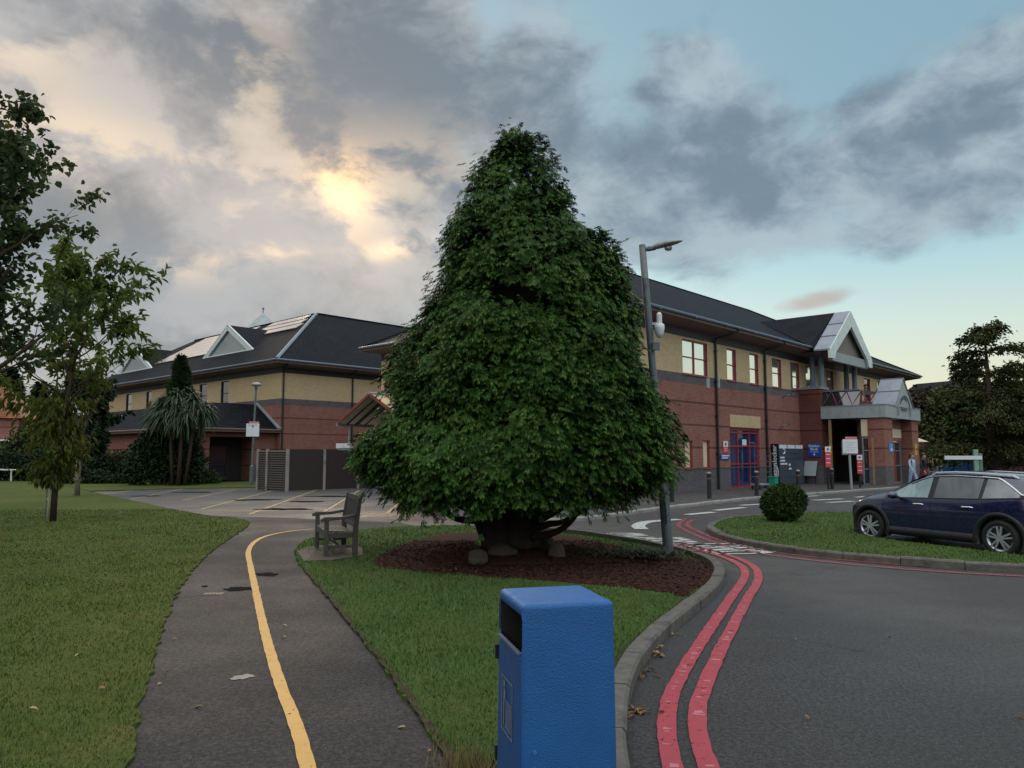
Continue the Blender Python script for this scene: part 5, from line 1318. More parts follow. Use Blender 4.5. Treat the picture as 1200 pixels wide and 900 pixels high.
# ---- red edged open canopy behind the cypress
CAN = empty('shelter_canopy', B1.pt(-2.5, 15.6), 'open gabled canopy with tan boarded underside and red edges between the blocks', 'canopy', RZ)
zA, zE, hw, Lc = 5.02, 3.55, 2.85, 2.45
for sgn in (-1,1):
    g = MB(); g.add([(0,0,zA),(Lc,0,zA),(Lc,sgn*hw,zE),(0,sgn*hw,zE),(0,0,zA-.06),(Lc,0,zA-.06),(Lc,sgn*hw,zE-.06),(0,sgn*hw,zE-.06)], [(0,1,2,3),(7,6,5,4),(0,3,7,4),(1,5,6,2),(3,2,6,7)])
    sl_ = g.build('roof_sheet', M['tan'], CAN); bm = bmesh.new(); bm.from_mesh(sl_.data); bmesh.ops.recalc_face_normals(bm, faces=bm.faces); bm.to_mesh(sl_.data); bm.free()
    g = MB()
    for x in (.55,1.1,1.25,1.8): g.bar((x,sgn*.05,zA-.10),(x,sgn*hw,zE-.10),.05,.07)
    g.build('rafter', M['dark_tone'], sl_)
    g = MB(); g.bar((-.03,0,zA),(-.03,sgn*(hw+.05),zE-.02),.08,.14); g.bar((1.0,0,zA+.03),(1.0,sgn*(hw+.05),zE+.02),.10,.05); g.build('red_verge', plain('red_verge', (.24,.05,.042), .6), CAN)
    g = MB(); g.bar((-.1,sgn*(hw+.05),zE-.10),(Lc,sgn*(hw+.05),zE-.10),.14,.2); g.build('gutter', M['lead'], CAN)
    g = MB(); g.tube([(.6,sgn*(hw-.2),1.9),(.6,sgn*(hw-.2),zE-.15)], .06, 8); p_ = g.build('post', M['pale_grey'], CAN)
    g = MB(); g.bx(.3,.9,sgn*(hw-.2)-.3,sgn*(hw-.2)+.3,0,1.9); g.build('brick_base', M['red_brick'], p_)
g = MB(); g.tube([(-.1,0,zA+.05),(Lc,0,zA+.05)], .07, 8); g.build('ridge_cap', M['pale_grey'], CAN)
g = MB(); g.bx(2.3,2.44,-2.2,2.2,.0,3.3); g.build('back_wall', M['dark_brick'], CAN)

# ---- louvred compound fence
FN = Frame(G(336,576.3).x, G(336,576.3).y, RZ)
fe = empty('compound_fence', FN.o, 'dark louvred compound fence with pale concrete posts before the left block', 'fence', RZ)
FL = B1.loc(FN.o); Hf = 2.0; fl1, fl2 = 2.75, 9.0
for (x, y) in ((0,0),(2.05,0),(4.1,0),(6.15,0),(8.2,0),(0,1.85),(0,fl1)):
    g = MB(); g.bx(x-.065,x+.065,y-.065,y+.065,-.02,Hf+.04); g.build('post', M['concrete'], fe, bevel=.01)
g = MB()
for i in range(4):
    x0_, x1_ = i*2.05+.066, (i+1)*2.05-.066; g.bx(x0_,x1_,-.02,.02,.04,Hf)
g.build('board_panel', M['louvre'], fe)
g = MB()
for (y0_,y1_) in ((.066,1.784),(1.916,fl1-.066)):
    for k in range(17):
        z = .1+k*.112; g.add([(-.03,y0_,z),(-.03,y1_,z),(.03,y1_,z+.085),(.03,y0_,z+.085),(-.018,y0_,z-.01),(-.018,y1_,z-.01),(.042,y1_,z+.075),(.042,y0_,z+.075)],[(0,3,2,1),(4,5,6,7),(0,1,5,4),(3,7,6,2),(0,4,7,3),(1,2,6,5)])
    g.bx(.045,.06,y0_,y1_,.03,Hf)
g.build('louvre_panel', plain('louvre_slat', (.060,.047,.046), .5, grime=.2), fe)
g = MB(); c_ = FN.loc(at(408,525,38.5)); 
tk = empty('storage_tank', (at(405,560,43.5).x, 43.5, 0), 'white topped storage box showing above the louvred fence', 'box', RZ)
g.bx(-.2,2.2,-.6,.6,0,2.12); g.build('body', M['pale_grey'], tk, bevel=.02); g = MB(); g.bx(-.25,2.25,-.65,.65,2.122,2.22); g.bx(-.25,-.1,-.65,.65,2.22,2.4); g.build('lid', M['white'], tk, bevel=.01)

# ---- brick wall, hoarding and houses in the background
WB = at(1078,552,64); wbr = empty('brick_wall', (WB.x, 64, 0), 'low old brick boundary wall under the trees on the right', 'wall')
g = MB(); g.bx(0,26,0,.3,0,2.75); g.build('wall', M['old_brick'], wbr); g = MB(); g.bx(-.05,26,-.05,.35,2.752,2.85); g.build('coping', M['concrete'], wbr)
h0, h1 = at(1084,545,60), at(1151,545,60)
hd = empty('blue_hoarding', (h0.x, 60, 0), 'bright blue hoarding in front of the brick wall beyond the car', 'hoarding')
g = MB(); Wd = h1.x-h0.x; n_ = 4
for i in range(n_): g.bx(i*Wd/n_+.02,(i+1)*Wd/n_-.02,0,.05,.1,1.8+(.06 if i == 2 else 0))
g.build('board', M['hoard_blue'], hd); g = MB()
for i in range(n_+1): g.bx(i*Wd/n_-.02,i*Wd/n_+.02,-.04,.06,0,1.9)
g.build('frame', M['dark_tone'], hd)
rl = empty('safety_railing', (at(1088,545,56).x, 56, 0), 'yellow and pale railing standing before the blue hoarding', 'railing')
g = MB(); Wr = at(1103,545,56).x-at(1088,545,56).x
for i in range(4): g.tube([(i*Wr/3,0,0),(i*Wr/3,0,1.75-.14*i)], .05, 6)
g.build('post', plain('pale_yellow_rail', (.55,.52,.22), .5), rl); g = MB()
for k in range(3): g.bar((0,0,.55+.5*k),(Wr,0,.45+.45*k),.05,.06)
g.build('rail', M['yellow'], rl)
fpx = at(1144,545,52); fpost = empty('finger_post', (fpx.x, 52, 0), 'pale green finger post with a white direction arm beyond the blue car', 'signpost')
g = MB(); g.bx(-.16,.16,-.08,.08,0,2.1); g.build('post', plain('pale_green_paint', (.2,.34,.26), .5), fpost, bevel=.03)
g = MB(); g.bx(.2,.42,-.06,.06,0,1.85); g.build('side_post', plain('green_paint', (.1,.2,.14), .5), fpost)
g = MB(); g.bx(-2.2,.35,-.14,-.09,1.42,1.68); g.build('direction_arm', M['sign_white'], fpost)
kk = empty('kiosk', (at(1086,545,50).x, 51.5, 0), 'small kiosk with a cream canopy roof and yellow sign beside the entrance', 'kiosk')
g = MB(); g.bx(-1.6,.1,0,2.2,0,2.55); g.build('body', M['old_brick'], kk); g = MB(); g.add([(-1.7,-.5,2.62),(.75,-.5,2.62),(.75,2.3,2.62),(-1.7,2.3,2.62),(-1.7,.9,3.5),(-.3,.9,3.3)],[(3,2,1,0),(0,1,5,4),(1,2,5),(2,3,4,5),(3,0,4)]); g.build('roof', M['cream'], kk)
g = MB(); g.bx(-.55,.12,-.06,-.01,2.1,2.5); g.build('sign', M['yellow'], kk)
def house(base, w_, d_, he, hr, label, wallm, roofm, rz=0, hip=True, name='house'):
    r = empty(name, base, label, 'house', rz); g = MB(); g.bx(-w_/2,w_/2,-d_/2,d_/2,0,he); g.build('wall', wallm, r)
    g = MB(); e = .35
    if hip: hh = min(w_,d_)/2*.9; P = [(-w_/2-e,-d_/2-e,he),(w_/2+e,-d_/2-e,he),(w_/2+e,d_/2+e,he),(-w_/2-e,d_/2+e,he),(-w_/2+hh,0,hr),(w_/2-hh,0,hr)]; g.add(P,[(0,1,5,4),(2,3,4,5),(3,0,4),(1,2,5),(3,2,1,0)])
    else: P = [(-w_/2-e,-d_/2-e,he),(w_/2+e,-d_/2-e,he),(w_/2+e,d_/2+e,he),(-w_/2-e,d_/2+e,he),(0,-d_/2-e,hr),(0,d_/2+e,hr)]; g.add(P,[(0,4,5,3),(1,2,5,4),(0,1,4),(2,3,5),(3,2,1,0)])
    g.build('roof', roofm, r); return r
hb_ = at(6,560,70); h_ = house((hb_.x-.6,70,0), 4.6, 4.6, 5.0, 8.05, 'red brick house with a steep red tiled pyramid roof at far left', M['red_brick'], M['red_tile'], R(12))
g = MB(); g.bx(-4,2.6,-2.9,-2.3,2.85,3.1); g.bx(-4,2.6,-2.95,-2.9,2.2,2.35); g.build('white_fascia', M['white'], h_)
g = MB(); g.bx(-4,2.5,-2.9,-2.3,0,2.8); g.build('porch', M['old_brick'], h_)
hg = at(1112,545,115); house((hg.x,115,0), 13, 9, 9.3, 12.8, 'distant grey gabled house roof above the trees right of the entrance', plain('far_render', (.2,.18,.16), .8), M['slate'], R(25), False)
hg = at(1076,545,120); house((hg.x,120,0), 12, 9, 9.0, 9.9, 'distant low grey roof just beyond the end of the long block', plain('far_render_b', (.17,.16,.16), .8), M['slate'], R(10), False)
# white rail at far left
wr = empty('guard_rail', G(12,563.5,.05), 'low white tubular rail at the far left edge of the lawn', 'railing')
g = MB(); g.tube([(-3.0,0,.78),(.3,0,.70),(.5,0,.62),(.5,0,.5)], .06, 8); g.build('rail', M['white'], wr)
for x in (-2.6,.05): g = MB(); g.tube([(x,0,-.05),(x,0,.70)], .05, 8); g.build('post', M['white'], wr)
# ------------------------------------------------------------------ blue litter bin
A_, B_ = Vector((.048,3.58)), Vector((.495,3.77)); ctr = (A_+B_)/2; rzb = R(14); cc = A_+Vector((math.cos(rzb),math.sin(rzb)))*.226+Vector((-math.sin(rzb),math.cos(rzb)))*.235
bn = empty('litter_bin', (cc.x, cc.y, .05), 'blue textured litter bin with a dark slot standing on the grass in front', 'litter bin', rzb)
hx, hy, HB = .226, .235, 1.055
g = MB()                                       # shell: open on the left for slot and door
def ring(z, k): return [(-hx*k,-hy*k,z),(hx*k,-hy*k,z),(hx*k,hy*k,z),(-hx*k,hy*k,z)]
zsl0, zsl1 = .83, 1.005; kz = lambda z: 1.035-.035*z/HB
r0, r1, r2, r3 = ring(0,kz(0)), ring(zsl0,kz(zsl0)), ring(zsl1,kz(zsl1)), ring(HB,1.0)
V = r0+r1+r2+r3; fs = []
for j in range(3):
    for i in range(4):
        if i == 3 and j == 1: continue
        a, b = j*4+i, j*4+(i+1)%4; fs.append((a,b,b+4,a+4))
fs += [(12,13,14,15),(3,2,1,0)]
g.add(V, fs)
o = g.build('body', [M['bin_blue'], M['interior']], bn, smooth=True)
bv_ = o.modifiers.new('b','BEVEL'); bv_.width = .024; bv_.segments = 4; bv_.limit_method = 'ANGLE'; bv_.angle_limit = R(50)
so_ = o.modifiers.new('t','SOLIDIFY'); so_.thickness = .018; so_.offset = -1; so_.material_offset = 1
wn = o.modifiers.new('n','WEIGHTED_NORMAL')
g = MB(); g.bx(-hx*.9, hx*.85, -hy*.85, hy*.85, .45, .47); g.build('liner', M['interior'], bn)
g = MB(); x_ = -hx*1.03-.006; g.add([(x_-.005,-hy*.93,.03),(x_-.005,hy*.93,.03),(x_+.006,hy*.90,zsl0-.015),(x_+.006,-hy*.90,zsl0-.015),(x_+.02,-hy*.93,.03),(x_+.02,hy*.93,.03),(x_+.03,hy*.9,zsl0-.015),(x_+.03,-hy*.9,zsl0-.015)],[(0,3,2,1),(4,5,6,7),(0,1,5,4),(3,7,6,2),(0,4,7,3),(1,2,6,5)])
dr = g.build('door', M['bin_door'], bn, bevel=.006)
g = MB(); g.bx(-hx*1.06,-hx*1.0,-hy*.86,hy*.86,zsl0-.006,zsl0+.003); g.build('slot_lip', M['steel_blue'], dr)
g = MB()
yp0, yp1, zp0, zp1 = -.10, .115, .40, .66; xs = lambda z: -hx*1.03-.0145+.011*z/zsl0
def mark(y0,y1,z0,z1): g.add([(xs(z0)-.002,y0,z0),(xs(z0)-.002,y1,z0),(xs(z1)-.002,y1,z1),(xs(z1)-.002,y0,z1)],[(0,3,2,1)])
mark(yp0,yp1,zp0,zp0+.007); mark(yp0,yp1,zp1-.007,zp1); mark(yp0,yp0+.007,zp0+.007,zp1-.007); mark(yp1-.007,yp1,zp0+.007,zp1-.007)
g.build('sign_frame', plain('faded_frame', (.22,.25,.30), .6, grime=.4), dr)
g = MB()                                       # tidy-person pictogram: figure and basket in bars
for i in range(5): mark(-.075+i*.022,-.064+i*.022,.435,.545)
mark(-.08,.04,.425,.433); mark(-.08,.04,.548,.556); mark(.055,.072,.43,.60); mark(.035,.055,.555,.60); mark(.045,.08,.61,.64)
g.build('pictogram', plain('pictogram_grey', (.16,.19,.24), .6), dr)
for z in (.70,.20): g = MB(); g.bx(-hx*1.04-.012,-hx*1.0,hy*.97,hy*1.06,z,z+.07); g.build('hinge', M['black'], bn)
g = MB()
for z in (.325,.40): g.tube([(-hx+.055,-hy*kz(z)-.008,z),(-hx+.055,-hy*kz(z)+.01,z)],.009,8)
g.build('rivet_heads', plain('rivet_blue', (.05,.17,.4), .35), bn)

# ------------------------------------------------------------------ bench on its brick pad
bc_ = (G(379.5,651,.05)+G(373,643,.05)+G(413.5,650,.05)+G(404,640,.05))/4
BR = R(21)
sheetpad = [G(*p, .05) for p in [(348,645),(358,641),(398,636.5),(424,641),(426,650),(392,655.5),(356,657)]]
slab('paving_pad', [(p.x,p.y) for p in sheetpad], 0, .048, M['pad_brick'])
bench = empty('park_bench', (bc_.x, bc_.y, .048), 'weathered grey wooden bench seen from its end on a small brick pad by the path', 'bench', BR)
BL, BD = 1.30, .50
W_ = M['wood_old']
for sy in (-1,1):
    y = sy*BL/2
    g = MB(); g.bx(-BD/2-.03,-BD/2+.045,y-.035,y+.035,0,.645); g.build('leg', W_, bench, bevel=.005)
    g = MB(); g.add([(BD/2-.045,y-.035,0),(BD/2+.045,y-.035,0),(BD/2+.045,y+.035,0),(BD/2-.045,y+.035,0),(BD/2-.04,y-.035,.5),(BD/2+.05,y-.035,.5),(BD/2+.05,y+.035,.5),(BD/2-.04,y+.035,.5),(BD/2+.045,y-.035,1.03),(BD/2+.115,y-.035,1.05),(BD/2+.115,y+.035,1.05),(BD/2+.045,y+.035,1.03)],
        [(3,2,1,0),(0,1,5,4),(1,2,6,5),(2,3,7,6),(3,0,4,7),(4,5,9,8),(5,6,10,9),(6,7,11,10),(7,4,8,11),(8,9,10,11)]); g.build('leg', W_, bench, bevel=.005)
    g = MB(); pts = [(-BD/2-.09,.635),(-BD/2-.02,.668),(0,.665),(BD/2-.02,.70),(BD/2-.0,.655),(0,.615),(-BD/2-.03,.60),(-BD/2-.09,.585)]
    V = [(x,y-.045,z) for x,z in pts]+[(x,y+.045,z) for x,z in pts]; n_ = len(pts)
    g.add(V,[tuple(range(n_)),tuple(range(n_,2*n_))[::-1]]+[(i,i+n_,(i+1)%n_+n_,(i+1)%n_) for i in range(n_)]); ob_ = g.build('armrest', W_, bench, bevel=.006)
    bm = bmesh.new(); bm.from_mesh(ob_.data); bmesh.ops.recalc_face_normals(bm, faces=bm.faces); bm.to_mesh(ob_.data); bm.free()
    g = MB(); g.bx(-BD/2+.046,BD/2-.046,y-.02,y+.02,.30,.395); g.bx(-BD/2+.046,BD/2-.046,y-.018,y+.018,.13,.18); g.build('side_rail', W_, bench, bevel=.004)
g = MB()
for i in range(6): x = -BD/2-.02+i*.083; g.bx(x,x+.068,-BL/2-.03 if False else -BL/2+.036,BL/2-.036,.405-.006*i,.43-.006*i)
g.build('seat', W_, bench, bevel=.004)
g = MB(); g.bx(-BD/2-.02,-BD/2+.02,-BL/2+.036,BL/2-.036,.31,.40); g.bx(-.02,.02,-BL/2+.02,BL/2-.02,.135,.175); g.build('front_rail', W_, bench, bevel=.004)
g = MB()
xb = lambda z: BD/2+.01+.075*(z-.45)/.6
g.bar((xb(.97),-BL/2+.036,.97),(xb(.97),BL/2-.036,.97),.035,.10); g.bar((xb(.50),-BL/2+.036,.50),(xb(.50),BL/2-.036,.50),.035,.07)
for k in range(11):
    y = -BL/2+.10+k*(BL-.2)/10; g.bar((xb(.54),y,.54),(xb(.92),y,.92),.045,.018,up=(1,0,0))
g.build('backrest', W_, bench, bevel=.003)

# ------------------------------------------------------------------ leaning lamp post before the long block
lb = G(783,642.5,.11); ltop = at(752.5,287,lb.y)
lp_ = empty('lamp_post', (lb.x, lb.y, .12), 'tall leaning grey lamp post with a flat lantern and a white camera on it', 'lamp post')
dv = Vector((ltop.x-lb.x, 0, ltop.z-.12)); dn = dv.normalized()
g = MB(); pts = [dn*x for x in (-.15,1.18,1.24,dv.length*.885)]; g.tube(pts, [.094,.092,.068,.066], 14); g.build('pole', M['galv'], lp_, smooth=False)
g = MB(); g.tube([dn*dv.length*.8851, dn*dv.length], [.064,.062], 14); g.build('pole_head', M['galv_old'], lp_)
g = MB(); g.bar(dn*.45+Vector((0,-.094,0)), dn*.95+Vector((0,-.093,0)), .10, .012); g.build('hatch', M['galv'], lp_)
tp = dn*(dv.length-.09); ar = Vector((.97,-.18,.10)).normalized()
g = MB(); g.tube([tp, tp+ar*.12, tp+ar*.24], [.04,.052,.045], 10); g.build('bracket', M['galv'], lp_)
sdv = ar.cross(Vector((0,0,1))).normalized(); upv = sdv.cross(ar)
g = MB(); prof = [(.20,.05,.05,0),(.28,.09,.075,.015),(.42,.13,.07,.03),(.55,.13,.05,.035),(.66,.09,.03,.045),(.74,.03,.012,.055)]
rows = []
for l, w_, h_2, dz in prof:
    c = tp+ar*l+upv*dz; row = []
    for a in np.linspace(0, 2*math.pi, 13)[:-1]: row.append(c+sdv*(w_*math.cos(a))+upv*(h_2*math.sin(a)*(1 if math.sin(a)>0 else .55)))
    rows.append(row)
V = [p for r_ in rows for p in r_]; g.add(V, [(i*12+k,i*12+(k+1)%12,(i+1)*12+(k+1)%12,(i+1)*12+k) for i in range(len(rows)-1) for k in range(12)]+[tuple(reversed(range(12))), tuple(range(60,72))])
lan = g.build('lantern', M['galv_old'], lp_, smooth=True)
g = MB(); g.ball(tp+ar*.47-upv*.045, .075, .075, .05, 12, 8); g.build('lens', glassmat('lamp_lens', (.25,.27,.28,1)), lan)
cmz = at(766,381,lb.y).z-.12; cp_ = dn*(cmz/dn.z)
g = MB(); g.bar(cp_+Vector((.05,-.02,.02)), cp_+Vector((.16,-.10,.02)), .04, .04); g.lathe([(.03,.02),(.05,.05),(.05,.20),(.02,.24)], cp_+Vector((.17,-.11,-.02)), 10); cmr = g.build('security_camera', M['white'], lp_)
g = MB(); g.lathe([(.04,-.20),(.075,-.13),(.095,-.02),(.09,.04),(.045,.07)], cp_+Vector((.17,-.11,-.05)), 12); g.build('camera_dome', M['sign_white'], cmr, smooth=True)
g = MB(); g.bx(cp_.x-.02+.05,cp_.x+.16,cp_.y-.16,cp_.y-.06,cp_.z-.48,cp_.z-.34); g.build('junction_box', M['galv'], cmr)

# post-top lamp with a notice board, in front of the left block
pb = at(294,567,44); 
l2 = empty('lamp_post', (pb.x, 44, .05), 'slim grey post top lamp with a white notice on it before the left block', 'lamp post')
g = MB(); g.tube([(0,0,-.1),(.02,0,1.05),(.025,0,1.12),(.13,0,5.55)], [.115,.115,.07,.06], 12); g.build('pole', M['galv'], l2)
g = MB(); g.lathe([(.07,5.5),(.09,5.66),(.30,5.72),(.33,5.77),(.20,5.86),(.02,5.90)], (.13,0,0), 16); g.build('lantern', M['pale_grey'], l2, smooth=True)
g = MB(); g.bx(-.33,.42,-.12,-.09,2.75,3.50); bd = g.build('notice_board', M['sign_white'], l2, bevel=.01)
g = MB(); g.bx(-.18,.40,-.122,-.10,3.502,3.62); g.build('red_header', M['sign_pink'], bd)
g = MB(); g.tube([(.05,-.126,3.33),(.05,-.1205,3.33)],.055,10); g.bx(-.22,.32,-.124,-.1205,3.40,3.425); g.build('print', M['letter_grey'], bd)

# notice on a pale post before the entrance
nb_ = G(997.5,572.5,.1)
n1_ = empty('notice_post', (nb_.x, nb_.y, .1), 'white square notice with a pink header on a pale post before the entrance', 'sign')
g = MB(); g.tube([(0.02,0,-.1),(-.03,0,2.2)], .06, 10); g.build('post', M['pale_grey'], n1_)
g = MB(); g.bx(-.37,.37,-.10,-.07,1.72,2.42); bd = g.build('notice_board', M['sign_white'], n1_, bevel=.01)
g = MB(); g.bx(-.24,.34,-.102,-.08,2.422,2.55); g.build('red_header', M['sign_pink'], bd)
g = MB()
for k in range(6): g.bx(-.28,.12+.16*((k*7)%3)/2,-.104,-.1005,1.84+k*.085,1.865+k*.085)
g.bx(-.29,-.24,-.104,-.1005,1.76,1.81); g.build('print', plain('faint_print', (.42,.47,.55), .5), bd)
g = MB(); g.bx(-.36,.36,-.069,-.04,1.69,1.74); g.build('bracket', M['black'], bd)

# bollards along the pavement kerb
def bollard(): 
    r = empty('bollard', (0,0,.1), None, 'bollard', group='bollards along the pavement'); g = MB()
    g.lathe([(.10,-.1),(.10,.04),(.085,.05),(.085,.86),(.095,.87),(.095,.93)], n=14); g.build('shaft', M['black'], r)
    g = MB(); g.lathe([(.095,.931),(.085,.98),(.04,1.01)], n=14); g.build('cap', M['concrete'], r, smooth=True); g = MB(); g.lathe([(.0865,.74),(.0865,.78)], n=14); g.build('band', M['galv'], r); return r
BOL = [(831.5,584,'black bollard in front of the two small boarded windows'),(887,580.5,'black bollard between the blue glazed door and the parcel locker'),(936,577.5,'black bollard in front of the right end of the parcel locker'),(975.5,573,'black bollard beside the dark bay left of the notice post'),(787.5,588,'black bollard just right of the cypress by the leaning lamp post'),(731,597,'black bollard half hidden under the right boughs of the cypress')]
b0_ = bollard()
for i, (px, py, lab) in enumerate(BOL):
    p = G(px, py, .1); o = b0_ if i == 0 else copy_thing(b0_, p, lab)
    o.location = p; o['label'] = lab
# striped red and white bollard-height notices
for px, py, ztop, hh, lab, rzz in [(971.5,573.5,2.06,1.0,'narrow white and red sign plate standing left of the entrance opening',0),(1008.5,571.5,1.66,.95,'narrow red and white sign on a dark post right of the notice post',R(-6))]:
    p = G(px, py, .1); r = empty('sign_plate', p, lab, 'sign', rzz); g = MB(); g.tube([(0,.05,-.1),(0,.05,ztop)], .05, 8); g.build('post', M['black'], r)
    g = MB(); g.bx(-.13,.13,-.04,-.01,ztop-.26,ztop); pl_ = g.build('white_plate', M['sign_white'], r); g = MB(); g.tube([(0,-.046,ztop-.13),(0,-.0405,ztop-.13)],.06,10); g.build('symbol', M['letter_grey'], pl_)
    g = MB(); g.bx(-.13,.13,-.04,-.01,ztop-hh,ztop-.262); rp = g.build('red_plate', M['sign_red'], r)
    g = MB()
    for k in range(3): g.bx(-.10,.10,-.044,-.0405,ztop-.40-k*.2,ztop-.37-k*.2)
    g.build('print', M['sign_white'], rp)

# signs and boards on the facade
def facade_thing(name, pxa, pya, pxb, pyb, mat, label, cat, q=.0, th=.04):
    a, z1_ = uz(pxa, pya, -q); b, z0_ = uz(pxb, pyb, -q); p = B1.pt((a+b)/2, -q, z0_)
    r = empty(name, p, label, cat, RZ); w_, h_ = (b-a)/2, z1_-z0_
    g = MB(); g.bx(-w_,w_,-th-.004,-.004,0,h_); pl_ = g.build('board', mat, r, bevel=.008); return r, pl_, w_, h_
def txt(parent, s_, size, x, z, y, mat=None, bold=.0): text_obj('lettering', s_, size, mat or M['sign_white'], parent, face_m((x,y,z),(1,0,0),(0,0,1)), bold=bold)
r, pl_, w_, h_ = facade_thing('wall_sign', 941,519.5, 953.5,536, M['sign_blue'], 'square blue sign reading Sheldon Block reception on the dark brick bay', 'sign', BQ)
r.rotation_euler = (0,0,RZ-R(90)); qa_, qb_ = -B1.onu(946.5,528,bx0)[0], -B1.onu(962.3,528,bx0)[0]; r.location = B1.pt(bx0, -(qa_+qb_)/2, B1.onu(954.5,535.5,bx0)[1])
h_ = B1.onu(954.5,519.5,bx0)[1]-r.location.z; w_ = (qb_-qa_)/2; bpy.data.objects.remove(pl_); g = MB(); g.bx(-w_,w_,-.044,-.004,0,h_); pl_ = g.build('board', M['sign_blue'], r, bevel=.008)
txt(pl_, 'Sheldon', h_*.25, 0, h_*.80, -.046, bold=.004); txt(pl_, 'Block', h_*.25, 0, h_*.57, -.046, bold=.004); txt(pl_, 'reception', h_*.16, 0, h_*.38, -.046)
g = MB(); g.add([(-.07,-.047,h_*.20),(.07,-.047,h_*.20),(0,-.047,h_*.07)],[(0,2,1)]); g.bx(-.03,.03,-.048,-.045,h_*.20,h_*.28); g.build('arrow', M['sign_white'], pl_)
r, pl_, w_, h_ = facade_thing('wall_sign', 846.5,517, 852.2,531, M['sign_red'], 'small white and red notice left of the blue glazed door', 'sign')
g = MB(); g.bx(-w_,w_,-.05,-.0455,h_*.52,h_); wpl = g.build('white_half', M['sign_white'], pl_); g = MB(); g.tube([(0,-.055,h_*.76),(0,-.0505,h_*.76)],.085,12); g.build('symbol', M['letter_grey'], wpl)
g = MB(); g.bx(-w_*.7,w_*.7,-.049,-.0455,h_*.34,h_*.38); g.bx(-w_*.7,w_*.5,-.049,-.0455,h_*.18,h_*.22); g.build('print', M['sign_white'], pl_)
r, pl_, w_, h_ = facade_thing('wall_sign', 843.5,532.3, 854.5,538.3, M['sign_blue'], 'wide blue sign with white print under the red notice by the glazed door', 'sign', .02)
g = MB(); g.bx(-w_*.75,w_*.85,-.049,-.0455,h_*.60,h_*.82); g.bx(-w_*.75,w_*.55,-.049,-.0455,h_*.18,h_*.38); g.build('print', M['sign_white'], pl_)
r, pl_, w_, h_ = facade_thing('wall_sign', 1041.5,520, 1046,530, M['hoard_blue'], 'small light blue notice on the front pier of the entrance', 'sign', CQ-.14)
g = MB(); g.bx(-w_*.5,w_*.5,-.049,-.0455,h_*.2,h_*.45); g.build('print', M['sign_white'], pl_)
g_ = B1.pt(CU0+.11, -vq(971,520), 1.9)
for nm, px, py0, py1, lab in (('hanging_sign',973,522,532,'small yellow sign left of the entrance opening'),('hanging_sign',1073.5,520,533,'yellow upright sign at the right end of the entrance')):
    q_ = at(px, (py0+py1)/2, 42 if px < 1000 else 42.4); dz = (py1-py0)/F*42
    r = empty(nm, (q_.x, q_.y, q_.z-dz/2), lab, 'sign', RZ); g = MB(); g.bx(-.12,.12,-.02,.02,0,dz); pl_ = g.build('board', M['yellow'], r); g = MB(); g.bx(-.08,.08,-.025,-.0205,dz*.35,dz*.6); g.build('print', M['black'], pl_)

# parcel locker bank
LQ = .42; la, lbx = uz(912.8,545,-LQ)[0], uz(941.5,545,-LQ)[0]
lk = empty('parcel_locker', B1.pt(la, -LQ, .1), 'bank of slate blue parcel lockers with white lettering against the brick wall', 'locker', RZ)
Wl = lbx-la; Hl = 2.25
g = MB(); g.bx(-.05,-.001,-.03,LQ-.02,0,Hl); sc_ = g.build('end_panel', M['locker_dark'], lk, bevel=.008)
g = MB(); g.bx(.002,Wl,0,LQ-.02,0,Hl-.02); bk = g.build('locker_bank', M['locker'], lk, bevel=.008)
text_obj('lettering', 'locker', .36, M['sign_white'], sc_, face_m((-.054,LQ*.48,Hl*.76),(0,0,1),(0,1,0)), bold=.008)
text_obj('lettering', 'amazon', .36, M['sign_white'], sc_, face_m((-.054,LQ*.48,Hl*.30),(0,0,1),(0,1,0)), bold=.012)
g = MB(); g.tube([(-.058,LQ*.30-.10*math.cos(a),Hl*.30+.40*math.sin(a)) for a in np.linspace(-1.2,1.2,9)], [.010,.016,.022,.026,.028,.028,.024,.016,.008], 5); g.build('curved_arrow', M['sign_white'], sc_)
cw = (Wl-.03)/3
for c_ in range(3):
    x0_ = .02+c_*cw
    for za_, zb_ in ((.08,.42),(.44,.78),(.80,1.10),(1.12,1.42),(1.44,1.72),(1.74,1.98)):
        o_ = MB(); o_.bx(x0_+.01,x0_+cw-.01,-.022,-.001,za_,zb_); o_.build('locker_door', M['locker'], bk, bevel=.004)
    g = MB(); g.bx(x0_+.06,x0_+cw-.08,-.03,-.002,2.0,2.2); g.build('light_panel', M['sign_white'], bk)
g = MB(); g.tube([(.55+.22*math.cos(a),-.03,1.84+.13*math.sin(a)) for a in np.linspace(-1.7,1.7,9)], .035, 5)
for k, wd in enumerate((.55,.62,.9)): g.bx(.15,.15+wd,-.027,-.0225,1.46-k*.17,1.55-k*.17)
g.bx(1.25,1.5,-.027,-.0225,1.05,1.17); g.bx(1.25,1.6,-.027,-.0225,.84,.94); g.build('printed_marks', M['sign_white'], bk)
# leaning grey poster board beside it
pa = uz(944,555,-BQ-.1)[0]; ps = empty('poster_board', B1.pt(bx0-.35, B1.onu(949.5,550,bx0-.35)[0], .55), 'pale grey blank poster board leaning by the dark brick bay', 'board', RZ-R(90))
g = MB(); g.obox((0,0,.42), (.36,0,.0), (0,.02,0), (.03,.10,.42)); g.build('board', plain('poster_grey', (.33,.38,.42), .4), ps, bevel=.01)
g = MB()
for x in (-.25,.25): g.bar((x,.05,.05),(x,.12,-.45),.04,.04)
g.build('leg', M['black'], ps)
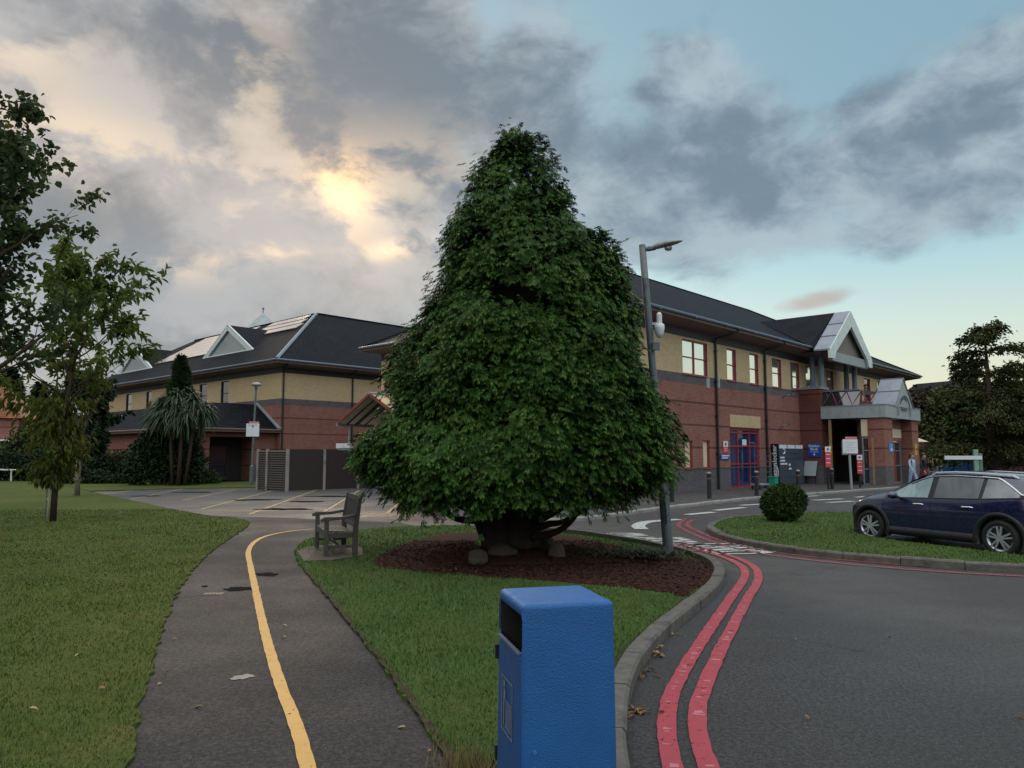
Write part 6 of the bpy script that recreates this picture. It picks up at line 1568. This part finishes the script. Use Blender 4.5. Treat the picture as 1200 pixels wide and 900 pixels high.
# wire roll cage with a green box, low trolley
rc = empty('roll_cage', B1.pt(uz(898,560,-1.1)[0], -1.1, .1), 'tall wire roll cage standing left of the parcel locker', 'cage', RZ)
g = MB(); wc = .62
for x, y in ((0,0),(wc,0),(0,.6),(wc,.6)): g.tube([(x,y,.1),(x,y,1.75)], .018, 6)
g.build('frame', M['galv'], rc); g = MB()
wp_ = []
for k in range(6):
    lv = [(wc,.6,.25+k*.27),(wc,0,.25+k*.27),(0,0,.25+k*.27),(0,.6,.25+k*.27)]; wp_ += lv if k % 2 == 0 else lv[::-1]
g.tube(wp_, .012, 5)
g.build('mesh_grille', M['galv'], rc); g = MB(); g.bx(0,wc,0,.6,.1,.14); g.build('base', M['galv'], rc)
for x in (.05,wc-.05):
    g = MB(); g.tube([(x-.02,.1,.05),(x+.02,.1,.05)], .05, 10); g.build('wheel', M['black'], rc)
gb = empty('grit_box', B1.pt(uz(906,565,-1.25)[0], -1.35, .1), 'small bright green box at the foot of the parcel locker', 'box', RZ)
g = MB(); g.bx(0,.42,0,.35,0,.52); g.build('body', M['green_plastic'], gb, bevel=.02); g = MB(); g.bx(-.02,.44,-.02,.37,.522,.57); g.build('lid', M['green_plastic'], gb, bevel=.01)
tk_ = empty('flat_trolley', B1.pt(uz(889,566,-1.7)[0], -1.8, .1), 'low pale flatbed trolley left of the roll cage', 'trolley', RZ)
g = MB(); g.bx(0,1.0,0,.55,.22,.27); g.build('deck', M['pale_grey'], tk_); g = MB(); g.tube([(0,.05,.25),(-.05,.05,.62),(-.05,.5,.62),(0,.5,.25)], .016, 6); g.build('handle', M['galv'], tk_)
for x in (.15,.85):
    for y in (.08,.47): g = MB(); g.tube([(x,y-.02,.10),(x,y+.02,.10)], .095, 12); g.build('wheel', M['black'], tk_)
# ------------------------------------------------------------------ dark blue car
CR = Vector((9.40,13.95,0)); CFd = Vector((-.42,.9075,0)); cmid = CR+CFd*1.35
car = empty('parked_car', (cmid.x, cmid.y, .0), 'dark blue crossover car with chrome window trim parked beside the grass island', 'car', math.atan2(CFd.y, CFd.x))
car.scale = (1, 1, .95)
def lerp_tab(T): 
    X_ = [p[0] for p in T]; Y_ = [p[1] for p in T]
    return lambda x: float(np.interp(x, X_, Y_))
zt_f = lerp_tab([(-2.19,.60),(-2.16,.92),(-2.10,1.10),(-1.90,1.40),(-1.6,1.50),(-1.0,1.54),(-.4,1.56),(.05,1.535),(.3,1.46),(1.0,1.10),(1.3,1.055),(1.7,.98),(1.95,.90),(2.08,.80),(2.16,.62)])
hw_f = lerp_tab([(-2.19,.45),(-2.13,.66),(-2.0,.80),(-1.7,.885),(-1.2,.905),(1.1,.90),(1.5,.885),(1.75,.84),(1.92,.74),(2.06,.55),(2.16,.30)])
bl_f = lerp_tab([(-2.19,.58),(-2.1,1.0),(-1.8,1.08),(-1.0,1.02),(0,.985),(1.0,.955),(1.5,.92),(1.9,.80),(2.08,.70),(2.16,.56)])
wr_f = lerp_tab([(-2.19,.40),(-2.0,.60),(-1.7,.585),(-1,.61),(0,.625),(.35,.63),(1.0,.74),(1.4,.70),(1.8,.62),(2.0,.48),(2.16,.22)])
zb_f = lerp_tab([(-2.19,.42),(-2.0,.30),(-1.7,.22),(1.7,.20),(2.0,.24),(2.16,.38)])
ze_f = lambda x: max(bl_f(x)+.012, zt_f(x)-(.075 if x < .5 else .05))
def section(x):
    w_, b, zt, ze, wr, zb = hw_f(x), bl_f(x), zt_f(x), ze_f(x), wr_f(x), zb_f(x)
    b = min(b, ze-.012); wr = min(wr, w_*.97); m = zb+(b-zb)
    cab = ze-b > .1
    return [(0,zb),(w_*.72,zb),(w_*.94,zb+.02),(w_*.985,zb+(b-zb)*.22),(w_*.985,zb+(b-zb)*.45),(w_*1.0,zb+(b-zb)*.62),(w_*.995,zb+(b-zb)*.80),(w_*.965,zb+(b-zb)*.95),(w_*.955 if cab else w_*.94,b),
            (w_*.955+(wr-w_*.955)*.5,b+(ze-b)*.5),(wr,ze),(wr*.86,ze+(zt-ze)*.62),(wr*.5,zt-.008),(0,zt)]
xs_ = [-2.19,-2.16,-2.1,-2.0,-1.88,-1.75,-1.6,-1.45,-1.3,-1.1,-.9,-.7,-.5,-.3,-.1,.05,.18,.32,.5,.7,.88,1.0,1.12,1.3,1.5,1.65,1.8,1.92,2.0,2.06,2.12,2.16]
g = MB(); ns_ = len(section(0))
for x in xs_:
    S_ = section(x)
    for y, z in S_: g.v.append((x, y, z))
    for y, z in S_[1:-1][::-1]: g.v.append((x, -y, z))
per_ = 2*ns_-2
for i in range(len(xs_)-1):
    for k in range(per_): g.f.append((i*per_+k, (i+1)*per_+k, (i+1)*per_+(k+1)%per_, i*per_+(k+1)%per_)); g.m.append(0)
g.f.append(tuple(range(per_))); g.m.append(0); e = (len(xs_)-1)*per_; g.f.append(tuple(e+k for k in reversed(range(per_)))); g.m.append(0)
M['car_blue'] = plain('deep_blue_car_paint', (.006,.009,.048), .28, var=.05, coat=1.0)
M['car_black'] = plain('black_cladding', (.012,.012,.014), .6)
M['chrome'] = plain('satin_chrome', (.62,.64,.68), .22, metal=.9, var=.05)
M['silver'] = plain('silver_rail', (.5,.53,.58), .3, metal=.6, var=.05)
M['tyre'] = plain('tyre_rubber', (.014,.014,.015), .85)
M['car_glass'] = glassmat('car_glass', (.045,.065,.075,1), 1.0, .03, .3); M['car_glass'].node_tree.nodes['Principled BSDF'].inputs['Metallic'].default_value = .6
M['car_glass_front'] = glassmat('sky_bright_car_glass', (.22,.33,.34,1), 1.0, .03, .3); M['car_glass_front'].node_tree.nodes['Principled BSDF'].inputs['Metallic'].default_value = .75  # front side window's sky reflection is put into a brighter, bluer glass colour
body = g.build('body', M['car_blue'], None, smooth=True)
bm = bmesh.new(); bm.from_mesh(body.data); bmesh.ops.recalc_face_normals(bm, faces=bm.faces); bm.to_mesh(body.data); bm.free()
ss = body.modifiers.new('s','SUBSURF'); ss.levels = 1; ss.render_levels = 1; evaluated(body)
WX, WR, WT = 1.35, .335, .215
cut = MB()
for x in (WX,-WX):
    cut.tube([(x,-1.2,WR),(x,1.2,WR)], .405, 28)
ct = cut.build('cutter', M['car_black'], None)
bo = body.modifiers.new('b','BOOLEAN'); bo.operation = 'DIFFERENCE'; bo.object = ct; bo.solver = 'EXACT'; evaluated(body)
bpy.data.objects.remove(ct); body.parent = car
for x in (WX,-WX):                                 # arch cladding and inner liner
    for sy in (1,-1):
        g = MB(); A = np.linspace(-.12*math.pi, 1.12*math.pi, 23); V = []
        yo = hw_f(x)*1.0
        for a in A:
            for r_, y in ((.40,yo+.012),(.475,yo+.014),(.485,yo-.03),(.395,yo-.22)):
                px_ = x+r_*math.cos(a); yy = y-(yo-hw_f(px_))*(.9 if r_ > .45 else .6); V.append((px_, sy*yy, WR+r_*math.sin(a)))
        fs = []
        for i in range(len(A)-1):
            for k in range(3): q = (i*4+k, (i+1)*4+k, (i+1)*4+k+1, i*4+k+1); fs.append(q if sy < 0 else q[::-1])
            q = (i*4+3, (i+1)*4+3, (i+1)*4, i*4); fs.append(q if sy < 0 else q[::-1])
        g.add(V, fs); g.build('wheel_arch', M['car_black'], car, smooth=True)
        # wheel
        g = MB(); yc = sy*(hw_f(WX)-.045); pr_ = [(.235,-.105),(.30,-.11),(.325,-.09),(WR,-.05),(WR,.05),(.325,.09),(.30,.11),(.235,.105)]
        nn = 30; V = []
        for k in range(nn):
            a = 2*math.pi*k/nn
            for r_, y in pr_: V.append((x+r_*math.cos(a), yc+sy*(y-.05), WR+r_*math.sin(a)))
        fs = [(k*8+j, ((k+1)%nn)*8+j, ((k+1)%nn)*8+(j+1)%8, k*8+(j+1)%8) for k in range(nn) for j in range(8)]
        g.add(V, fs if sy > 0 else [f[::-1] for f in fs]); wh = g.build('wheel', M['tyre'], car, smooth=True)
        g = MB(); yf = yc+sy*.045
        for k in range(5):
            a = math.pi/2+2*math.pi*k/5
            for da in (-.16,.16):
                p0 = Vector((x+.04*math.cos(a+da*2), yf-sy*.005, WR+.04*math.sin(a+da*2))); p1 = Vector((x+.225*math.cos(a+da*1.15), yf-sy*.01, WR+.225*math.sin(a+da*1.15))); g.bar(p0, p1, .032, .03, up=(0,1,0))
            p0 = Vector((x+.19*math.cos(a-.62), yf-sy*.02, WR+.19*math.sin(a-.62)))
        g.tube([(x,yf-sy*.03,WR),(x,yf+sy*.006,WR)], .055, 14)
        V = []
        for k in range(36):
            a = 2*math.pi*k/36
            for r_, y in ((.212,-.02),(.236,.0),(.236,-.10),(.212,-.10)): V.append((x+r_*math.cos(a), yf+sy*y, WR+r_*math.sin(a)))
        g.add(V, [(k*4+j, ((k+1)%36)*4+j, ((k+1)%36)*4+(j+1)%4, k*4+(j+1)%4) for k in range(36) for j in range(4)])
        g.build('rim', M['silver'], wh)
        g = MB(); g.tube([(x,yf-sy*.06,WR),(x,yf-sy*.05,WR)], .215, 24); g.build('brake_disc', M['black'], wh)
def ygl(x, z, off=.012):
    b, ze, w_, wr = bl_f(x), ze_f(x), hw_f(x)*.955, wr_f(x); f = (z-b)/max(1e-3, ze-b); return w_+(wr-w_)*f+off
def pane(name, x0, x1, lo, hi, mat, off, sy, n=10, par=None):
    g = MB(); V = []
    for i in range(n+1):
        x = x0+(x1-x0)*i/n
        for k in range(4):
            z = lo(x)+(hi(x)-lo(x))*k/3; V.append((x, sy*ygl(x, z, off), z))
    fs = [(i*4+k, i*4+k+1, (i+1)*4+k+1, (i+1)*4+k) for i in range(n) for k in range(3)]
    g.add(V, fs if sy < 0 else [f[::-1] for f in fs]); return g.build(name, mat, par or car, smooth=True)
lo_ = lambda x: bl_f(x)+.025
def hi_(x):
    z = ze_f(x)-.045
    if x < -1.15: z = min(z, 1.455-.58*(-1.15-x)**1.15-.05*(-1.15-x))
    return max(lo_(x)+.004, z)
for sy in (1,-1):
    pane('window_surround', 1.0, -1.80, lambda x: bl_f(x)+.008, lambda x: hi_(x)+.022, M['car_black'], .006, sy, 26)
    pane('side_window', .86, .02, lo_, hi_, M['car_glass_front'], .013, sy); pane('side_window', -.10, -.98, lo_, hi_, M['car_glass'], .013, sy); pane('side_window', -1.05, -1.70, lo_, hi_, M['car_glass'], .013, sy)
    g = MB(); P = [(x, sy*ygl(x, hi_(x)+.022, .016), hi_(x)+.022) for x in np.linspace(.98,-1.82,30)]; g.tube(P, [.011]*12+[.013]*8+[.019]*10, 6); g.build('window_trim', M['chrome'], car)
    g = MB(); P = [(x, sy*(wr_f(x)-.035), zt_f(x)-.030) for x in np.linspace(.10,-1.55,18)]; P[0] = (P[0][0],P[0][1],P[0][2]-.04); P[-1] = (P[-1][0],P[-1][1],P[-1][2]-.04); g.tube(P, .022, 8); g.build('roof_rail', M['silver'], car)
    for xd in (.22,-.78):
        yy = hw_f(xd)*.985+.012; g = MB(); g.tube([(xd-.11,sy*(yy-.015),.865),(xd-.07,sy*(yy+.022),.875),(xd+.07,sy*(yy+.022),.87),(xd+.11,sy*(yy-.015),.86)], [.014,.018,.018,.012], 8); g.build('door_handle', M['chrome'], car)
    for xd, z0_, z1_ in ((1.02,.33,.93),(-.04,.33,.97),(-1.04,.55,1.0)):           # shut lines
        g = MB(); V = []
        for z in np.linspace(z0_, z1_, 8):
            f = (z-zb_f(xd))/(bl_f(xd)-zb_f(xd)); y = hw_f(xd)*np.interp(f, [.22,.45,.62,.8,.95,1], [.985,.985,1.0,.995,.965,.955])+.003
            V += [(xd-.004,sy*y,z),(xd+.004,sy*y,z)]
        fs = [(2*i,2*i+1,2*i+3,2*i+2) for i in range(7)]; g.add(V, fs if sy > 0 else [f[::-1] for f in fs]); g.build('door_gap', M['black'], car)
    g = MB()                                                                       # sill cladding
    for i, (xa, xb) in enumerate(zip(np.linspace(-.95,.93,10)[:-1], np.linspace(-.95,.93,10)[1:])): 
        wa, wb_ = hw_f(xa), hw_f(xb); g.add([(xa,sy*(wa+.012),.22),(xb,sy*(wb_+.012),.22),(xb,sy*(wb_+.010),.36),(xa,sy*(wa+.010),.36),(xb,sy*(wb_-.06),.38),(xa,sy*(wa-.06),.38),(xa,sy*(wa-.1),.19),(xb,sy*(wb_-.1),.19)], [f if sy < 0 else f[::-1] for f in [(0,1,2,3),(3,2,4,5),(6,7,1,0)]])
    g.build('sill_cladding', M['car_black'], car, smooth=True)
    g = MB(); g.bx(.62,.70,sy*(.9-.02),sy*(.9+.09),.985,1.02); mir = [(.62,.95,1.0),(.60,1.06,1.0),(.64,1.12,1.04)]; g.ball((.66,sy*1.03,1.03),.085,.12,.075,14,10); g.build('door_mirror', M['car_blue'], car, smooth=True)
    g = MB(); V = []
    for x in np.linspace(1.66,2.06,9):
        f = (x-1.66)/.4
        for z in (bl_f(x)-.02-.10*f**.5, bl_f(x)-.015+.02*f): V.append((x, sy*(np.interp(x,[1.6,1.75,1.92,2.06],[.86,.835,.735,.56])+.012), z))
    fs = [(2*i,2*i+1,2*i+3,2*i+2) for i in range(8)]; g.add(V, fs if sy < 0 else [f[::-1] for f in fs]); g.build('headlight', glassmat('headlight_glass', (.45,.48,.5,1), 1.0), car, smooth=True)
    g = MB(); g.ball((-2.03,sy*.69,.96),.085,.11,.09,12,8); g.build('tail_light', plain('tail_light_red', (.3,.01,.012), .15, coat=1), car, smooth=True)
def top_pane(name, x0, x1):
    g = MB(); V = []; n = 8
    for i in range(n+1):
        x = x0+(x1-x0)*i/n
        for k in range(7):
            y = (k/3-1)*(wr_f(x)-.06); V.append((x, y, zt_f(x)+.014-.03*abs(k/3-1)**2.2))
    fs = [(i*7+k, i*7+k+1, (i+1)*7+k+1, (i+1)*7+k) for i in range(n) for k in range(6)]
    g.add(V, fs if x0 > x1 else [f[::-1] for f in fs]); return g.build(name, M['car_glass'], car, smooth=True)
top_pane('windscreen', .94, .30); top_pane('rear_window', -2.06, -1.86)
g = MB(); 
for k in range(3): g.bx(2.08+.02*k,2.15,-.42,.42,.30+.09*k,.36+.09*k)
g.build('grille', M['car_black'], car)
g = MB(); g.bx(-.9,.95,-.6,.6,.16,.21); g.build('underbody', M['black'], car)

# ------------------------------------------------------------------ the two people walking from the entrance
def skin_mesh(name, J, E, mats, parent, sub=2):
    """J: name -> (pos, rx, ry); E: edges between names; the first joint is the root"""
    names = list(J); me = bpy.data.meshes.new(name); me.from_pydata([J[n][0] for n in names], [(names.index(a), names.index(b)) for a, b in E], [])
    o = bpy.data.objects.new(name, me); COL.objects.link(o)
    o.modifiers.new('k','SKIN')
    for i, n in enumerate(names):
        v = me.skin_vertices[0].data[i]; v.radius = (J[n][1], J[n][2]); v.use_root = (i == 0)
    s_ = o.modifiers.new('s','SUBSURF'); s_.levels = sub; s_.render_levels = sub
    evaluated(o)
    for x in (mats if isinstance(mats, list) else [mats]): 
        o.data.materials.append(x)
    for p in o.data.polygons: p.use_smooth = True
    o.parent = parent; return o
SKIN = plain('skin', (.42,.25,.18), .55, var=.08)
def figure(pos, rz, label, top, bottom, shoes, hair, H=1.7, female=True, arm='swing', skirt=None, light=None):
    r = empty('person', pos, label, 'person', rz); s = H/1.7           # faces local +x
    st = .26*s
    J = {'pelvis':((0,0,.93*s),.13*s,.155*s),'waist':((.01*s,0,1.07*s),.105*s,.135*s),'chest':((.0,0,1.25*s),.115*s,.165*s),'neckb':((0,0,1.41*s),.06*s,.085*s),'neck':((.01*s,0,1.46*s),.047*s,.05*s),
         'headb':((.025*s,0,1.53*s),.07*s,.065*s),'head':((.02*s,0,1.62*s),.09*s,.075*s),'crown':((.0,0,1.685*s),.06*s,.055*s),'nose':((.115*s,0,1.575*s),.014*s,.014*s)}
    E = [('pelvis','waist'),('waist','chest'),('chest','neckb'),('neckb','neck'),('neck','headb'),('headb','head'),('head','crown'),('headb','nose')]
    for sd_, q, ph in ((1,'L',1),(-1,'R',-1)):
        J.update({'hip'+q:((.0,sd_*.085*s,.88*s),.09*s,.09*s),'knee'+q:((ph*st*.45+.04*s,sd_*.085*s,.50*s),.058*s,.058*s),'ankle'+q:((ph*st,sd_*.08*s,.09*s),.038*s,.038*s),'toe'+q:((ph*st+.16*s,sd_*.09*s,.035*s),.035*s,.03*s)})
        E += [('pelvis','hip'+q),('hip'+q,'knee'+q),('knee'+q,'ankle'+q),('ankle'+q,'toe'+q)]
        if arm == 'swing' or q == 'R': el, wr_ = (-ph*.12*s-.03*s, sd_*.27*s, 1.12*s), (-ph*.20*s+.05*s, sd_*.27*s, .90*s)
        else: el, wr_ = (.06*s, sd_*.25*s, 1.12*s), (.24*s, sd_*.12*s, 1.30*s)
        wv_ = Vector(wr_); dh = (wv_-Vector(el)).normalized()
        J.update({'sh'+q:((0,sd_*.175*s,1.37*s),.058*s,.058*s),'el'+q:(el,.043*s,.043*s),'wr'+q:(tuple(wv_),.028*s,.026*s),'palm'+q:(tuple(wv_+dh*.07*s),.036*s,.018*s)})
        E += [('neckb','sh'+q),('sh'+q,'el'+q),('el'+q,'wr'+q),('wr'+q,'palm'+q)]
        J['_d'+q] = dh
    dirs = {q: J.pop('_d'+q) for q in ('L','R')}
    o = skin_mesh('body', J, E, [SKIN, top, bottom, shoes], r)
    me = o.data
    arms_long = True
    for p in me.polygons:
        c = p.center; z = c.z/s; inner = abs(c.y)/s
        pl = min((Vector(J['palm'+q][0])-c).length for q in 'LR')
        p.material_index = 3 if z < .10 else 2 if z < .95 and pl > .12*s and not (inner > .205 and z > .8) else 0 if (z > 1.445 or pl < .095*s) else 1
    # five bent fingers on each hand
    fm = MB()
    for q in 'LR':
        pm = Vector(J['palm'+q][0]); d = dirs[q]; sdv = d.cross(Vector((0,1,0))); sdv = sdv.normalized() if sdv.length > .1 else Vector((1,0,0)); nrm = d.cross(sdv)
        for k, (l, offk) in enumerate(((.065,-.027),(.075,-.009),(.07,.009),(.055,.026))):
            b_ = pm+d*.015*s+sdv*offk*s; fm.tube([b_, b_+d*l*.5*s+nrm*.006*s, b_+d*l*.85*s+nrm*.026*s], [.0095*s,.0088*s,.007*s], 6)
        b_ = pm-d*.03*s-sdv*.028*s; fm.tube([b_, b_-sdv*.025*s+d*.028*s+nrm*.01*s, b_-sdv*.026*s+d*.055*s+nrm*.022*s], [.012*s,.0105*s,.008*s], 6)
    fm.build('fingers', SKIN, r, smooth=True, uv=False)
    hm = MB(); hm.ball((-.018*s,0,1.635*s),.108*s,.098*s,.105*s,16,10,0,.05)
    if female: hm.ball((-.075*s,0,1.56*s),.055*s,.085*s,.12*s,14,8,0,.06)
    ob = hm.build('hair', hair, r, smooth=True, uv=False)
    em = MB()
    for sy in (1,-1): em.ball((.095*s,sy*.032*s,1.61*s),.010*s,.014*s,.008*s,8,6)
    em.bx(.098*s,.106*s,-.022*s,.022*s,1.535*s,1.542*s); em.build('face_features', M['black'], r)
    if skirt:
        k = MB(); k.lathe([(.27*s,.42*s),(.23*s,.6*s),(.19*s,.85*s),(.165*s,1.0*s)], n=18); k.build('coat_skirt', skirt, r, smooth=True, uv=False)
    return r
TB = plain('pale_blue_cloth', (.30,.40,.50), .85, var=.2, scale=9); DK = plain('black_cloth', (.012,.013,.016), .9); MR = plain('maroon_cloth', (.075,.014,.02), .9)
HB = plain('brown_hair', (.055,.03,.02), .6); HD = plain('dark_hair', (.015,.012,.011), .6); TR = plain('white_shoe', (.5,.5,.5), .6)
p1 = at(1070,570,34.5); figure((p1.x,34.5,.1), R(-62), 'person in a pale blue tracksuit walking past the red entrance doors', TB, plain('pale_blue_trousers', (.24,.36,.50), .85, var=.2, scale=9), TR, HB, 1.72, True, 'swing')
p2 = at(1084,570,35.6); figure((p2.x,35.6,.1), R(-70), 'person in a black top and maroon skirt walking beside the one in pale blue', DK, MR, DK, HD, 1.72, False, 'bent', MR)
